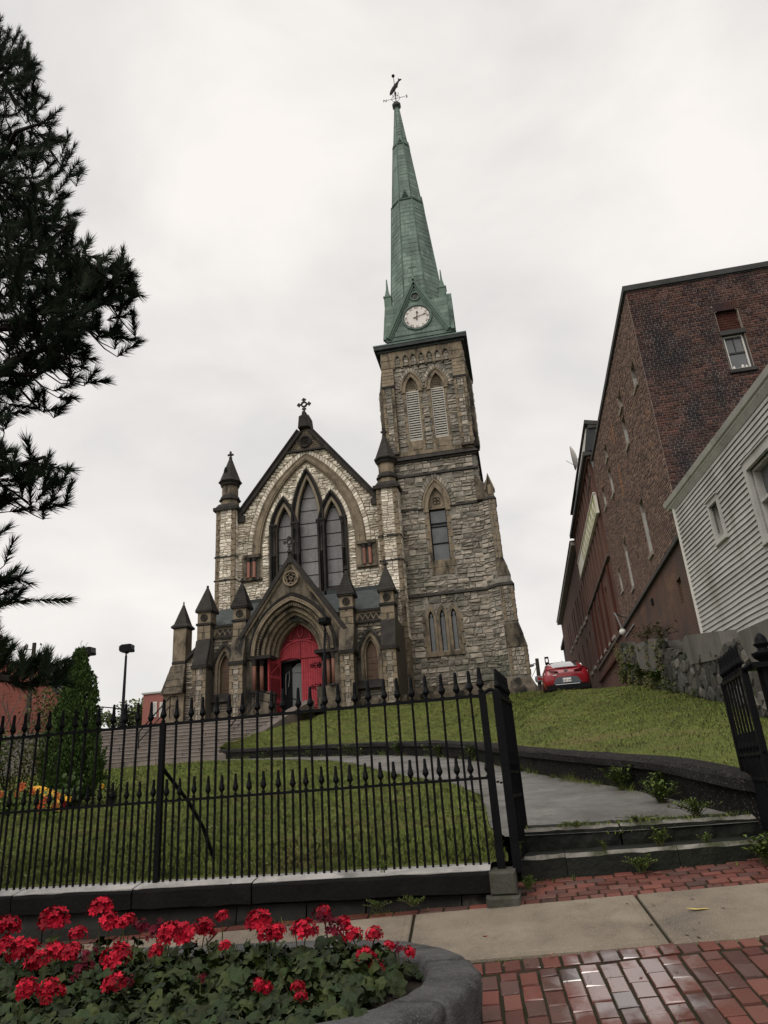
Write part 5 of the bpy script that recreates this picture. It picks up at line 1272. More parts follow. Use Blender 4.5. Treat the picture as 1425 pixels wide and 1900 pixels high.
# gables with clock on the front
for kk, Fq in enumerate((front(SC.y - HB - .04), Frame((SC.x + HB + .04, SC.y, 0), (0, 1, 0), (0, 0, 1), (1, 0, 0)), Frame((SC.x - HB - .04, SC.y, 0), (0, -1, 0), (0, 0, 1), (-1, 0, 0)))):
    gc = SC.x if kk == 0 else 0; gt = 34.7; b = MB()
    b.prism(Fq, [(gc - HB + .02, 30.2), (gc + HB - .02, 30.2), (gc, gt - .15)], -1.9, .02); gab = part('clock_gable', 'copper', CH)(b)
    for sx in (-1, 1):
        L_ = hypot(HB, gt - 30.2); ux, uz = HB / L_, (gt - 30.2) / L_
        P = lambda t, o_: (gc + sx * (HB - ux * t) - sx * uz * o_, 30.2 + uz * t - ux * o_)
        for o0, o1, d in ((-.06, .12, .24), (.12, .24, .16), (.24, .34, .08)):
            b = MB(); b.prism(Fq, [P(0, o1), P(L_ - o1 * .45, o1), P(L_ - o0 * .45, o0), P(0, o0)], -.1, d); part('gable_roll', 'copper_trim', gab)(b)
    if kk: continue
    for j in range(9):
        z = 30.3 + j * .36; hw = HB * (1 - (z + .36 - 30.2) / (gt - 30.2)) - .36
        x = -hw
        while x < hw - .05:
            x1 = min(x + .7, hw); 
            if hypot((x + x1) / 2, z + .18 - 31.56) > 1.05 and hypot((x + x1) / 2, z + .18 - 33.3) > .4: b = MB(); b.bbox(Fq, gc + x + .006, gc + x1 - .006, z + .006, z + .352, 0, .034, .006); o = part('copper_sheet', 'copper', gab)(b); o['rnd'] = rgm.random()
            x = x1
    b = MB(); d = circ(gc, 33.3, .36, 20); e = circ(gc, 33.3, .27, 20); b.strip(Fq, d + [d[0]], e + [e[0]], 0, .1); oc = part('oculus', 'copper_trim', gab)(b)
    b = MB(); b.prism(Fq, circ(gc, 33.3, .28, 16), 0, .03); part('oculus_back', 'dark_void', gab)(b)
    for i in range(5): x = -.18 + i * .09; hh = math.sqrt(.27 ** 2 - x * x); b = MB(); b.box(Fq, gc + x - .018, gc + x + .018, 33.3 - hh, 33.3 + hh * .55, .03, .06); part('oculus_bar', 'galv', gab)(b)
    b = MB(); b.lathe(Fq(gc, 0, .05), [(.16, 34.5), (.12, 34.75), (.05, 35.0), (.03, 35.9)], 6); b.box(Fq, gc - .26, gc + .26, 35.78, 35.84, .02, .07); b.box(Fq, gc - .03, gc + .03, 35.9, 36.2, .02, .07); part('gable_finial', 'copper_trim', gab)(b)
    CZ = 31.56; CR = .93
    b = MB(); d = circ(gc, CZ, CR + .10, 36); e = circ(gc, CZ, CR, 36); b.strip(Fq, d + [d[0]], e + [e[0]], 0, .13); clock = part('clock', 'copper_trim', CH)(b)
    b = MB(); d = circ(gc, CZ, CR, 36); e = circ(gc, CZ, CR - .05, 36); b.strip(Fq, d + [d[0]], e + [e[0]], 0, .11); part('clock_rim', 'lead_dark', clock)(b)
    b = MB(); b.prism(Fq, circ(gc, CZ, CR - .04, 36), 0, .07); part('clock_face', 'clock_white', clock)(b)
    for i, t in enumerate('XII I II III IV V VI VII VIII IX X XI'.split()):
        an = pi / 2 - i * pi / 6; o = text(t, .27 if len(t) < 4 else .23, Fq, gc + .745 * cos(an), CZ + .745 * sin(an), .076, 'clock_bronze', clock, 'numeral', an - pi / 2)
    def hand(an, L, wd, nm):
        b = MB(); Fh = Frame(Fq(gc, CZ, .10), Fq.u * cos(an) + Fq.v * sin(an), Fq.v * cos(an) - Fq.u * sin(an), Fq.n)
        b.prism(Fh, [(-.26, -.02), (-.2, -.05), (0, -wd * .6), (L * .6, -wd * .4), (L * .68, -wd * 1.4), (L * .8, -wd * 1.3), (L, 0), (L * .8, wd * 1.3), (L * .68, wd * 1.4), (L * .6, wd * .4), (0, wd * .6), (-.2, .05), (-.26, .02)], 0, .02); return part(nm, 'clock_bronze', clock)(b)
    hand(pi / 2 - radians(6), .5, .05, 'hour_hand'); hand(pi / 2 - radians(74), .74, .03, 'minute_hand')
    b = MB(); b.lathe((0, 0, 0), [(.07, -.03), (.07, .03)], 10); 
# weathervane
TP = SC + TIP + Vector((0, 0, 54.15)); VT = Frame(TP)
vane = MB(); vane.lathe(TP, [(.16, -.35), (.2, -.1), (.36, .1), (.38, .34), (.24, .52), (.08, .56)], 8, .5); vn = part('spire_knob', 'lead_dark')(vane)
b = MB(); b.tube([TP + Vector((0, 0, .5)), TP + Vector((0, 0, 3.3)), TP + Vector((-.03, 0, 3.7))], [.045, .03, .02], 6); b.ball(TP + Vector((-.03, 0, 3.8)), .14, 10); b.ball(TP + Vector((0, 0, 1.75)), .1, 8); b.ball(TP + Vector((0, 0, 1.6)), .08, 8)
vn = part('weathervane', 'iron_black')(b)
b = MB(); zc = 1.12; b.tube([VT(-.78, zc, 0), VT(.78, zc, 0)], .02, 5); b.tube([VT(0, zc, -.6), VT(0, zc, .6)], .02, 5)
c_ = [VT(.35 * cos(t), zc + .35 * sin(t), 0) for t in lin(0, 2 * pi, 20)]; b.tube(c_, .018, 5); b.tube([VT(0, zc + .35 * sin(t), .35 * cos(t)) for t in lin(0, 2 * pi, 20)], .015, 5)
for sx in (-1, 1):
    for sy in (-1, 1): b.tube([VT(sx * .1, zc + sy * .2 + .3, 0), VT(sx * .25, zc + .42, 0), VT(sx * .3, zc + .6, 0), VT(sx * .2, zc + .62, 0)], .016, 4)
part('compass_ring', 'iron_black', vn)(b)
text('N', .42, VT, -.92, zc - .02, 0, 'iron_black', vn, 'compass_letter', 0, .02); text('S', .42, VT, .92, zc - .02, 0, 'plate_ink', vn, 'compass_letter', 0, .02)
b = MB(); Ff = Frame(VT(.02, 2.5, -.04), (.50, 0, .86), (-.86, 0, .50)); prof = [(-.95, .02), (-.8, .10), (-.5, .17), (-.1, .19), (.3, .14), (.62, .06), (.74, .05), (.98, .19), (.9, .02), (.96, -.16), (.74, -.05), (.62, -.06), (.3, -.12), (.1, -.22), (0, -.15), (-.4, -.15), (-.75, -.09)]
b.prism(Ff, prof, -.05, .05); b.loft([[Ff(x, w_ * k, 0) if False else Ff(x, w_ * cos(t), .09 * sin(t) * w_ / .17) for t in lin(0, 2 * pi, 8)[:-1]] for x, w_, k in ((-.9, .03, 1), (-.6, .13, 1), (-.1, .17, 1), (.3, .11, 1), (.65, .05, 1))])
part('fish', 'iron_black', vn)(b)

# ---------------- masonry pieces: the largest are parts of their wall, the rest one joined part of it
by = {}
for t in stones: by.setdefault(t[6].name, []).append(t)
mats_ = lambda nm: 'nave_stone' if nm.startswith(('nave', 'pier')) else ('porch_stone' if nm.startswith(('porch', 'aisle')) else 'tower_stone')
SV = {k: stone_variants('stone', k, .75, 6, i) for i, k in enumerate(('nave_stone', 'porch_stone', 'tower_stone'))}
quota = {'nave_wall': 70, 'porch_wall': 60, 'tower_wall': 110}
for nm, L_ in by.items():
    m_ = mats_(nm); emit(L_, SV[m_], 'stone', m_, bpy.data.objects[nm], quota.get(nm, 6), 'wall_stones', 17)
emit(dressed, block_variants('quoin', 'dressed_stone', 5, 12, .01, .03, .03), 'quoin', 'dressed_stone', CH, 60, 'quoins')
# ================================================================== dark brick block on the right
XB = 4.8
BK = thing('brick_building', 'tall dark brown brick building standing behind the grey clapboard house', 'building', (7, 22, 5))
FB1 = front(19.1); FL1 = Frame((XB, 0, 0), (0, 1, 0), (0, 0, 1), (-1, 0, 0))         # a is Y on the long side
rgb = random.Random(31)
bw1 = part('front_wall', 'brick_mortar', BK)
# openings: long side (y, z0, z1), front window
SIDE = [(20.4, 12.7, 13.5), (23.3, 12.1, 13.15), (23.15, 13.45, 14.0), (27.95, 12.15, 13.25), (27.8, 13.65, 14.2), (30.4, 12.5, 13.4), (23.3, 8.15, 10.0), (27.8, 8.15, 10.05), (30.4, 8.7, 9.65)]
WH = .30
def sidewall(name, y0, y1, z0, z1, m, holes, x=XB, th=.4, par=None):
    F = Frame((x, 0, 0), (0, 1, 0), (0, 0, 1), (-1, 0, 0)); b = MB(); b.prism(F, [(y0, z0), (y1, z0), (y1, z1), (y0, z1)], -th, 0, holes); return b.build(name, m, par)
hs = [arch(y, z1 - .12, WH, .14, 4, z0) for y, z0, z1 in SIDE]
sw_ = sidewall('side_wall', 19.12, 32.0, 7.45, 15.3, 'brick_mortar', hs, XB, .35, BK)
b = MB(); b.prism(FB1, [(XB, 7.45), (12, 7.45), (12, 15.3), (XB, 15.3)], -.35, 0, [[(7.12, 12.05), (7.74, 12.05), (7.74, 14.06), (7.12, 14.06)]]); fw = bw1(b)
b = MB(); b.box(WORLD, XB + .4, 12, 19.5, 31.9, 5, 15.2); b.build('core', 'dark_void', BK)
b = MB(); b.box(Frame((0, 32, 0)), XB + .02, 12, 5, 15.3, 0, .1); b.build('rear_wall', 'brick_mortar_dark', BK)
BV = block_variants('brick', 'brick_dark', 5, 8, .02, .03, .08); BVs = block_variants('brick', 'brick_side', 5, 9, .02, .03, .08)
def clip(ok, p, q, z):
    a, b_ = ok(p + .005, z), ok(q - .005, z)
    if a and b_: return p, q
    if not a and not b_: return None
    lo, hi = p, q
    for _ in range(9):
        m_ = (lo + hi) / 2
        if ok(m_, z) == a: lo = m_
        else: hi = m_
    return (p, lo) if a else (hi, q)
def bond(F, a0, a1, b0, b1, ok, L=.215, H=.0805, g=.011, d=.022, hdr=6):
    out = []; k = 0; z = b0
    while z < b1 - H * .5:
        l = L / 2 if k % hdr == hdr - 1 else L; x = a0 - (l / 2 if k % 2 else 0)
        while x < a1 - .02:
            p, q = max(x, a0), min(x + l, a1)
            pq = clip(ok, p, q, z + H / 2) if q - p > .04 else None
            if pq and pq[1] - pq[0] > .03:
                p, q = pq; out.append((F, p + g / 2, q - g / 2, z + g / 2, z + H - g / 2, d * rgb.uniform(.5, 1.2)))
            x += l
        z += H; k += 1
    return out
okf = lambda x, z: not (7.11 < x < 7.75 and 11.95 < z < 14.06) and not (abs(x - 7.43) < .26 + (z - 14.06) * .38 and 14.0 < z < 14.34) and x - XB < 4.3 and z > 8.0 + (x - XB) * .75
it = bond(FB1, XB, 9.2, 8.2, 15.26, okf, .215, .0805, .017)
emit(it, BV, 'brick', 'brick_dark', fw, 290, 'bricks')
def oks(y, z): return not any(abs(y - w_[0]) < WH + .02 and w_[1] < z < w_[2] for w_ in SIDE)
it = bond(FL1, 19.1, 32.0, 7.5, 15.25, oks, .215, .0805, .022)
emit(it, BVs, 'brick', 'brick_side', sw_, 0, 'bricks')
for y, z0, z1 in SIDE:
    tall = z1 - z0 > .8
    b = MB(); b.box(FL1, y - WH, y + WH, z0, z1 - .12, -.2, -.16); w_ = b.build('window', 'dark_void', BK)
    b = MB(); b.box(FL1, y + WH - .035, y + WH, z0, z1 - .35, -.12, -.02); b.box(FL1, y - WH, y + WH, z0, z0 + .05, -.16, -.06); b.build('window_frame', 'trim_grey', w_)
    b = MB(); b.bbox(FL1, y - WH - .08, y + WH + .08, z0 - .13, z0, -.1, .07, .012); b.build('window_sill', 'brick_mortar', w_)
    b = MB(); b.box(FL1, y - WH + .06, y + WH - .08, z0 + .06, z1 - .3, -.16, -.13); b.build('pane', 'window_glass', w_)
# bricked-up head and sash window on the front
b = MB()
for i in range(10):
    t0, t1 = (i + .06) / 10, (i + .94) / 10; b.hexa([FB1(7.17 + .52 * t0, 14.06, -.1), FB1(7.17 + .52 * t1, 14.06, -.1), FB1(7.07 + .72 * t0, 14.33, -.1), FB1(7.07 + .72 * t1, 14.33, -.1), FB1(7.17 + .52 * t0, 14.06, .03), FB1(7.17 + .52 * t1, 14.06, .03), FB1(7.07 + .72 * t0, 14.33, .03), FB1(7.07 + .72 * t1, 14.33, .03)])
b.build('flat_arch', 'brick_dark', BK)
Fi = front(19.22); emit(bond(Fi, 7.12, 7.74, 13.34, 14.04, lambda x, z: True), block_variants('brick', 'brick_pier_red', 3, 2, .02, .03, .08), 'brick', 'brick_pier_red', fw, 0, 'infill_bricks')
b = MB(); b.box(Fi, 7.12, 7.74, 13.34, 14.06, -.02, .0); b.build('infill_wall', 'brick_mortar_dark', BK)
b = MB(); o4 = [(7.10, 12.05), (7.76, 12.05), (7.76, 13.36), (7.10, 13.36)]; i4 = [(7.16, 12.1), (7.70, 12.1), (7.70, 13.22), (7.16, 13.22)]
b.prism(FB1, o4, -.2, -.04, [i4]); b.box(FB1, 7.08, 7.78, 13.22, 13.36, -.1, .05); sw2 = b.build('sash_window', 'metal_flash', BK)
b = MB(); b.prism(FB1, i4, -.15, -.07, [[(7.20, 12.14), (7.66, 12.14), (7.66, 13.18), (7.20, 13.18)]]); b.build('inner_frame', 'white_paint', sw2)
b = MB(); b.box(FB1, 7.20, 7.66, 12.14, 13.18, -.16, -.13); b.build('pane', 'window_glass', sw2)
b = MB(); b.box(FB1, 7.42, 7.44, 12.66, 13.18, -.13, -.11); b.box(FB1, 7.20, 7.66, 12.63, 12.68, -.13, -.10); b.build('sash_bar', 'metal_flash', sw2)
b = MB(); b.bbox(FB1, 7.06, 7.8, 11.93, 12.05, -.1, .09, .012); b.build('window_sill', 'metal_flash', sw2)
b = MB(); 
for x, s_ in ((7.26, .05), (7.5, .06), (7.6, .045)): b.ball(FB1(x, 12.14 + s_, -.115), s_, 6, (.7, .2, 1))
b.build('window_ornament', 'white_paint', sw2)
b = MB(); b.box(WORLD, XB - .08, 12, 19.02, 32.02, 15.3, 15.48); b.box(WORLD, XB - .04, 12, 19.06, 32.0, 15.26, 15.3); b.build('parapet_cap', 'metal_flash', BK)
b = MB(); b.box(FL1, 19.05, 31.95, 7.36, 7.46, -.3, .09); b.build('belt_course', 'metal_flash', BK)
b = MB(); b.prism(FL1, [(18.0, 3), (31.95, 3), (31.95, 7.36), (18.0, 7.36)], -.5, -.02, [[(20.45, 5.9), (21.0, 5.9), (21.0, 6.6), (20.45, 6.6)]]); bs = b.build('basement_wall', 'old_brick', BK)
b = MB(); b.box(FL1, 20.45, 21.0, 5.9, 6.6, -.32, -.3); b.box(FL1, 20.8, 20.95, 5.9, 6.5, -.3, -.1); b.build('basement_window', 'pale_wood', bs)
b = MB(); b.box(FL1, 24.7, 25.0, 6.8, 7.0, -.1, .02); b.build('vent_hole', 'dark_void', bs)
b = MB(); b.prism(front(18.0), [(XB, 3), (7, 3), (7, 7.3), (XB, 7.3)], -1, -.02); b.build('basement_return', 'old_brick', BK)
b = MB(); b.box(FL1, 29.2, 31.9, 7.0, 7.06, 0, .03); b.build('conduit', 'galv', BK)

# ---- second block: red-brown piers, slatted mansard
B2 = thing('mansard_building', 'red brown brick building with long sign and slatted dark mansard roof', 'building', (7, 38, 5))
W2 = [(35.4, 7.7, 10.15), (37.0, 7.7, 10.1), (39.4, 7.75, 10.1), (41.6, 7.75, 10.1), (43.3, 7.8, 10.1)]
hs = [arch(y, z1 - .3, .33, .3, 5, z0) for y, z0, z1 in W2]
mw_ = sidewall('side_wall', 32.0, 44.3, 4.5, 15.9, 'brick_brown', hs, XB, .5, B2)
b = MB(); b.box(WORLD, XB + .45, 12, 32.1, 44.2, 5, 15.9); b.build('core', 'dark_void', B2)
for k, (y, z0, z1) in enumerate(W2):
    b = MB(); b.box(FL1, y - .33, y + .33, z0, z1, -.42, -.36); w_ = b.build('window', 'window_glass' if k else 'white_paint', B2)
    b = MB(); b.strip(FL1, arch(y, z1 - .3, .33, .3, 5, z0), arch(y, z1 - .3, .26, .24, 5, z0), -.36, -.2); b.build('window_frame', 'brick_pier_red' if k else 'white_paint', w_)
    b = MB(); b.bbox(FL1, y - .42, y + .42, z0 - .16, z0, -.1, .08, .012); b.build('window_sill', 'stone_trim', w_)
y = 32.3
while y < 44.0:
    b = MB(); b.box(FL1, y, y + .75, 10.85, 15.6, 0, .12); b.build('brick_pier', 'brick_brown', B2)
    b = MB(); b.box(FL1, y + .75, y + 1.28, 10.85, 15.6, -.1, .004); b.build('recessed_panel', 'brick_pier_red', B2); y += 1.28
for y in (33.0, 36.1, 38.2, 40.5, 42.5):
    b = MB(); b.box(FL1, y, y + .5, 7.6, 10.6, 0, .08); b.build('brick_pier', 'brick_pier_red', B2)
for z, d, m in ((10.72, .12, 'brick_mortar_dark'), (7.3, .10, 'brick_mortar_dark'), (6.6, .14, 'brick_pier_red'), (15.6, .2, 'brick_brown')):
    b = MB(); b.box(FL1, 32.02, 44.3, z, z + .13, 0, d); b.build('string_course', m, B2)
b = MB(); b.box(FL1, 31.9, 44.6, 15.73, 15.95, -.5, .35); b.build('eave', 'metal_flash', B2)
MF = Frame((XB - .25, 0, 15.95), (0, 1, 0), (.35, 0, 1.45), (-1.45, 0, .35)); 
b = MB(); b.box(MF, 31.9, 44.6, 0, 1.5, -.4, 0); b.build('mansard', 'roof_dark', B2)
for i in range(16):
    y = 32.2 + i * .45; b = MB(); b.box(MF, y, y + .2, .05, 1.4, 0, .05); o = b.build('mansard_slat', 'louvre_white' if i < 12 else 'galv', B2)
b = MB(); b.box(MF, 31.8, 44.7, 1.42, 1.62, -.5, .16); b.build('mansard_cap', 'metal_flash', B2)
b = MB(); b.box(front(31.99), XB + .15, 12, 15.4, 17.1, -.3, 0); b.build('end_gable', 'flaking_paint', B2)
b = MB(); b.box(front(31.95), XB + .1, 12, 17.1, 17.3, -.6, .12); b.build('end_gable_cap', 'metal_flash', B2)
b = MB(); b.box(FL1, 31.5, 31.55, 14.9, 15.2, 0, .1); b.tube([FL1(32.3, 14.9, .15), FL1(34.6, 14.7, .15)], .03, 5); b.build('roof_pipe', 'galv', B2)
# hanging sign
sg = thing('long_sign', 'long weathered green and white sign board high on the red brown brick wall', 'sign', (XB - .25, 38, 13.4))
b = MB(); Fs_ = Frame((XB - .14, 0, 0), (0, -1, 0), (0, 0, 1), (-1, 0, 0)); b.box(Fs_, -43.9, -32.1, 12.86, 13.86, -.06, .06); sb_ = b.build('sign_board', 'sign_white', sg)
b = MB(); b.box(Fs_, -40.6, -32.25, 12.95, 13.77, .06, .07); b.build('sign_field', 'sign_green', sg)
for z in (12.84, 13.82): b = MB(); b.box(Fs_, -43.95, -32.05, z, z + .06, -.02, .1); b.build('sign_frame', 'sign_white', sg)
rs = random.Random(9)
for i in range(8):                                        # painted strokes too worn to read
    a = -40.2 + i * .98; b = MB(); b.prism(Fs_, [(a, 13.02), (a + .12, 13.0), (a + .42, 13.45), (a + .72, 13.02), (a + .86, 13.05), (a + .5, 13.7), (a + .3, 13.72)], .068, .078); b.build('sign_stroke', 'sign_white', sg)
b = MB()
for y in (33, 36.5, 40, 43): b.box(FL1, y, y + .06, 13.1, 13.2, 0, .1)
b.build('sign_bracket', 'metal_flash', sg)
# satellite dish on that roof
ds = thing('satellite_dish', 'large pale satellite dish seen nearly edge on above the mansard roof', 'dish', (XB + .1, 37.5, 17.5))
b = MB(); Fd_ = Frame((XB + .02, 37.3, 18.05), (.18, 1, 0), (0, 0, 1), (-1, .18, .12)); rings = []
for r_ in lin(.02, 1, 6): rings.append([Fd_(1.0 * r_ * cos(t), .62 * r_ * sin(t), .22 * r_ * r_) for t in lin(0, 2 * pi, 24)[:-1]])
b.loft(rings, False); b.loft([[p - Fd_.n * .03 for p in r] for r in rings], False); b.build('dish', 'louvre_white', ds, True)
b = MB(); b.tube([Vector((XB + .15, 37.3, 17.2)), Vector((XB + .1, 37.3, 18.0))], .04, 6); b.tube([Fd_(0, -.5, .1), Fd_(0, -.1, .6)], .015, 5); b.build('dish_mast', 'galv', ds)

# ---- third block beyond
B3 = thing('far_brick_building', 'long lower brown brick building with pale eaves at the end of the drive', 'building', (7, 56, 6))
W3 = [(46.2, 10.9, 13.1), (47.8, 10.9, 13.1), (50.2, 11.1, 13.2), (51.8, 11.1, 13.3), (54.6, 11.3, 13.4), (56.4, 11.3, 13.4), (60.5, 11.5, 13.5), (62.6, 11.5, 13.6), (46, 7.8, 10), (48.5, 7.8, 10), (52, 8.1, 10.2), (56, 8.2, 10.3), (60, 8.4, 10.4)]
hs = [arch(y, z1 - .3, .36, .3, 4, z0) for y, z0, z1 in W3]
sidewall('side_wall', 44.3, 70, 4.5, 15.3, 'brick_brown', hs, XB, .5, B3)
b = MB(); b.box(WORLD, XB + .45, 14, 44.4, 69.9, 5, 15.2); b.build('core', 'dark_void', B3)
for y, z0, z1 in W3:
    b = MB(); b.box(FL1, y - .36, y + .36, z0, z1, -.42, -.38); w_ = b.build('window', 'window_glass', B3)
    b = MB(); b.bbox(FL1, y - .5, y + .5, z0 - .2, z0, -.1, .1, .012); b.build('window_sill', 'stone_trim', w_)
b = MB(); b.box(FL1, 44.65, 70.2, 15.3, 15.55, -1, .35); b.build('eave', 'stone_trim', B3)
b = MB(); b.box(FL1, 44.65, 70.2, 15.55, 15.62, -9, .4); b.build('roof', 'roof_dark', B3)
b = MB(); b.box(FL1, 44.65, 70, 12.0, 12.03, 0, .0); 
dh = MB(); dh.box(FL1, 70.2, 78, 9, 14.1, -4, -.35); dh.box(FL1, 70.2, 78, 14.1, 14.4, -4, -.1); tag(dh.build('rear_shed', 'roof_dark'), 'small dark roofed shed past the end of the brown brick buildings', 'shed')

# ---- bracket lamp on the brick
wl = thing('wall_lamp', 'white bulb lamp hanging from a bent pipe on the brick wall', 'lamp', (XB - .1, 30, 7.5))
b = MB(); P = lambda y, z, c: FL1(y, z, c); b.tube([P(30.9, 7.66, 0), P(30.75, 7.72, .25), P(30.3, 7.76, .5), P(30.05, 7.72, .55), P(29.9, 7.5, .5), P(29.75, 7.0, .42)], .035, 6); b.build('lamp_pipe', 'galv', wl)
b = MB(); b.ball(P(29.72, 6.86, .42), .13, 10); b.build('lamp_globe', 'white_paint', wl, True)
b = MB(); b.lathe(P(29.73, 0, .42), [(.05, 7.02), (.09, 6.98), (.1, 6.92), (.02, 6.92)], 10); b.build('lamp_collar', 'galv', wl)

# ================================================================== grey clapboard house
HS = thing('grey_house', 'small light grey clapboard house above the stone wall', 'house', (5.5, 15, 4))
hd = Vector((.10, -1, 0)).normalized(); hn = Vector((-1, -.10, 0)).normalized()
FH = Frame((4.6, 18.45, 0), hd, (0, 0, 1), hn)                 # a runs towards the street
HL = 14.0; HZ0, HZ1 = 3.3, 7.98
WIN = [(2.26, 2.74, 6.28, 7.06, .06), (4.45, 5.5, 5.62, 7.0, .10)]
holes = [[(a0, z0), (a1, z0), (a1, z1), (a0, z1)] for a0, a1, z0, z1, t in WIN]
b = MB(); b.prism(FH, [(0, HZ0), (HL, HZ0), (HL, HZ1), (0, HZ1)], -.25, 0, holes); hw_o = b.build('house_wall', 'trim_grey', HS)
b = MB(); b.prism(Frame(FH(0, 0, 0), -hn, (0, 0, 1), -hd), [(0, HZ0), (5.5, HZ0), (5.5, HZ1), (2.7, HZ1 + 1.6), (0, HZ1)], -.2, 0); b.build('end_wall', 'trim_grey', HS)
n = 40
for i in range(n):
    z0 = HZ0 + (HZ1 - HZ0 - .1) * i / n; h = (HZ1 - HZ0 - .1) / n; segs = [(0.07, HL)]
    for a0, a1, w0, w1, t in WIN:
        if z0 + h > w0 - .07 and z0 < w1 + .1:
            ns = []
            for s0, s1 in segs:
                if s0 < a0 - t < s1: ns += [(s0, a0 - t), (a1 + t, s1)]
                else: ns.append((s0, s1))
            segs = ns
    bb = MB()
    for s0, s1 in segs:
        k = max(1, int((s1 - s0) / .5)); rings = []
        for q in range(k + 1):
            a = s0 + (s1 - s0) * q / k; wv = .014 * mnoise.noise(Vector((a * .9, z0 * 1.5, 4))); w2 = .016 * mnoise.noise(Vector((a * .9, z0 * 1.5, 9)))
            rings.append([FH(a, z0 + .034 + w2, .006), FH(a, z0 - .010 + w2, .046 + wv), FH(a, z0 + h * 1.28 + w2, .006 + wv * .5), FH(a, z0 + h * 1.28, 0)])
        bb.loft(rings)
    o = bb.build('clapboard', 'siding', hw_o); o['rnd'] = rgb.random()
b = MB(); b.box(FH, -.04, .075, HZ0, HZ1, -.05, .06); b.build('corner_board', 'white_paint', HS)
for k, (a0, a1, z0, z1, t) in enumerate(WIN):
    b = MB(); t2 = t + .02
    b.prism(FH, [(a0 - t2, z0 - t2), (a1 + t2, z0 - t2), (a1 + t2, z1 + t2 * 1.5), (a0 - t2, z1 + t2 * 1.5)], -.05, .075, [[(a0, z0), (a1, z0), (a1, z1), (a0, z1)]])
    b.box(FH, a0 - t2 - .03, a1 + t2 + .03, z1 + t2 * 1.5, z1 + t2 * 1.5 + .03, -.02, .11); b.box(FH, a0 - t2 - .02, a1 + t2 + .02, z0 - t2 - .04, z0 - t2, -.02, .10)
    w_ = b.build('house_window', 'trim_grey', HS)
    b = MB(); b.prism(FH, [(a0, z0), (a1, z0), (a1, z1), (a0, z1)], -.2, -.12 if k == 0 else -.04, [[(a0 + .06, z0 + .06), (a1 - .06, z0 + .06), (a1 - .06, z1 - .06), (a0 + .06, z1 - .06)]])
    if k: b.box(FH, a0 + .06, a1 - .06, (z0 + z1) / 2 - .03, (z0 + z1) / 2 + .03, -.15, -.02)
    else:
        for q in range(3): b.box(FH, a0 + .12 + q * .2, a0 + .15 + q * .2, z0 + .06, z1 - .06, -.15, -.09)
    b.build('window_sash', 'trim_grey', w_)
    b = MB(); b.box(FH, a0, a1, z0, z1, -.24, -.17); b.build('pane', 'window_glass', w_)
# eave: soffit, fascia, gutter, roof slope behind
b = MB(); b.box(FH, -.3, HL, HZ1 - .02, HZ1 + .02, -.3, .10); b.build('soffit', 'trim_grey', HS)
b = MB(); b.loft([[FH(a, HZ1 - .12, .03), FH(a, HZ1 - .02, .10), FH(a, HZ1 + .0, .10), FH(a, HZ1 + .0, .03)] for a in lin(-.05, HL, 20)]); b.build('cove_moulding', 'trim_grey', HS)
b = MB(); b.box(FH, -.3, HL, HZ1 + .0, HZ1 + .17, .07, .10); b.build('fascia', 'white_paint', HS)
b = MB(); b.loft([[FH(a, HZ1 + .04, .10), FH(a, HZ1 + .06, .15), FH(a, HZ1 + .17, .19), FH(a, HZ1 + .18, .17), FH(a, HZ1 + .17, .10)] for a in lin(-.3, HL, 28)]); b.build('gutter', 'trim_grey', HS)
b = MB(); b.prism(Frame(FH(0, 0, 0), -hn, (0, 0, 1), -hd), [(-.12, HZ1 + .17), (2.7, HZ1 + 1.75), (5.8, HZ1 + .17), (5.8, HZ1 + .02), (2.7, HZ1 + 1.6), (-.12, HZ1 + .06)], -HL, .3); b.build('roof', 'roof_dark', HS)

# ================================================================== rubble wall under the house
RW = thing('rubble_wall', 'rough dark rubble stone wall with concrete patches beneath the grey house', 'wall', (4.3, 20, 3))
FRW = Frame((4.3, 0, 0), (0, 1, 0), (0, 0, 1), (-1, 0, 0))
topY = [6, 9, 12, 13.5, 14.6, 15.8, 17.3, 19.0, 20.2, 21.5, 22.2, 23.5, 25, 27.5, 29, 30.3, 30.6]; topZ = [2.45, 2.75, 3.15, 3.45, 3.85, 3.90, 4.0, 4.05, 4.5, 4.8, 5.2, 5.25, 5.5, 6.0, 6.1, 6.6, 6.55]
tz = lambda y: float(np.interp(y, topY, topZ))
b = MB(); b.prism(FRW, [(6, 0.5), (30.6, 2.5)] + [(y, z - .06) for y, z in zip(topY, topZ)][::-1], -.6, .012); rwo = b.build('wall_core', 'rubble_mortar', RW)
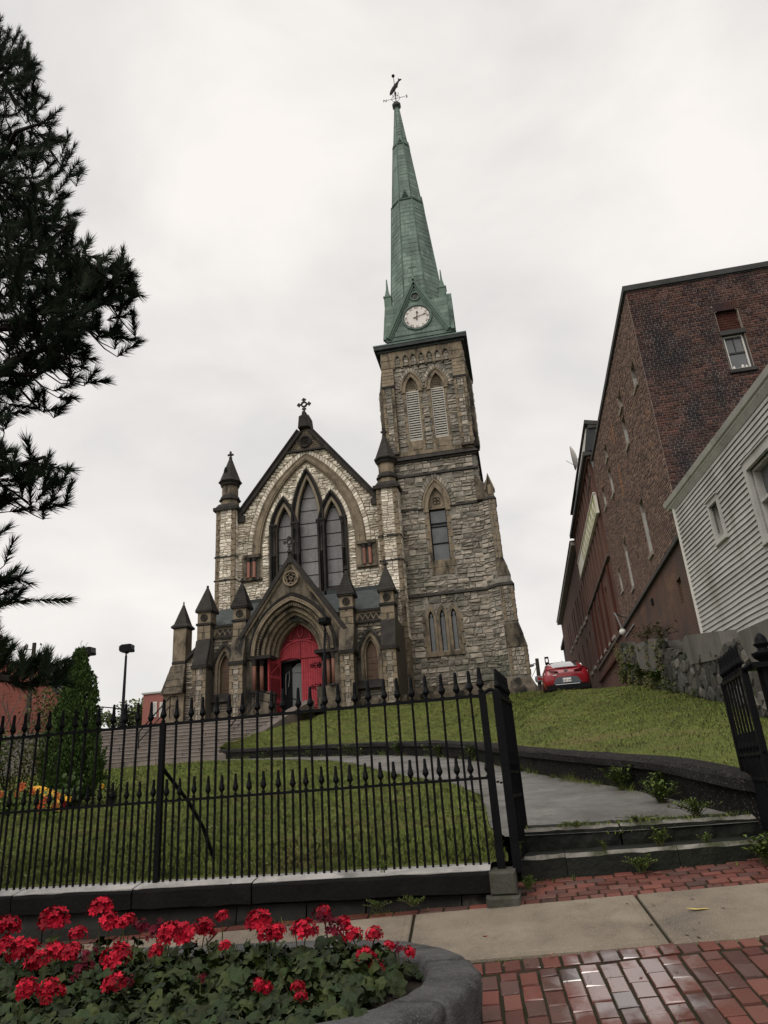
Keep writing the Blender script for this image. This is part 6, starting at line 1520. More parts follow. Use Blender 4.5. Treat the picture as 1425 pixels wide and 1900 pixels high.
# irregular rubble: jittered cells, each a chipped polygon with its own thickness
rq = random.Random(77); cells = []
y = 6.2
while y < 30.5:
    stp = .19 + .011 * (y - 6); z = 1.0 + (y - 6) * .13 + rq.uniform(-.1, .1)
    while z < tz(y) + .02:
        cells.append((y + rq.uniform(-.3, .3) * stp, z + rq.uniform(-.3, .3) * stp, stp * rq.uniform(.42, .74))); z += stp * rq.uniform(.75, 1.05)
    y += stp * 1.12
def cell(mb, c):
    y, z, r_ = c; k = rq.randint(6, 8); ph = rq.uniform(0, 6); el = rq.uniform(1.0, 1.4); tl = rq.uniform(-.3, .3)
    P = []
    for i in range(k):
        t = ph + 2 * pi * i / k; rr_ = r_ * rq.uniform(.78, 1.08); u_, v_ = rr_ * cos(t) * el, rr_ * sin(t) / el ** .5; P.append((y + u_ * cos(tl) - v_ * sin(tl), min(z + u_ * sin(tl) + v_ * cos(tl), tz(y) + .03)))
    d = rq.uniform(.03, .08); mb.cur = rq.uniform(.05, 1)
    cy, cz = sum(p[0] for p in P) / k, sum(p[1] for p in P) / k
    R0 = [FRW(p, q, -.08) for p, q in P]; R1 = [FRW(p, q, d * rq.uniform(.4, .7)) for p, q in P]; R2 = [FRW(cy + (p - cy) * .8, cz + (q - cz) * .8, d * rq.uniform(.7, 1.3)) for p, q in P]
    mb.loft([R0, R1, R2])
cells.sort(key=lambda c: -(c[2] / hypot(c[0], 4.3)) ** 2 * (1 if c[0] > 12.5 else .1))
stf = MB()
for i, c in enumerate(cells):
    if 9 < c[0] < 14.4 and c[1] > 2.75: continue
    if i < 260:
        m1 = MB(); cell(m1, c); m1.r = [0] * len(m1.r); o = m1.build('stone', 'rubble', rwo); o['rnd'] = rq.random()
    else: cell(stf, c)
stf.build('rubble_stones', 'rubble', rwo, False, 'stuff')
b = MB(); b.prism(FRW, [(9, 2.6), (13.7, 2.85), (14.5, 3.7), (14.55, 3.95), (9, 3.6)], -.3, .07); b.build('concrete_patch', 'concrete_old', RW)
b = MB(); b.prism(FRW, [(15.75, 3.72), (16.6, 3.74), (18.95, 3.98), (19.3, 4.62), (18.8, 4.68), (15.85, 4.22)], -.3, .06); b.build('concrete_patch', 'concrete_old', RW)
b = MB(); b.prism(FRW, [(23.2, 4.4), (26.0, 4.9), (26.0, 5.7), (23.2, 5.4)], -.4, .16); b.build('ledge_rock', 'concrete_old', RW)

# creeping growth over the far part of the rubble wall
rv = random.Random(61); vg = MB()
for i in range(2600):
    y = 21 + 10 * rv.random() ** .8; zt_ = tz(y); zb_ = 3.6 + (y - 21.6) * .155; q = mnoise.noise(Vector((y * .55, 2.2, 0)))
    z = zb_ + (zt_ - zb_) * rv.random() ** (1.4 if q > 0 else 2.6); 
    if mnoise.noise(Vector((y * 1.1, z * 1.1, 3))) < -.02: continue
    p = FRW(y, z, .08 + rv.random() * .12); L = rv.uniform(.05, .13); d = Vector((rv.uniform(-1, -.1), rv.uniform(-1, 1), rv.uniform(-.6, .8))).normalized(); e = d.orthogonal().normalized() * L * .35
    vg.add([p, p + d * L * .5 + e, p + d * L, p + d * L * .5 - e], [(0, 1, 2, 3)], rv.uniform(.05, 1))
vg.build('wall_growth', 'shrub_leaf', None, False, 'stuff')
# ================================================================== fence wall and iron railing
fw_ = thing('fence_wall', 'low dark stone kerb wall with sky sheen painted on its coping carrying the iron railing', 'wall', (-4, 6.6, .8))
rf = random.Random(14)
cx_ = [-9.0, -7.7, -6.2, -4.72, -3.55, -2.45, -.415]
for a0, a1 in zip(cx_, cx_[1:]):
    F = Frame((0, 6.435, 0)); b = MB(); n = max(2, int((a1 - a0) / .18)); rings = []
    for i in range(n + 1):
        a = a0 + .006 + (a1 - a0 - .012) * i / n; j = lambda s=.006: rf.uniform(-s, s)
        rings.append([F(a, .765, -.38), F(a, .963 + j(.003), -.38), F(a, .963 + j(.003), -.16), F(a, .935 + j(.003), -.015 + j()), F(a, .91 + j(), .004 + j()), F(a, .78 + j(), .0 + j()), F(a, .77 + j(), -.03)])
    b.loft(rings); b.build('coping_stone', 'wall_black', fw_)
    b = MB(); b.loft([[F(a, .95, -.36), F(a, .967, -.36), F(a, .967 + j(.001), -.16), F(a, .939 + j(.002), -.012 + j(.004)), F(a, .91, -.02)] for a in lin(a0 + .006, a1 - .006, n)]); b.build('coping_top', 'cap_sky_sheen', fw_)
x = -9.0; k = 0
while x < -.45:
    l = min(rf.uniform(.5, 1.1), -.42 - x); rings = []; n = 5
    b = MB(); F = Frame((0, 6.50, 0))
    for i in range(n + 1):
        a = x + .006 + (l - .012) * i / n; j = lambda s=.014: rf.uniform(-s, s)
        rings.append([F(a, .1, -.2), F(a, .765, -.2), F(a, .76, -.01 + j()), F(a, .65 + j(), .02 + j()), F(a, .45, .01 + j()), F(a, .1, 0)])
    b.loft(rings); o = b.build('wall_stone', 'wall_low', fw_); o['rnd'] = rf.uniform(.1, .45); x += l
b = MB(); b.bbox(Frame((0, 6.33, 0)), -.47, -.2, .45, .76, -.4, 0, .02); b.bbox(Frame((0, 6.37, 0)), -.43, -.22, .76, .93, -.36, 0, .015)
tag(b.build('gate_pier', 'pier_stone'), 'short squat stone block under the left gate post', 'stone block')

fe = thing('iron_fence', 'black wrought iron railing with spear heads on the low stone wall', 'fence', (-3, 6.6, .97))
FY = 6.6
def spear(mb, x, y, z0, s=1.0):
    mb.lathe((x, y, 0), [(.010 * s, z0 - .03), (.010 * s, z0), (.020 * s, z0 + .006), (.020 * s, z0 + .018), (.011 * s, z0 + .024), (.012 * s, z0 + .036), (.030 * s, z0 + .062), (.031 * s, z0 + .072), (.018 * s, z0 + .115), (.014 * s, z0 + .20 * (1 if s >= 1 else .85)), (.011, z0 + .222 * (1 if s >= 1 else .85)), (.0, z0 + .224 * (1 if s >= 1 else .85))], 6)
def mk(name, z1, s):
    b = MB(); b.tube([(0, 0, .94), (0, 0, z1)], .0115, 6); spear(b, 0, 0, z1, s)
    me = bpy.data.meshes.new(name); me.from_pydata(b.v, [], b.f); me.materials.append(MATS['iron_black']); return me
tallm, shortm = mk('picket', 2.335, 1.05), mk('short_picket', 1.645, .92)
SPC = .1355; XP = -3.41
for k in range(-45, 24):
    x = XP + k * SPC
    if x > -.37: break
    for me, dx, nm in ((tallm, 0, 'picket'), (shortm, SPC / 2, 'short_picket')):
        if nm == 'picket' and k == 0: continue
        if x + dx > -.36: continue
        o = link(nm, me, fe); o.matrix_basis = Matrix.Translation((x + dx + rf.uniform(-.003, .003), FY, rf.uniform(-.006, .004))) @ Matrix.Rotation(rf.uniform(-.006, .006), 4, 'Y')
b = MB(); b.box(WORLD, -9.6, -.33, FY - .016, FY + .016, 2.315, 2.34); b.build('top_rail', 'iron_black', fe)
b = MB(); b.box(WORLD, -9.6, -.33, FY - .012, FY + .012, 1.625, 1.648); b.build('middle_rail', 'iron_black', fe)
b = MB(); b.box(WORLD, XP - .024, XP + .024, FY - .024, FY + .024, .93, 2.345); spear(b, XP, FY, 2.345, 1.15); pst_ = b.build('fence_post', 'iron_black', fe)
b = MB(); b.tube([(XP + .01, FY + .03, 1.92), (XP + .06, FY + .18, 1.78), (XP + .13, FY + .33, 1.62), (XP + .22, FY + .48, 1.38), (XP + .30, FY + .60, 1.05), (XP + .31, FY + .62, .98)], .018, 6); b.build('back_stay', 'iron_black', pst_)
b = MB(); b.box(WORLD, -.362, -.30, FY - .03, FY + .03, .9, 2.36); spear(b, -.34, FY, 2.36, 1.25)
b.tube([(-.33, FY, 2.34), (-.26, FY, 2.375), (-.19, FY, 2.36)], .018, 6); b.build('end_post', 'iron_black', fe)
# gates
def gate(name, label, hx, hy, ex, ey, zb, nb, m='iron_black'):
    g_ = thing(name, label, 'gate', (hx, hy, zb)); d = Vector((ex - hx, ey - hy, 0)); L = d.length; F = Frame((hx, hy, 0), d, (0, 0, 1), (d.y, -d.x, 0))
    b = MB(); b.box(F, 0, .055, zb, 2.36, -.026, .026); b.build('hinge_stile', m, g_)
    b = MB(); b.box(F, L - .05, L, zb, 2.34, -.022, .022); b.build('lock_stile', m, g_)
    for z, h in ((2.31, .035), (1.66, .028), (1.46, .028), (zb, .04)):
        b = MB(); b.box(F, .0, L, z, z + h, -.016, .016); b.build('gate_rail', m, g_)
    b = MB(); b.box(F, .05, L - .05, zb, zb + .05, -.01, .01)
    for i in range(nb):
        a = .055 + (L - .1) * (i + .5) / nb; b = MB(); b.tube([F(a, zb, 0), F(a, 2.335, 0)], .011, 6); q = F(a, 0, 0); spear(b, q.x, q.y, 2.345, 1.0); b.build('gate_bar', m, g_)
    for i in range(nb + 1):
        a = .03 + (L - .06) * i / nb; b = MB(); b.tube([F(a, zb, 0), F(a, 1.66, 0)], .011, 6); q = F(a, 0, 0); spear(b, q.x, q.y, 1.665, .8); b.build('dog_bar', m, g_)
    b = MB()
    for i in range(nb * 2):
        a = .06 + (L - .11) * (i + .5) / (nb * 2); b.tube([F(a - .03, 1.49, 0), F(a, 1.63, 0), F(a + .03, 1.49, 0)], .008, 4)
    b.build('scroll_band', m, g_); return g_, F, L
g1, Fg, Lg = gate('iron_gate', 'black iron gate leaf swung open beside the fence end, seen edge on', -.205, 6.6, -.11, 7.45, .97, 8)
b = MB(); b.box(WORLD, -.24, -.17, 6.57, 6.63, .9, 2.36); b.build('hanging_post', 'iron_black', g1)
b = MB()
for i in range(5): b.ball((-.31 + i * .028, 6.58, 1.62 - .03 * sin(i * .8)), .014, 6, (1, .6, .7))
b.build('gate_chain', 'iron_black', g1)
g2, Fg, Lg = gate('iron_gate', 'black iron gate leaf swung open before the rubble wall on the right', 1.885, 6.55, 1.945, 7.55, 1.02, 7)
b = MB(); b.box(Fg, .1, Lg - .05, 1.05, 1.40, -.004, .004); b.build('kick_plate', 'iron_black', g2)
b = MB(); b.ball(Fg(Lg - .025, 2.0, .024), .014, 6); b.ball(Fg(Lg - .025, 1.6, .024), .012, 6, (.6, 1, 2)); b.ball(Fg(.25, 1.3, .02), .018, 6); b.build('rust_spot', 'fallen_leaf', g2)
gp = thing('gate_post', 'black iron gate post crowned by a small acorn urn at the right edge', 'gate post', (2.06, 6.5, .7))
b = MB(); b.box(WORLD, 1.99, 2.12, 6.43, 6.57, .5, 2.34); b.build('post_shaft', 'iron_black', gp)
b = MB(); b.box(WORLD, 1.93, 2.18, 6.37, 6.63, 2.33, 2.37); b.tube([(1.88, 6.52, 2.345), (1.93, 6.5, 2.375), (2.0, 6.5, 2.37)], .02, 6); b.build('post_cap', 'iron_black', gp)
b = MB(); b.lathe((2.055, 6.5, 0), [(.03, 2.37), (.05, 2.38), (.05, 2.39), (.085, 2.42), (.10, 2.45), (.10, 2.46), (.045, 2.475), (.04, 2.50), (.065, 2.525), (.068, 2.535), (.05, 2.545), (.05, 2.565), (.04, 2.59), (.015, 2.62), (.0, 2.625)], 12); b.build('acorn_urn', 'iron_black', gp, True)
rfn = thing('iron_fence', 'black iron railing continuing right of the acorn topped gate post', 'fence', (4, 6.5, .9))
for k in range(18):
    o = link('picket', tallm, rfn); o.matrix_basis = Matrix.Translation((2.28 + k * SPC, 6.5, 0))
b = MB(); b.box(WORLD, 2.12, 4.8, 6.485, 6.515, 2.315, 2.34); b.build('top_rail', 'iron_black', rfn)
b = MB(); b.box(WORLD, 2.12, 4.8, 6.3, 6.7, .3, .97); tag(b.build('fence_wall', 'wall_black'), 'low dark kerb wall under the railing right of the gate', 'wall')

# ================================================================== planter and geraniums
PL = thing('stone_planter', 'long rounded grey stone planter kerb filled with red geraniums', 'planter', (-1.2, 4.05, .3))
def stadium(r_, x1=-1.24, x0=-4.6, y0=4.06, ryn=1.0, n=22):
    P = [Vector((x1 + r_ * cos(t), y0 + r_ * sin(t) * (ryn if t < 0 else 1))) for t in lin(-pi / 2, pi / 2, n)]
    return [Vector((x0, y0 - r_ * ryn))] + P + [Vector((x0, y0 + r_))]
rp_ = random.Random(5)
def seg(o_, i_, name, rough_):
    b = MB(); rings = []
    for k, (a, c) in enumerate(zip(o_, i_)):
        z = .74; j = lambda s: rp_.uniform(-s, s); zg = zwalk(a.x, a.y) - .1; n_ = (a - c).normalized()
        V = lambda p, o2, z_: Vector((p.x + n_.x * o2, p.y + n_.y * o2, z_))
        rings.append([V(c, 0, zg), V(c, 0, z - .02 + j(.004)), V(c, .03, z + j(.003)), V(a, -.05, z + j(.003)), V(a, -.012 + j(.012), z - .018 + j(.006)), V(a, .0 + j(.016), z - .05 + j(.014)), V(a, -.015 + j(.02), z - .12 + j(.02)), V(a, -.02 + j(.02), (z + zg) / 2), V(a, 0, zg)])
    b.loft(rings); return b.build(name, 'planter_stone', PL, True)
nn = 150
oo, ii_ = resample(stadium(.975, x1=-1.35, y0=4.05, ryn=1.12), nn), resample(stadium(.715, x1=-1.35, y0=4.05, ryn=1.2), nn)
cuts = [0, 40, 68, 81, 87, 120, nn]
def gap(L, i0, i1): 
    P = L[i0:i1 + 1][:]; P[0] = P[0].lerp(P[1], .035); P[-1] = P[-1].lerp(P[-2], .035); return P
for a, c in zip(cuts, cuts[1:]): seg(gap(oo, a, c), gap(ii_, a, c), 'kerb_stone', 1)
b = MB(); P = [p for p in ii_]; b.prism(WORLD, [(p.x, p.y) for p in P], .2, .64); b.build('soil', 'soil', PL)
b = MB(); rs_ = random.Random(3)
for i in range(40): b.ball((rs_.uniform(-1.6, -.78), rs_.uniform(3.7, 4.4), .645), rs_.uniform(.006, .018), 5, (1, 1, .6))
o = b.build('soil_crumbs', 'soil', PL); o['kind'] = 'stuff'

rl = random.Random(44)
def leaf_mesh(seed):
    r = random.Random(seed); n = 21; vs = [(0, 0, .12)]; fs = []
    for ring_, f in enumerate((.55, 1.0)):
        for i in range(n):
            t = -pi / 2 + .22 + (2 * pi - .44) * i / (n - 1); rr_ = f * (1 + (.09 * cos(7 * (t + .3)) if ring_ else 0)) * r.uniform(.94, 1.06); w_ = (.16 * sin(t * 4 + seed) + r.uniform(-.06, .06)) * f
            vs.append((rr_ * cos(t), rr_ * sin(t) + .15, w_ + (.08 if ring_ == 0 else -.06)))
    for i in range(n - 1): fs += [(0, 1 + i, 2 + i), (1 + i, 1 + n + i, 2 + n + i, 2 + i)]
    me = bpy.data.meshes.new('leaf'); me.from_pydata(vs, [], fs); me.materials.append(MATS['leaf_geranium']); me.polygons.foreach_set('use_smooth', [True] * len(me.polygons)); return me, vs, fs
LEAF = [leaf_mesh(i) for i in range(5)]
def head_mesh(seed, dark, nfl, R):
    r = random.Random(seed); b = MB()
    for q in range(nfl):
        ph = r.uniform(0, 2 * pi); ct = r.uniform(-.45, 1); st_ = math.sqrt(1 - ct * ct); d = Vector((st_ * cos(ph), st_ * sin(ph), ct)); d += Vector((.45 * sin(seed * 2.1), .45 * cos(seed * 1.3), .3 * sin(seed))) * r.random(); d.normalize(); c = d * R * r.uniform(.45, 1.05) * .85 + Vector((.25 * sin(seed * 3), 0, .2 * cos(seed))) * R * r.random()
        u = d.orthogonal().normalized(); v = d.cross(u); s_ = R * r.uniform(.22, .36); b.cur = r.uniform(.05, 1); op = r.uniform(.1, .5)
        for k in range(5):
            a = ph + k * 2 * pi / 5 + r.uniform(-.15, .15); e1 = u * cos(a) + v * sin(a); e2 = v * cos(a) - u * sin(a)
            p = [c, c + e1 * s_ * .55 + e2 * s_ * .32 + d * s_ * op * .6, c + e1 * s_ * 1.0 + e2 * s_ * .22 + d * s_ * (op + r.uniform(-.15, .15)), c + e1 * s_ * 1.05 - e2 * s_ * .18 + d * s_ * (op + r.uniform(-.2, .1)), c + e1 * s_ * .55 - e2 * s_ * .34 + d * s_ * op * .6]
            b.add(p, [(0, 1, 2), (0, 2, 3), (0, 3, 4)])
    me = bpy.data.meshes.new('flower_head'); me.from_pydata(b.v, [], b.f); me.materials.append(MATS['flower_dark' if dark else 'flower_red']); A = me.attributes.new('rnd', 'FLOAT', 'FACE'); A.data.foreach_set('value', b.r); return me
HEAD = [head_mesh(i, False, 40 + 6 * (i % 3), 1.0) for i in range(6)]; HEADD = [head_mesh(9, True, 18, 1.0), head_mesh(10, True, 12, 1.0)]
# (x, y, z) of each bloom and its radius, plants then grow under them
def bl(px, py, r_, Y, k=0): return (at(px, py, Y), r_ * Y / 1317 * 1.04, k)
BLO = [bl(12, 1722, 24, 4.4), bl(42, 1765, 30, 4.2), bl(8, 1762, 22, 4.1), bl(97, 1714, 30, 4.45), bl(185, 1690, 25, 4.55), bl(203, 1716, 22, 4.5), bl(146, 1734, 18, 4.35), bl(72, 1790, 25, 4.0), bl(105, 1768, 24, 4.2, 0), bl(134, 1765, 18, 4.2), bl(228, 1712, 15, 4.5), bl(262, 1720, 20, 4.5, 1), bl(238, 1708, 14, 4.55),
       bl(290, 1728, 24, 4.5, 1), bl(316, 1734, 24, 4.4), bl(346, 1736, 24, 4.4), bl(380, 1722, 22, 4.5), bl(413, 1705, 15, 4.55, 0), bl(418, 1755, 12, 4.3), bl(218, 1784, 30, 4.0), bl(214, 1832, 24, 3.7), bl(238, 1822, 16, 3.75, 1), bl(48, 1836, 22, 3.65), bl(92, 1835, 20, 3.7), bl(84, 1860, 12, 3.65), bl(113, 1838, 12, 3.7), bl(172, 1768, 18, 4.15, 1), bl(128, 1776, 18, 4.1), bl(288, 1766, 15, 4.2, 0), bl(150, 1800, 24, 3.95, 1), bl(372, 1815, 11, 3.8, 1),
       bl(478, 1716, 26, 4.45), bl(498, 1735, 22, 4.4), bl(513, 1730, 18, 4.4), bl(566, 1732, 24, 4.4), bl(548, 1726, 14, 4.5, 1), bl(603, 1702, 24, 4.6, 1), bl(622, 1722, 24, 4.6, 1), bl(600, 1690, 12, 4.6), bl(640, 1712, 14, 4.6), bl(655, 1735, 18, 4.5), bl(695, 1734, 15, 4.5), bl(680, 1778, 18, 4.2), bl(700, 1798, 15, 4.1), bl(722, 1755, 11, 4.4), bl(738, 1760, 13, 4.4, 1), bl(758, 1768, 12, 4.35), bl(478, 1828, 13, 3.75), bl(494, 1832, 12, 3.75), bl(552, 1832, 12, 3.75), bl(558, 1850, 11, 3.7)]
plants = []; used = set()
for i, (p, r_, k) in enumerate(BLO):
    if i in used: continue
    grp_ = [j for j, (q, _, _) in enumerate(BLO) if j not in used and (Vector((q.x, q.y)) - Vector((p.x, p.y))).length < .19][:4]
    used.update(grp_); plants.append(grp_)
plants += [[] for _ in range(18)]
spare = [at(460, 1885, 3.35), at(560, 1875, 3.38), at(300, 1892, 3.35), at(120, 1893, 3.35), at(640, 1862, 3.45), at(380, 1890, 3.4)] + [at(460, 1785, 4.0), at(560, 1790, 4.0), at(640, 1800, 4.0), at(520, 1850, 3.75), at(330, 1800, 4.0), at(420, 1800, 4.0), at(640, 1830, 3.8), at(300, 1860, 3.6), at(400, 1870, 3.6), at(20, 1880, 3.55), at(150, 1875, 3.55), at(590, 1765, 4.3)]
pl_lab = []
leafn = 0; LST = MB()
def where(p):
    q = (p - EYE); x = CXP + FPX * q.dot(RT) / q.dot(FW); y = CYP - FPX * q.dot(UP) / q.dot(FW); return x, y
PLX = []
for i, gset in enumerate(plants):
    if gset: c = sum((BLO[j][0] for j in gset), Vector()) / len(gset)
    else: c = spare[i - (len(plants) - 18)]
    PLX.append((c, gset))
PLX.sort(key=lambda t: where(t[0])[0]); cnt_ = {}
ORD = 'first second third fourth fifth sixth seventh eighth ninth tenth eleventh twelfth thirteenth fourteenth fifteenth sixteenth seventeenth eighteenth nineteenth twentieth'.split()
words = ['bright scarlet', 'deep red', 'vivid red', 'crimson']
for i, (c, gset) in enumerate(PLX):
    x, y = where(c); n_ = len(gset); pos = 'back' if y < 1740 else ('middle' if y < 1800 else 'front')
    fade = any(BLO[j][2] for j in gset); 
    look = 'leafy geranium without open blooms' if not n_ else ('geranium with %s%s' % ('dark fading ' if fade else 'bright red ', 'bloom' if n_ == 1 else 'blooms'))
    ordn = ['far left', 'left', 'centre left', 'centre', 'centre right', 'right'][min(5, int(x / 130))]
    cnt_[pos] = cnt_.get(pos, -1) + 1
    t_ = thing('geranium', '%s, %s from the left in the %s row of the planter' % (look, ORD[min(19, cnt_[pos])], pos), 'flower', (c.x, c.y, .64), 'geraniums growing in the stone planter')
    zt = max(.74, min(c.z - (.05 if n_ else 0), .98)); zt = zt - (.03 if n_ else 0)
    for q in range(15):
        a = rl.uniform(0, 2 * pi); rr_ = .15 * math.sqrt(rl.random()); s_ = rl.uniform(.030, .052); z = .66 + (zt - .66) * (1 - (rr_ / .17) ** 2) * rl.uniform(.72, 1.06)
        lx, ly = c.x + rr_ * cos(a), c.y + rr_ * sin(a)
        tilt = Matrix.Rotation(rl.uniform(.2, .95), 4, Vector((-sin(a) * 1, cos(a), 0)) if rl.random() < .5 else Vector((1, rl.uniform(-.5, .5), 0)).normalized())
        M = Matrix.Translation((lx, ly, z)) @ tilt @ Matrix.Rotation(rl.uniform(0, 6.28), 4, 'Z') @ Matrix.Diagonal((s_, s_, s_, 1))
        me, vs, fs = rl.choice(LEAF); o = link('leaf', me, t_); o.matrix_basis = M; o['rnd'] = rl.uniform(.02, .98)
    st_ = MB()
    for q in range(7):
        a = rl.uniform(0, 6.28); st_.tube([(c.x + .02 * cos(a), c.y + .02 * sin(a), .63), (c.x + .07 * cos(a), c.y + .07 * sin(a), .70), (c.x + .11 * cos(a), c.y + .11 * sin(a), zt * rl.uniform(.9, .98))], .004, 4)
    for j in gset:
        p, r_, k = BLO[j]; st_.tube([(c.x, c.y, .65), ((c.x + p.x) / 2, (c.y + p.y) / 2, .75), p - Vector((0, 0, r_ * .3))], .0035, 4)
        o = link('flower_head', rl.choice(HEADD if k else HEAD), t_); o.matrix_basis = Matrix.Translation(p) @ Matrix.Rotation(rl.uniform(0, 6.28), 4, 'Z') @ Matrix.Diagonal((r_, r_, r_ * .9, 1)); o['rnd'] = 0.0
    st_.build('stems', 'stem_green', t_)
# undergrowth of smaller leaves joined, filling the bed
ub = MB(); ru = random.Random(8)
for i in range(2300):
    x = ru.uniform(-4.4, -.78); y = ru.uniform(3.22, 4.74)
    if hypot(max(0, x + 1.35), y - 4.05) > (.66 if y > 4.05 else .78): continue
    if x > -.86 and ru.random() < .6: continue
    me, vs, fs = ru.choice(LEAF); s_ = ru.uniform(.022, .042); hz = .66 + ru.random() * (.10 + .05 * mnoise.noise(Vector((x * 3, y * 3, 0)))) + (.05 if y > 4 else 0) * ru.random()
    M = Matrix.Translation((x, y, hz)) @ Matrix.Rotation(ru.uniform(-1.0, 1.0), 4, 'X') @ Matrix.Rotation(ru.uniform(-.8, .8), 4, 'Y') @ Matrix.Rotation(ru.uniform(0, 6.28), 4, 'Z') @ Matrix.Diagonal((s_, s_, s_, 1))
    ub.add([M @ Vector(v) for v in vs], fs, ru.uniform(.02, .98))
ub.build('geranium_undergrowth', 'leaf_geranium', None, True, 'stuff')

# ================================================================== weeds, fallen leaves
def weed(name, label, p, h, n, spread, seed, m='weed_leaf', grp='weeds growing along the walls and steps', cat='weed', ls=.5):
    r = random.Random(seed); t_ = thing(name, label, cat, p, grp); b = MB(); s = MB(); P0 = Vector(p); h *= .78; spread *= .8
    for q in range(n):
        a = r.uniform(0, 2 * pi); tip = P0 + Vector((cos(a) * spread * r.random(), sin(a) * spread * r.random() * .6, h * r.uniform(.5, 1.1))); mid = P0.lerp(tip, .5) + Vector((0, 0, h * .15)); s.tube([P0 + Vector((cos(a) * .02, sin(a) * .02, 0)), mid, tip], .0025, 4)
        for k in range(6):
            f = .25 + .75 * k / 5; c = P0.lerp(tip, f) + Vector((0, 0, h * .15 * sin(pi * f))); an = r.uniform(0, 6.28); L = h * r.uniform(.18, .36) * ls * 2; w_ = L * r.uniform(.2, .34)
            d = Vector((cos(an), sin(an), r.uniform(-.2, .7))).normalized(); e = d.cross(Vector((0, 0, 1))).normalized(); b.cur = r.uniform(.05, 1)
            b.add([c, c + d * L * .45 + e * w_ + Vector((0, 0, .01)), c + d * L, c + d * L * .45 - e * w_ + Vector((0, 0, .01))], [(0, 1, 2), (0, 2, 3)])
    b.build('leaves', m, t_); s.build('stems', 'stem_green', t_); return t_
wd = [((.55, 6.97, .97), .12, 6, .10, 'small feathery weed on the lower gate step left of middle'), ((1.0, 7.0, .99), .17, 18, .15, 'broad leaved weed growing on the lower step before the block joint'), ((1.38, 7.0, .985), .11, 10, .13, 'low green weed on the lower step near the right gate'),
      ((.80, 6.84, .82), .16, 20, .2, 'dark trailing weed at the foot of the lower gate step'), ((1.75, 6.75, .84), .26, 30, .28, 'leafy weed clump below the right gate leaf'), ((1.95, 6.4, .78), .16, 10, .14, 'bright green weed at the base of the right gate post'),
      ((.35, 7.22, 1.17), .06, 22, .22, 'flat moss and grass tuft on the edge of the upper step'), ((.9, 7.35, 1.18), .06, 22, .3, 'low grass spreading along the path edge behind the upper step'), ((1.45, 7.5, 1.19), .16, 40, .34, 'bushy weeds between upper step and right gate'),
      ((1.30, 8.35, 1.26), .26, 44, .30, 'tall weeds in the corner of path and retaining wall'), ((1.05, 9.55, 1.40), .34, 40, .28, 'bright weed clump climbing the retaining wall'), ((1.42, 8.9, 1.33), .30, 44, .34, 'green weeds against the retaining wall nearest the gate'),
      ((-.15, 13.1, 1.73), .14, 16, .3, 'thin weeds at the wall foot beside the fence end'), ((.35, 11.6, 1.58), .07, 10, .2, 'short grass tuft at the foot of the retaining wall'), ((-1.2, 16.45, 2.04), .42, 16, .4, 'weed clump by the wall seen through the fence right end'),
      ((-2.2, 18.7, 2.26), .45, 18, .6, 'weeds along the curving wall right of the path bend'), ((-3.6, 20.8, 2.45), .55, 18, .6, 'tall weed at the path bend under the wall'), ((-5.2, 22.4, 2.62), .4, 18, .9, 'broad leaved weeds along the wall left of the path bend'), ((-7.2, 24.3, 2.78), .35, 14, .8, 'weeds by the retaining wall toward the stair'), ((-9.5, 26.1, 2.95), .3, 12, .7, 'weeds by the wall end near the stone stair'),
      ((-.19, 6.78, .99), .16, 9, .05, 'small ferny weed beside the left gate post'), ((-1.35, 6.38, .71), .07, 18, .22, 'pale dry weeds at the foot of the fence wall'), ((-1.05, 6.36, .715), .09, 16, .18, 'green grassy weed by the fence wall foot near the pier'), ((-.14, 6.62, .76), .12, 18, .12, 'grey dry weed tangle beside the stone block'), ((-1.3, 6.42, .965), .1, 8, .06, 'dry grass wisp hanging over the fence coping')]
for i, (p, h, n, sp, lab) in enumerate(wd): weed('weed', lab, p, h, n, sp, 50 + i)
# growth along the rubble wall foot
vb = [((4.15, 26.0, 4.4), .9, 40, .9, 'yellow green shrub at the foot of the rubble wall'), ((4.1, 23.2, 3.95), .75, 26, .6, 'leafy weed left of the bare rock at the wall foot'), ((4.1, 21.0, 3.5), .45, 24, .8, 'low weeds along the rubble wall middle'), ((4.1, 18.8, 3.15), .28, 24, 1.0, 'low green weeds at the rubble wall foot nearest the gate'), ((4.1, 29.2, 4.9), .55, 24, .9, 'weeds at the far end of the rubble wall')]
for i, (p, h, n, sp, lab) in enumerate(vb): weed('wall_shrub', lab, p, h, n, sp, 90 + i, 'weed_leaf', 'plants along the rubble wall', 'shrub', .45)
for i, (p, lab) in enumerate((((4.15, 21.4, 4.95), 'reddish brown weeds on top of the rubble wall before the brick'), ((4.15, 23.5, 5.3), 'dry shrub on the rubble wall top beside the brick corner'))): weed('wall_shrub', lab, p, .7, 26, .9, 120 + i, 'shrub_leaf', 'plants along the rubble wall', 'shrub', .35)
def lf_(name, p, s_, lab, m, rot):
    r = random.Random(int(s_ * 9999)); b = MB(); u = Vector((cos(rot), sin(rot), 0)); v = Vector((-sin(rot), cos(rot), 0)); P0 = Vector(p)
    pts = [(-1, 0), (-.4, .22), (.1, .16), (.3, .26), (.7, .12), (1, .02), (.6, -.1), (.2, -.2), (-.3, -.16)]
    top = [P0 + u * a * s_ + v * c * s_ + Vector((0, 0, .006 + .012 * abs(a) * r.random())) for a, c in pts]; b.loft([top, [q + Vector((0, 0, .002)) for q in top]]); tag(b.build(name, m), lab, 'leaf')
lf_('fallen_leaf', (1.02, 5.9, zwalk(1.02, 5.9) + .024), .08, 'yellow fallen leaf lying on the concrete slab at right', 'fallen_leaf', .1)
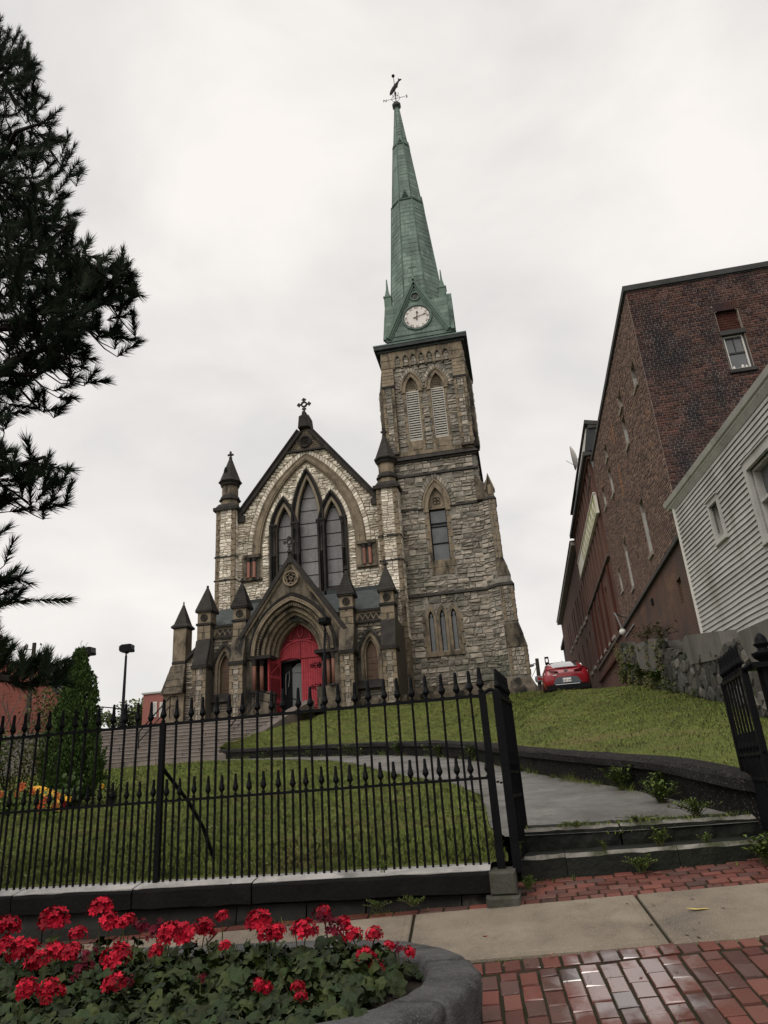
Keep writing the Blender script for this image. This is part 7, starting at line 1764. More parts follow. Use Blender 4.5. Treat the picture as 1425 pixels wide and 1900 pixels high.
lf_('fallen_leaf', (.92, 6.8, zwalk(.92, 6.8) + .02), .05, 'pinkish fallen leaf on the bricks under the gate step', 'granite_pink', .4)
lf_('fallen_petal', (-.02, 5.33, zwalk(-.02, 5.33) + .024), .035, 'pale pink leaf scrap on the near brick paving', 'granite_pink', .8)
lf_('fallen_petal', (-.38, 4.75, .76), .018, 'single red petal dropped beside the planter', 'flower_red', .8)

# ================================================================== trees and shrubs
def leaf_cloud(mb, pts, s, r, flat=.6):
    for p in pts:
        n_ = Vector((r.gauss(0, 1), r.gauss(0, 1), r.gauss(.4, 1))).normalized(); u = n_.orthogonal().normalized(); a = r.uniform(0, 6.28); u = u * cos(a) + n_.cross(u) * sin(a); v = n_.cross(u); L = s * r.uniform(.6, 1.3); w_ = L * flat * .5; P0 = Vector(p)
        mb.cur = r.uniform(.05, 1); mb.add([P0 - u * L * .5, P0 + v * w_, P0 + u * L * .5, P0 - v * w_], [(0, 1, 2, 3)])
# columnar cedar behind the fence
cb = at(130, 1492, 12.6); cb.z = zlow(12.6)
cd_ = thing('cedar_tree', 'dark green columnar cedar growing behind the fence at left', 'tree', cb)
b = MB(); b.tube([cb + Vector((0, 0, -.1)), cb + Vector((.05, 0, 1.5)), cb + Vector((.1, 0, 2.7))], [.09, .06, .015], 8); b.build('trunk', 'bark', cd_)
rc_ = random.Random(19); mb = MB(); HC = at(150, 1222, 12.6).z - cb.z
topx = at(148, 1222, 12.6).x - cb.x
def crad(t): return float(np.interp(t, [0, .06, .2, .4, .55, .75, .9, 1.0], [.28, .46, .52, .45, .37, .25, .12, .02])) * 1.0
for i in range(1500):
    t = rc_.random() ** 1.1; a = rc_.uniform(0, 2 * pi); lob = 1 + .16 * sin(3 * a + 9 * t) + .10 * sin(5 * a - 17 * t); R = crad(t) * lob * rc_.uniform(.62, 1.0)
    c = cb + Vector((topx * t + R * cos(a), R * sin(a), .08 + HC * t)); up_ = Vector((cos(a) * .35, sin(a) * .35, 1)).normalized(); L = .20 * (1.1 - .5 * t)
    for q in range(22):
        f = rc_.random(); sp_ = .05 * (1.2 - f); p = c + up_ * L * f + Vector((rc_.uniform(-sp_, sp_), rc_.uniform(-sp_, sp_), rc_.uniform(-sp_, sp_)))
        d = (up_ + Vector((rc_.uniform(-.7, .7), rc_.uniform(-.7, .7), 0))).normalized(); e = d.cross(Vector((rc_.uniform(-1, 1), rc_.uniform(-1, 1), .2))).normalized(); l_ = rc_.uniform(.035, .07)
        mb.cur = rc_.uniform(.05, 1); mb.add([p, p + d * l_ * .5 + e * .016, p + d * l_, p + d * l_ * .5 - e * .016], [(0, 1, 2, 3)])
mb.build('crown', 'cedar_leaf', cd_)
b = MB(); b.loft([[cb + Vector((topx * t + .62 * crad(t) * cos(a), .62 * crad(t) * sin(a), .05 + HC * t * .97)) for a in lin(0, 2 * pi, 14)[:-1]] for t in lin(0, 1, 12)]); b.build('inner_growth', 'cedar_leaf', cd_)
b = MB()
for k, (dx, h) in enumerate(((.0, .36), (.12, .30), (-.05, .22))):
    b.tube([cb + Vector((topx + dx * .6, 0, HC - .15)), cb + Vector((topx + dx, 0, HC + h))], [.006, .002], 4)
    for q in range(9): z = HC - .05 + (h + .05) * q / 9; s_ = (-1) ** q; b.tube([cb + Vector((topx + dx * (.6 + .4 * q / 9), 0, z)), cb + Vector((topx + dx + s_ * .03, .01, z + .05))], [.004, .002], 3)
b.build('bare_leaders', 'twig_grey', cd_)
b = MB(); ivp = [at(rc_.gauss(135, 9), rc_.uniform(1435, 1480), 12.0) for _ in range(16)]
hb = thing('vine', 'pale round leaved vine climbing the front of the cedar', 'vine', ivp[0])
for p in ivp:
    n_ = Vector((rc_.uniform(-.4, .4), -1, rc_.uniform(-.1, .5))).normalized(); u = n_.orthogonal().normalized(); v = n_.cross(u); s_ = rc_.uniform(.035, .055); bb = MB(); bb.loft([[p + u * s_ * cos(t) + v * s_ * .9 * sin(t) for t in lin(0, 2 * pi, 10)[:-1]], [p + n_ * .01 + u * s_ * .6 * cos(t) + v * s_ * .6 * sin(t) for t in lin(0, 2 * pi, 10)[:-1]]]); o = bb.build('leaf', 'hosta_leaf', hb); o['rnd'] = rc_.random()
# left-hand shrubs
def shrub(name, label, c, rad, n, s, m, seed, grp='shrubs behind the fence on the left'):
    r = random.Random(seed); c = Vector(c); t_ = thing(name, label, 'shrub', c, grp); b = MB(); pts = []
    lobes = [(Vector((r.uniform(-.6, .6) * rad[0], r.uniform(-.6, .6) * rad[1], r.uniform(.25, 1.0) * rad[2])), r.uniform(.3, .5)) for _ in range(9)]
    for i in range(n):
        l, k = r.choice(lobes); d = Vector((r.gauss(0, 1), r.gauss(0, 1), r.gauss(0, 1))).normalized() * (r.random() ** .45) * k; pts.append(c + l + Vector((d.x * rad[0], d.y * rad[1], d.z * rad[2])))
    leaf_cloud(b, pts, s, r); b.build('foliage', m, t_); b = MB()
    for l, k in lobes: b.tube([c + Vector((0, 0, -.1)), c + l * .5 + Vector((0, 0, .05)), c + l], [.02, .014, .005], 4)
    b.build('stems', 'bark', t_)
p = at(20, 1470, 12.0); shrub('shrub', 'bushy green shrub with reddish tinges at the far left behind the fence', (p.x, 12.0, zlow(12.0)), (.75, .6, 1.15), 1500, .06, 'shrub_leaf', 3)
p = at(85, 1400, 19); shrub('shrub', 'yellowing shrub against the red building left of the cedar', (p.x, 19, zlow(19)), (.9, .8, 2.9), 1200, .10, 'shrub_leaf', 4)
p = at(-60, 1470, 11.5); shrub('shrub', 'dense dark shrub reaching in from the left edge', (p.x, 11.5, zlow(11.5)), (.8, .6, 1.2), 900, .06, 'cedar_leaf', 5)
p = at(197, 1480, 12.4); shrub('shrub', 'low yellow green plant at the right foot of the cedar', (p.x, 12.6, zlow(12.6)), (.30, .3, .42), 260, .05, 'weed_leaf', 6)
# flower bed
fb_ = thing('flower_bed_plant', 'green leafy bed of small orange and red flowers before the cedar', 'flower bed', at(60, 1510, 10.6), None)
r = random.Random(12); b = MB(); pts = []
for i in range(420): q = at(r.uniform(-20, 112), r.uniform(1468, 1512), r.uniform(10.2, 11.2)); q.z = max(q.z, zlow(q.y)); pts.append(q)
leaf_cloud(b, pts, .075, r, .8); b.build('leaves', 'weed_leaf', fb_)
for (px, py, s_, m) in ((42, 1460, 9, 'petal_orange'), (34, 1473, 7, 'petal_orange'), (62, 1468, 8, 'petal_orange'), (84, 1485, 8, 'petal_orange'), (75, 1497, 11, 'petal_orange'), (107, 1478, 8, 'petal_orange'), (104, 1494, 7, 'petal_orange'), (118, 1492, 8, 'flower_red'), (3, 1474, 7, 'petal_orange'), (92, 1500, 6, 'petal_yellow'), (130, 1483, 6, 'petal_yellow'), (191, 1459, 5, 'petal_yellow'), (112, 1500, 6, 'petal_yellow')):
    c = at(px, py, 10.3); b = MB(); R = s_ / 1317 * 10.5 * 1.1
    for k in range(8):
        a = k * pi / 4; b.add([c, c + Vector((cos(a - .3) * R * .7, -.03, sin(a - .3) * R * .7)), c + Vector((cos(a) * R, -.01, sin(a) * R)), c + Vector((cos(a + .3) * R * .7, -.03, sin(a + .3) * R * .7))], [(0, 1, 2, 3)])
    b.ball(c + Vector((0, -.03, 0)), R * .25, 6); b.build('blossom', m, fb_)
yo = thing('garden_ornament', 'jagged yellow cut out board lying among the flowers before the cedar', 'ornament', at(95, 1470, 10.7))
yF = Frame(at(95, 1473, 10.7), (1, 0, -.10), (.0, .5, .8)); b = MB()
b.prism(yF, [(-.34, .03), (-.36, .11), (-.28, .13), (-.15, .11), (-.05, .07), (.06, .075), (.14, .02), (.24, .0), (.34, -.07), (.30, -.13), (.22, -.10), (.2, -.15), (.12, -.08), (.04, -.03), (-.04, -.02), (-.12, -.05), (-.2, .0), (-.27, -.01)], -.012, .012); b.build('yellow_board', 'petal_yellow', yo)
b = MB()
for q in range(8): x = -.26 + q * .07; z = .06 - max(0, x) * .25; b.tube([yF(x, z, .016), yF(x + .03, z + .03, .016), yF(x + .05, z - .01, .016), yF(x + .02, z - .035, .016)], .008, 4)
b.build('dark_squiggles', 'car_black', yo)
# bare sapling, left edge
sp_ = thing('bare_sapling', 'thin nearly bare sapling with grey twigs at the left edge', 'tree', at(-15, 1400, 14))
r = random.Random(23); b = MB()
def twig(p, d, L, rad, dep):
    q = p + d * L; b.tube([p, p.lerp(q, .5) + Vector((r.uniform(-.04, .04), 0, r.uniform(-.02, .04))) * L, q], [rad, rad * .8, rad * .5], 4)
    if dep:
        for k in range(3): dd = (d + Vector((r.uniform(-.8, .8), r.uniform(-.5, .5), r.uniform(-.3, .6)))).normalized(); twig(p.lerp(q, r.uniform(.4, 1)), dd, L * r.uniform(.5, .75), rad * .55, dep - 1)
p0 = at(-25, 1420, 14); p0.z = zlow(14)
for d in ((.18, 0, 1), (.35, .1, 1), (.0, 0, 1), (.55, 0, .8)): twig(p0 + Vector((0, 0, .2)), Vector(d).normalized(), 1.35, .022, 3)
b.build('branches', 'twig_grey', sp_); b = MB(); pts = [at(r.uniform(0, 95), r.uniform(1285, 1345), 14 + r.uniform(-.5, .5)) for _ in range(90)]; leaf_cloud(b, pts, .05, r); b.build('sparse_leaves', 'shrub_leaf', sp_)

# ---- pine reaching in from the left, close to the camera
PY = 6.0
pine_poly = [(-420, 900), (-330, 500), (-230, 200), (-120, 40), (-40, -10), (16, 34), (40, 38), (60, 66), (70, 84), (92, 132), (80, 180), (62, 190), (60, 208), (132, 212), (128, 246), (112, 262), (126, 272), (118, 312), (70, 325), (98, 338), (95, 380), (130, 376), (156, 392), (152, 430), (162, 468), (184, 478), (192, 492), (204, 480), (212, 500), (232, 472), (256, 476), (256, 500), (266, 525), (248, 556), (236, 585), (202, 604), (186, 652), (150, 684), (88, 706), (60, 750), (-10, 770), (10, 790), (30, 812), (62, 828), (72, 842), (90, 842), (118, 846), (136, 842), (132, 872), (108, 902), (50, 920), (10, 938), (-40, 950), (-30, 1060), (20, 1052), (54, 1040), (48, 1070), (20, 1098), (-20, 1110), (-30, 1170), (20, 1168), (28, 1184), (4, 1215), (40, 1235), (66, 1202), (80, 1194), (92, 1203), (108, 1190), (114, 1208), (120, 1218), (102, 1250), (74, 1280), (30, 1282), (-60, 1290), (-300, 1280)]
tr0 = at(-250, 1560, PY + .2); tr0.z = .5
pn = thing('pine_tree', 'dark pine with bristling needle tufts filling the left edge', 'tree', tr0)
rpn = random.Random(101)
def P3(px, py, dy=0): return at(px, py, PY) * 1.0 + Vector((0, dy, dy * .0))
b = MB(); b.tube([tr0, at(-235, 1100, PY), at(-190, 600, PY), at(-120, 200, PY), at(-30, 40, PY)], [.20, .17, .13, .08, .02], 8); b.build('trunk', 'bark', pn)
limbs = [[(-195, 640), (-60, 620), (60, 590), (150, 552), (205, 525), (225, 515)], [(-160, 420), (-40, 440), (60, 430), (120, 412)], [(-130, 250), (-30, 290), (50, 270), (98, 245)], [(-110, 180), (-20, 140), (50, 100)], [(-205, 720), (-60, 700), (60, 690), (130, 668)], [(-200, 830), (-60, 860), (40, 872), (105, 862)], [(-210, 1040), (-60, 1085), (25, 1066)], [(-220, 1200), (-60, 1250), (30, 1262), (60, 1240), (80, 1226)], [(-215, 1130), (-60, 1190), (8, 1182)], [(-215, 950), (-60, 930), (20, 910)], [(-150, 340), (-40, 350), (90, 350)], [(-180, 560), (-40, 540), (90, 480), (150, 440)],
         [(30, 690), (70, 640), (150, 600)], [(80, 585), (120, 540), (130, 500)], [(150, 552), (165, 520), (172, 490)], [(190, 530), (204, 505), (205, 485)]]
b = MB()
for L in limbs: pts = [P3(x, y, rpn.uniform(-.25, .25)) for x, y in L]; b.tube(pts, [.045 * (1 - .75 * i / (len(pts) - 1)) + .006 for i in range(len(pts))], 5)
b.build('branches', 'bark', pn)
needles = MB(); shoots = MB()
def tuft(base, axis, L, nl, n):
    axis = axis.normalized(); u = axis.orthogonal().normalized(); v = axis.cross(u); shoots.tube([base, base + axis * L], [.008, .005], 4)
    for q in range(n):
        f = rpn.random() ** .8; p = base + axis * L * f; a = rpn.uniform(0, 2 * pi); sp2 = rpn.uniform(.45, 1.15) * (1.15 - .65 * f); d = (axis + (u * cos(a) + v * sin(a)) * sp2).normalized(); l_ = nl * rpn.uniform(.75, 1.1)
        e = d.cross(FW).normalized() * .0046; needles.cur = rpn.uniform(.05, 1); needles.add([p - e, p + e, p + d * l_ + Vector((0, 0, -.01 * rpn.random()))], [(0, 1, 2)])
for L in limbs:
    for (x0, y0), (x1, y1) in zip(L, L[1:]):
        for f in (.3, .65, 1.0):
            x, y = x0 + (x1 - x0) * f, y0 + (y1 - y0) * f; a = atan2(-(y1 - y0), x1 - x0)
            for da in (-.7, 0, .8): aa = a + da + rpn.uniform(-.2, .2); A = P3(x, y, rpn.uniform(-.2, .2)); B = P3(x + 34 * cos(aa), y - 34 * sin(aa), rpn.uniform(-.25, .25)); (tuft(A, B - A, (B - A).length, .14, 90) if inside(pine_poly, x + 50 * cos(aa), y - 50 * sin(aa)) else None)
cnt = 0
LP_ = [(L[k][0] + (L[k + 1][0] - L[k][0]) * f, L[k][1] + (L[k + 1][1] - L[k][1]) * f) for L in limbs for k in range(len(L) - 1) for f in (0, .2, .4, .6, .8, 1)]
while cnt < 800:
    px, py = rpn.uniform(-260, 285), rpn.uniform(-20, 1290)
    if px < -60 and rpn.random() < .55: continue
    ang = rpn.uniform(15, 85) if rpn.random() < .8 else rpn.uniform(-45, 30); ang = radians(ang); Lp = rpn.uniform(26, 52)
    tx, ty = px + (Lp + 26) * cos(ang), py - (Lp + 26) * sin(ang)
    if not inside(pine_poly, px, py) or not inside(pine_poly, tx, ty) or not inside(pine_poly, px - 14, py + 14): continue
    if mnoise.noise(Vector((px * .022, py * .022, 5))) < -.10: continue
    dy = rpn.uniform(-.7, .7); A = P3(px, py, dy); B = P3(px + Lp * cos(ang), py - Lp * sin(ang), dy + rpn.uniform(-.25, .25)); d = B - A
    tuft(A, d, d.length, .155, 105); cnt += 1
    bx, by = min(LP_, key=lambda q: (q[0] - px) ** 2 + (q[1] - py) ** 2 + (6000 if q[0] > px else 0)); MID = P3((bx + px) / 2, (by + py) / 2 + 6, dy * .7); shoots.tube([P3(bx, by, 0), MID, A], [.011, .009, .006], 3)
# edge shoots whose tips make the outline
tips = [(30, 36, 80), (52, 40, 75), (66, 72, 50), (88, 138, 45), (86, 172, 25), (128, 216, 60), (108, 222, 70), (126, 278, 50), (96, 345, 55), (152, 396, 60), (134, 380, 85), (158, 468, 80), (182, 482, 78), (200, 484, 95), (232, 472, 85), (256, 470, 75), (264, 528, 35), (244, 492, 60), (250, 556, 10), (226, 592, 5), (186, 650, -10), (140, 684, -10), (60, 830, 75), (88, 844, 70), (132, 844, 65), (112, 850, 70), (126, 874, 30), (52, 1044, 45), (26, 1172, 40), (80, 1196, 80), (92, 1204, 78), (106, 1192, 78), (112, 1210, 60), (60, 1204, 70), (30, 1064, 40), (110, 266, 40), (60, 62, 70), (40, 48, 85), (20, 830, 60), (210, 500, 70), (145, 470, 75), (120, 478, 80), (40, 1180, 60)]
for x, y, a in tips:
    a = radians(a); 
    for k in range(2):
        Lp = 46; aa = a + rpn.uniform(-.2, .2); tx, ty = x - 26 * cos(aa), y + 26 * sin(aa); dy = rpn.uniform(-.3, .3); B = P3(tx, ty, dy); A = P3(tx - Lp * cos(aa), ty + Lp * sin(aa), dy); tuft(A, B - A, (B - A).length, .13, 130)
needles.build('needles', 'pine_needle', pn); shoots.build('shoots', 'bark', pn)

# far trees
def ftree(label, c, rad, n, s, seed, m='far_leaf'):
    r = random.Random(seed); c = Vector(c); t_ = thing('tree', label, 'tree', c); b = MB(); pts = []
    lobes = [(Vector((r.uniform(-.75, .75) * rad[0], r.uniform(-.5, .5) * rad[1], rad[2] * r.uniform(.5, 1.7))), r.uniform(.25, .45)) for _ in range(16)]
    for i in range(n):
        l, k = r.choice(lobes); d = Vector((r.gauss(0, 1), r.gauss(0, 1), r.gauss(0, 1))).normalized() * (r.random() ** .4) * k; pts.append(c + l + Vector((d.x * rad[0], d.y * rad[1], d.z * rad[2])))
    leaf_cloud(b, pts, s, r); b.build('crown', m, t_); b = MB(); b.tube([c + Vector((0, 0, -.5)), c + Vector((.1, 0, rad[2])), c + Vector((0, 0, rad[2] * 1.5))], [.22, .14, .04], 6)
    for l, k in lobes: b.tube([c + Vector((0, 0, rad[2] * .5)), c + l], [.06, .015], 4)
    b.build('trunk', 'bark', t_)
p = at(243, 1345, 60); ftree('pale green rounded tree behind the terrace beyond the lamp post', (p.x, 60, 6.6), (2.5, 2, 2.3), 3000, .32, 2)
p = at(1035, 1260, 88); ftree('small tree at the far end of the drive above the red car', (p.x, 88, 9.5), (1.3, 1.2, 2.2), 500, .3, 3)

# ================================================================== background buildings, poles
r1 = thing('red_building', 'large dull red gabled building behind the pine at far left', 'building', (-48, 62, 6))
q1, q2, q3 = at(70, 1228, 60), at(106, 1285, 60), at(112, 1350, 60); F = front(60)
b = MB(); b.prism(F, [(-70, 4), (q3.x, 4), (q2.x, q2.z), (q1.x, q1.z), (-70, q1.z + 1.5)], -3, 0); b.build('wall', 'red_siding', r1)
b = MB(); b.strip(F, [(q2.x + .1, q2.z), (q1.x, q1.z + .15), (-70, q1.z + 1.65)], [(q2.x, q2.z - .2), (q1.x - .05, q1.z - .1), (-70, q1.z + 1.4)], -3.2, .15); b.build('roof_edge', 'roof_dark', r1)
b = MB(); s0 = at(78, 1330, 60); s1 = at(86, 1286, 60); b.tube([F(s0.x, s0.z, .1), F(s1.x, s1.z, .1)], .06, 5); b.build('downpipe', 'brick_mortar', r1)
r2 = thing('red_house', 'pale red flat topped house between the terrace and the church', 'house', (-26, 51, 6))
a0, a1 = at(266, 1289, 50), at(345, 1281, 50); b = MB(); b.box(front(50), a0.x, a1.x, 4, a0.z, -8, 0); b.build('wall', 'red_siding_pale', r2)
b = MB(); b.box(front(50), a0.x - .1, a1.x + .1, a0.z, a0.z + .12, -8.1, .1); b.build('roof_edge', 'trim_grey', r2)
for px in (280, 297):
    a = at(px, 1303, 50); b = MB(); b.box(front(50), a.x, a.x + .5, a.z - 1.1, a.z, 0, .05); wn_ = b.build('window', 'white_paint', r2); b = MB(); b.box(front(50), a.x + .08, a.x + .42, a.z - 1.02, a.z - .08, .05, .06); b.build('pane', 'trim_grey', wn_)
def lamp(name, label, base, top, hd_, par=None, cat='lamp post'):
    t_ = thing(name, label, cat, base); base, top = Vector(base), Vector(top); H = (top - base).length
    b = MB(); b.tube([base, base.lerp(top, .12), base.lerp(top, .121), top], [.12, .12, .085, .055], 10); b.lathe(base + Vector((0, 0, H * .12)), [(.13, -.03), (.14, 0), (.13, .04)], 10); b.build('pole', 'pole_black', t_, True)
    b = MB(); b.tube([top, top + Vector((0, 0, .12))], .04, 8); b.loft([[top + Vector((-.07, 0, .10)), top + Vector((.07, 0, .10)), top + Vector((.07, .02, .24)), top + Vector((-.07, .02, .24))], [top + Vector((-.1, .06, .12)), top + Vector((.1, .06, .12)), top + Vector((.1, .07, .25)), top + Vector((-.1, .07, .25))]]); b.build('bracket', 'pole_black', t_)
    u = Vector(hd_).normalized(); F = Frame(top + Vector((0, 0, .38)), u, (0, 0, 1), u.cross(Vector((0, 0, 1)))); b = MB(); prof = [(-.30, -.10), (-.24, -.19), (.30, -.19), (.34, -.16), (.28, .16), (.22, .17), (-.18, .16), (-.30, .08)]
    b.prism(F, prof, -.2, .2); b.build('floodlight', 'pole_black', t_); b = MB(); b.box(Frame(F(.315, 0, 0), F.v, F.n, F.u), -.13, .13, -.17, .17, 0, .012); b.build('lens', 'window_glass', t_); return t_
lamp('lamp_post', 'black floodlight on a slim pole left of the church stair', (at(228, 1316, 32).x, 32, 5.0), at(234, 1217, 32), (1, .1, 0))
lamp('lamp_post', 'black floodlight pole standing before the red church door', (at(599, 1320, 33.5).x, 33.5, 5.05), at(603, 1166, 33.5), (.2, 1, 0))
lamp('lamp_post', 'second black floodlight half hidden behind the cedar top', (at(150, 1300, 30).x, 30, 4.0), at(161, 1224, 30), (1, -.1, 0))
ex = bpy.data.objects.new('tmp', None)
up1 = thing('utility_pole', 'weathered wooden pole with a small floodlight at far left', 'utility pole', at(50, 1350, 40))
b = MB(); b.tube([at(49, 1360, 40), at(64, 1193, 40)], [.16, .12], 8); b.build('pole', 'wood_pole', up1)
b = MB(); q = at(64, 1205, 40); b.tube([q, q + Vector((-.55, -.1, .02))], .03, 5); b.box(Frame(q + Vector((-.6, -.1, .15)), (1, 0, .5)), -.16, .16, -.13, .13, -.08, .08); b.build('floodlight', 'galv', up1)
up2 = thing('utility_pole', 'leaning grey utility pole with street light beside the red car', 'utility pole', at(1004, 1290, 80))
b = MB(); b.tube([at(1004, 1292, 80), at(996, 1222, 80)], [.24, .19], 8); b.build('pole', 'wood_pole', up2)
b = MB(); b.tube([at(998, 1237, 80), at(992, 1231, 80), at(985, 1234, 80)], .06, 5); b.ball(at(984, 1235, 80), .35, 8, (1.3, .8, .5)); b.build('street_light', 'galv', up2)
b = MB(); b.tube([at(996, 1236, 80), at(990, 1250, 80), at(987, 1256, 80)], .03, 4); b.build('guy_wire', 'galv', up2)
b = MB(); c = at(1002, 1260, 80); b.lathe(c, [(.02, -.35), (.5, -.3), (.55, 0), (.5, .3), (.02, .35)], 10); b.build('transformer', 'galv', up2)
sp2_ = thing('lantern_post', 'dark post with a square lantern frame behind the red car', 'lamp post', at(1017, 1262, 60))
b = MB(); b.box(Frame(at(1017, 1250, 60)), -.16, .16, -1.6, .6, -.16, .16); b.build('post', 'wood_pole', sp2_)
F = Frame(at(1014.5, 1226, 60)); b = MB(); b.prism(F, [(-.16, -.3), (.16, -.3), (.16, .3), (-.16, .3)], -.14, .14, [[(-.09, -.14), (.09, -.14), (.09, .18), (-.09, .18)]]); b.build('lantern_frame', 'pole_black', sp2_)
F = Frame(at(1014.5, 1226, 60)); b = MB(); b.tube([F(0, -.3, 0), Vector((at(1017, 1250, 60)))], .13, 6); b.build('lantern_neck', 'wood_pole', sp2_)

# handrails of the stair
def rail(label, pts, posts):
    t_ = thing('handrail', label, 'handrail', pts[0]); b = MB(); b.tube(pts, .028, 6); b.build('rail', 'iron_black', t_); b = MB(); b.tube([Vector(p) - Vector((0, 0, .42)) for p in pts], .022, 6); b.build('lower_rail', 'iron_black', t_)
    for p in posts: b = MB(); b.tube([Vector(p) - Vector((0, 0, .95)), Vector(p)], .024, 6); b.build('post', 'iron_black', t_)
A, B_, C_ = at(258, 1358, 29.2), at(316, 1293, 31.2), at(318, 1308, 31.5)
rail('black handrail rising along the left flight of the stone stair', [A, B_, B_ + Vector((.3, .1, .0)), B_ + Vector((.32, .1, -.42))], [A, B_])
A, B_ = at(424, 1352, 29.6), at(478, 1281, 32.0); C_ = at(510, 1290, 34.5)
rail('black handrail on the cheek wall leading to the red door', [A, B_, C_, C_ + Vector((1.0, .6, -.25))], [A, B_, C_])
A, B_ = at(180, 1311, 31.5), at(256, 1324, 31.5)
rail('short black railing on the terrace beside the lamp post', [A, at(215, 1314, 31.5), B_], [A, B_])

# ================================================================== red car
CW, GX, GY, GZ = .905, 1.83, 28.2, 4.46
car = thing('parked_car', 'shiny red fastback car parked on the drive, seen from behind', 'car', (GX, GY, GZ))
C_F = lambda x, y, z: Vector((GX + x, GY + y, GZ + z))
SEC = [  # y, half width, z sill, z belt, belt width factor
    (0.0, .70, .42, .80), (.06, .80, .33, .96), (.18, .86, .26, 1.03), (.5, .895, .22, 1.02), (1.0, .905, .2, .99), (1.9, .905, .2, .96), (2.9, .90, .2, .94), (3.5, .885, .22, .90), (4.1, .84, .25, .80), (4.45, .72, .3, .66), (4.55, .58, .36, .56)]
b = MB(); rings = []
for y, hw, z0, z1 in SEC:
    h = z1 - z0; half = [(0, z1 + .015), (hw * .62, z1 + .008), (hw * .86, z1 - .035), (hw * .96, z1 - .14 * h / .7), (hw, z0 + h * .55), (hw * .985, z0 + h * .3), (hw * .93, z0 + .06), (hw * .8, z0), (0, z0)]
    rings.append([C_F(x, y, z) for x, z in half] + [C_F(-x, y, z) for x, z in half[::-1][1:-1]])
b.loft(rings); bo = b.build('body', 'car_red', car, True)
b = MB(); rings = []
for y, wb_, wt, zb_, zt in ((.20, .66, .55, 1.0, 1.045), (.62, .76, .60, 1.0, 1.20), (1.15, .79, .58, .99, 1.36), (1.7, .80, .57, .97, 1.425), (2.3, .80, .56, .96, 1.43), (2.75, .79, .54, .95, 1.36), (3.35, .76, .58, .92, .98)):
    rings.append([C_F(x, y, z) for x, z in ((-wb_, zb_), (-wb_ * .97, zb_ + (zt - zb_) * .4), (-wt, zt - .03 * (zt - zb_)), (-wt * .6, zt), (wt * .6, zt), (wt, zt - .03 * (zt - zb_)), (wb_ * .97, zb_ + (zt - zb_) * .4), (wb_, zb_))])
b.loft(rings); gh = b.build('cabin', 'car_red', car, True)
b = MB()
rings = []
for y, w_, z in ((.235, .57, 1.062), (.62, .56, 1.212), (1.15, .53, 1.372)): rings.append([C_F(-w_, y - .012, z - .03), C_F(-w_ * .6, y - .012, z + .008), C_F(0, y - .012, z + .014), C_F(w_ * .6, y - .012, z + .008), C_F(w_, y - .012, z - .03)])
b.loft(rings, False, False); b.build('rear_window', 'car_glass', car, True)
b = MB(); b.loft([[C_F(x, 1.16 + dy, 1.385 - abs(x) ** 3 * .12 + dz) for dy, dz in ((0, 0), (.04, .02), (.5, .05), (.5, .02))] for x in lin(-.53, .53, 8)]); b.build('roof_trim', 'car_black', car)
b = MB(); b.loft([[C_F(-.015, 1.35, 1.40), C_F(.015, 1.35, 1.40), C_F(.01, 1.55, 1.42), C_F(-.01, 1.55, 1.42)], [C_F(-.004, 1.36, 1.50), C_F(.004, 1.36, 1.50), C_F(.004, 1.42, 1.49), C_F(-.004, 1.42, 1.49)]]); b.build('roof_fin', 'car_black', car)
b = MB(); b.loft([[C_F(x, .05 + x * x * .18, 1.005 - x * x * .05 + .0), C_F(x, .03 + x * x * .18, 1.035 - x * x * .05), C_F(x, .24 + x * x * .1, 1.07 - x * x * .05), C_F(x, .30, 1.03 - x * x * .05)] for x in lin(-.70, .70, 12)]); b.build('tail_spoiler', 'car_red', car, True)
FR = Frame(C_F(0, -.012, 0), (1, 0, 0), (0, 0, 1))
for sx in (-1, 1):
    F = Frame(C_F(sx * .62, .075, .86), (1, sx * .42, 0), (0, .14, 1)); S_ = lambda L: [(sx * a, z) for a, z in L][::sx]
    b = MB(); b.prism(F, S_([(-.36, .03), (-.02, .11), (.22, .09), (.29, -.01), (.23, -.09), (-.02, -.04)]), -.06, .035); tl = b.build('tail_lamp', 'lamp_red', car)
    b = MB(); b.prism(F, S_([(.04, .0), (.20, .0), (.20, -.055), (.06, -.035)]), .0, .042); b.build('reverse_lens', 'plate_white', tl)
    b = MB(); F = Frame(C_F(sx * .66, .06, .40), (1, sx * .5, 0)); b.prism(F, S_([(-.16, -.01), (.16, .05), (.16, -.03), (-.14, -.07)]), -.05, .02); b.build('bumper_vent', 'car_black', car)
b = MB(); b.prism(FR, [(-.46, .36), (.46, .36), (.52, .44), (.40, .64), (.28, .67), (-.28, .67), (-.40, .64), (-.52, .44)], -.08, .018); b.build('bumper_insert', 'car_grey', car)
b = MB(); b.prism(FR, [(-.78, .20), (.78, .20), (.80, .36), (.58, .37), (.46, .43), (-.46, .43), (-.58, .37), (-.80, .36)], -.1, .03); b.build('rear_diffuser', 'car_black', car)
b = MB(); b.box(FR, -.45, .45, .385, .4, .03, .038); b.build('diffuser_trim', 'chrome', car)
b = MB(); b.bbox(FR, -.155, .155, .465, .62, .0, .035, .006); pl_ = b.build('licence_plate', 'plate_white', car)
text('GJK 546', .092, FR, 0, .53, .037, 'plate_ink', pl_, 'plate_text', 0, .001)
FT_ = Frame(C_F(0, -.312, 0), (1, 0, 0), (0, .37, 1))
for i, ch_ in enumerate('ELANTRA'): text(ch_, .058, FT_, -.33 + i * .11, .865, .015, 'galv', car, 'badge_letter', 0, .004)
b = MB(); el = [(.075 * cos(t), .975 + .04 * sin(t)) for t in lin(0, 2 * pi, 18)]; b.strip(FT_, el, [(x * .8, .975 + (z - .975) * .8) for x, z in el], -.02, .03)
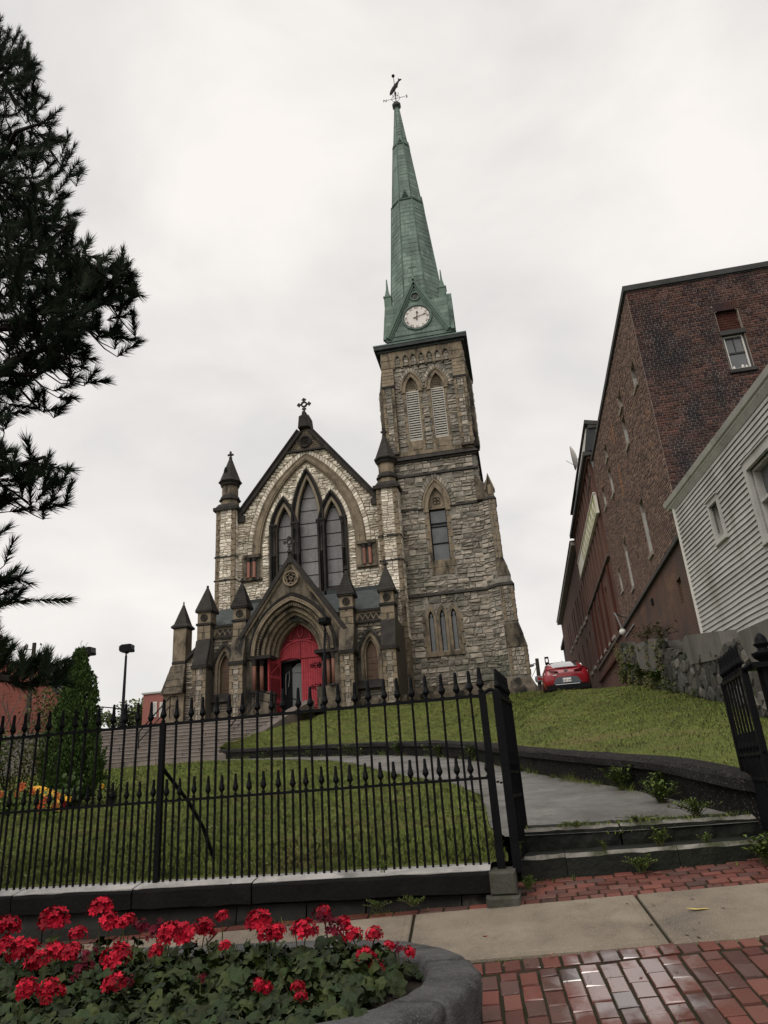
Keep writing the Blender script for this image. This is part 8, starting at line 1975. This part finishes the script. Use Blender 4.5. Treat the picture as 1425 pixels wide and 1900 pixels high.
b.prism(FT_, [(-.05, .945), (-.025, .945), (-.005, 1.005), (-.03, 1.005)], -.02, .03); b.prism(FT_, [(.005, .945), (.03, .945), (.05, 1.005), (.025, 1.005)], -.02, .03); b.prism(FT_, [(-.03, .97), (.03, .975), (.03, .985), (-.03, .98)], -.02, .03); b.build('oval_emblem', 'galv', car)
b = MB(); b.box(FR, -.50, -.36, .735, .765, .0, .02); b.build('trunk_badge', 'plate_white', car)
for sx in (-1, 1):
    for y in (.82, 3.6):
        b = MB(); F = Frame(C_F(sx * .80, y, .315), (0, 1, 0), (0, 0, 1), (sx, 0, 0)); b.loft([[F(r_ * cos(t), r_ * sin(t), c) for t in lin(0, 2 * pi, 20)[:-1]] for r_, c in ((.2, -.1), (.315, -.09), (.318, .08), (.29, .105), (.2, .10))]); wh = b.build('wheel', 'tyre', car)
        b = MB(); b.prism(F, circ(0, 0, .2, 16), -.05, .09); b.build('rim', 'galv', wh)
    b = MB(); b.loft([[C_F(sx * .80, 2.75, .98), C_F(sx * .80, 2.85, .98), C_F(sx * .80, 2.85, 1.02), C_F(sx * .80, 2.75, 1.02)], [C_F(sx * 1.0, 2.70, .98), C_F(sx * 1.0, 2.88, .98), C_F(sx * 1.0, 2.88, 1.12), C_F(sx * 1.0, 2.70, 1.12)]]); b.build('side_mirror', 'car_red', car)
    b = MB(); b.loft([[C_F(sx * .785, y, zb_ + .02), C_F(sx * .70, y, zt)] for y, zb_, zt in ((.75, 1.03, 1.12), (1.2, 1.02, 1.30), (1.8, 1.0, 1.37), (2.5, .99, 1.35), (3.0, .98, 1.10))], False, False); b.build('side_window', 'car_glass', car)

rq_ = random.Random(404); lt = MB()
for q in range(230):
    k = q % 4
    if k == 0: x, y = rq_.uniform(-3, 2.2), 6.40 + rq_.gauss(0, .05); z = zwalk(x, y) + .016
    elif k == 1: x, y = rq_.uniform(-1.4, 2.4), rq_.uniform(4.5, 6.8); z = zwalk(x, y) + .026
    elif k == 2: i = rq_.randrange(4, 30); p = pp_[i].lerp(pw[i], 1 - abs(rq_.gauss(0, .18))); x, y = p.x, p.y; z = zlow(y) + .02
    else: y = rq_.uniform(7, 14); x = plx(y) - rq_.uniform(0, 6); z = zlow(y) + .05
    if (x + 1.35) ** 2 + (y - 4.05) ** 2 < 1.2 and y < 5.3: continue
    s_ = rq_.uniform(.008, .022); a = rq_.uniform(0, 6.28); u = Vector((cos(a), sin(a), rq_.uniform(-.1, .4))) * s_; v = Vector((-sin(a), cos(a), rq_.uniform(0, .3))) * s_ * .5; c = Vector((x, y, z))
    lt.add([c - u, c - v, c + u, c + v], [(0, 1, 2, 3)], rq_.uniform(.05, 1))
lt.build('leaf_litter', 'litter', None, False, 'stuff')
# lettering becomes plain meshes
bpy.context.view_layer.update(); dg = bpy.context.evaluated_depsgraph_get()
for o in TEXTS:
    me = bpy.data.meshes.new_from_object(o.evaluated_get(dg)); me.name = o.name.split('.')[0]; n_ = bpy.data.objects.new(o.name.split('.')[0], me); COL.objects.link(n_)
    n_.parent = o.parent; n_.matrix_parent_inverse = o.matrix_parent_inverse; n_.matrix_basis = o.matrix_basis; cu = o.data; bpy.data.objects.remove(o); bpy.data.curves.remove(cu)
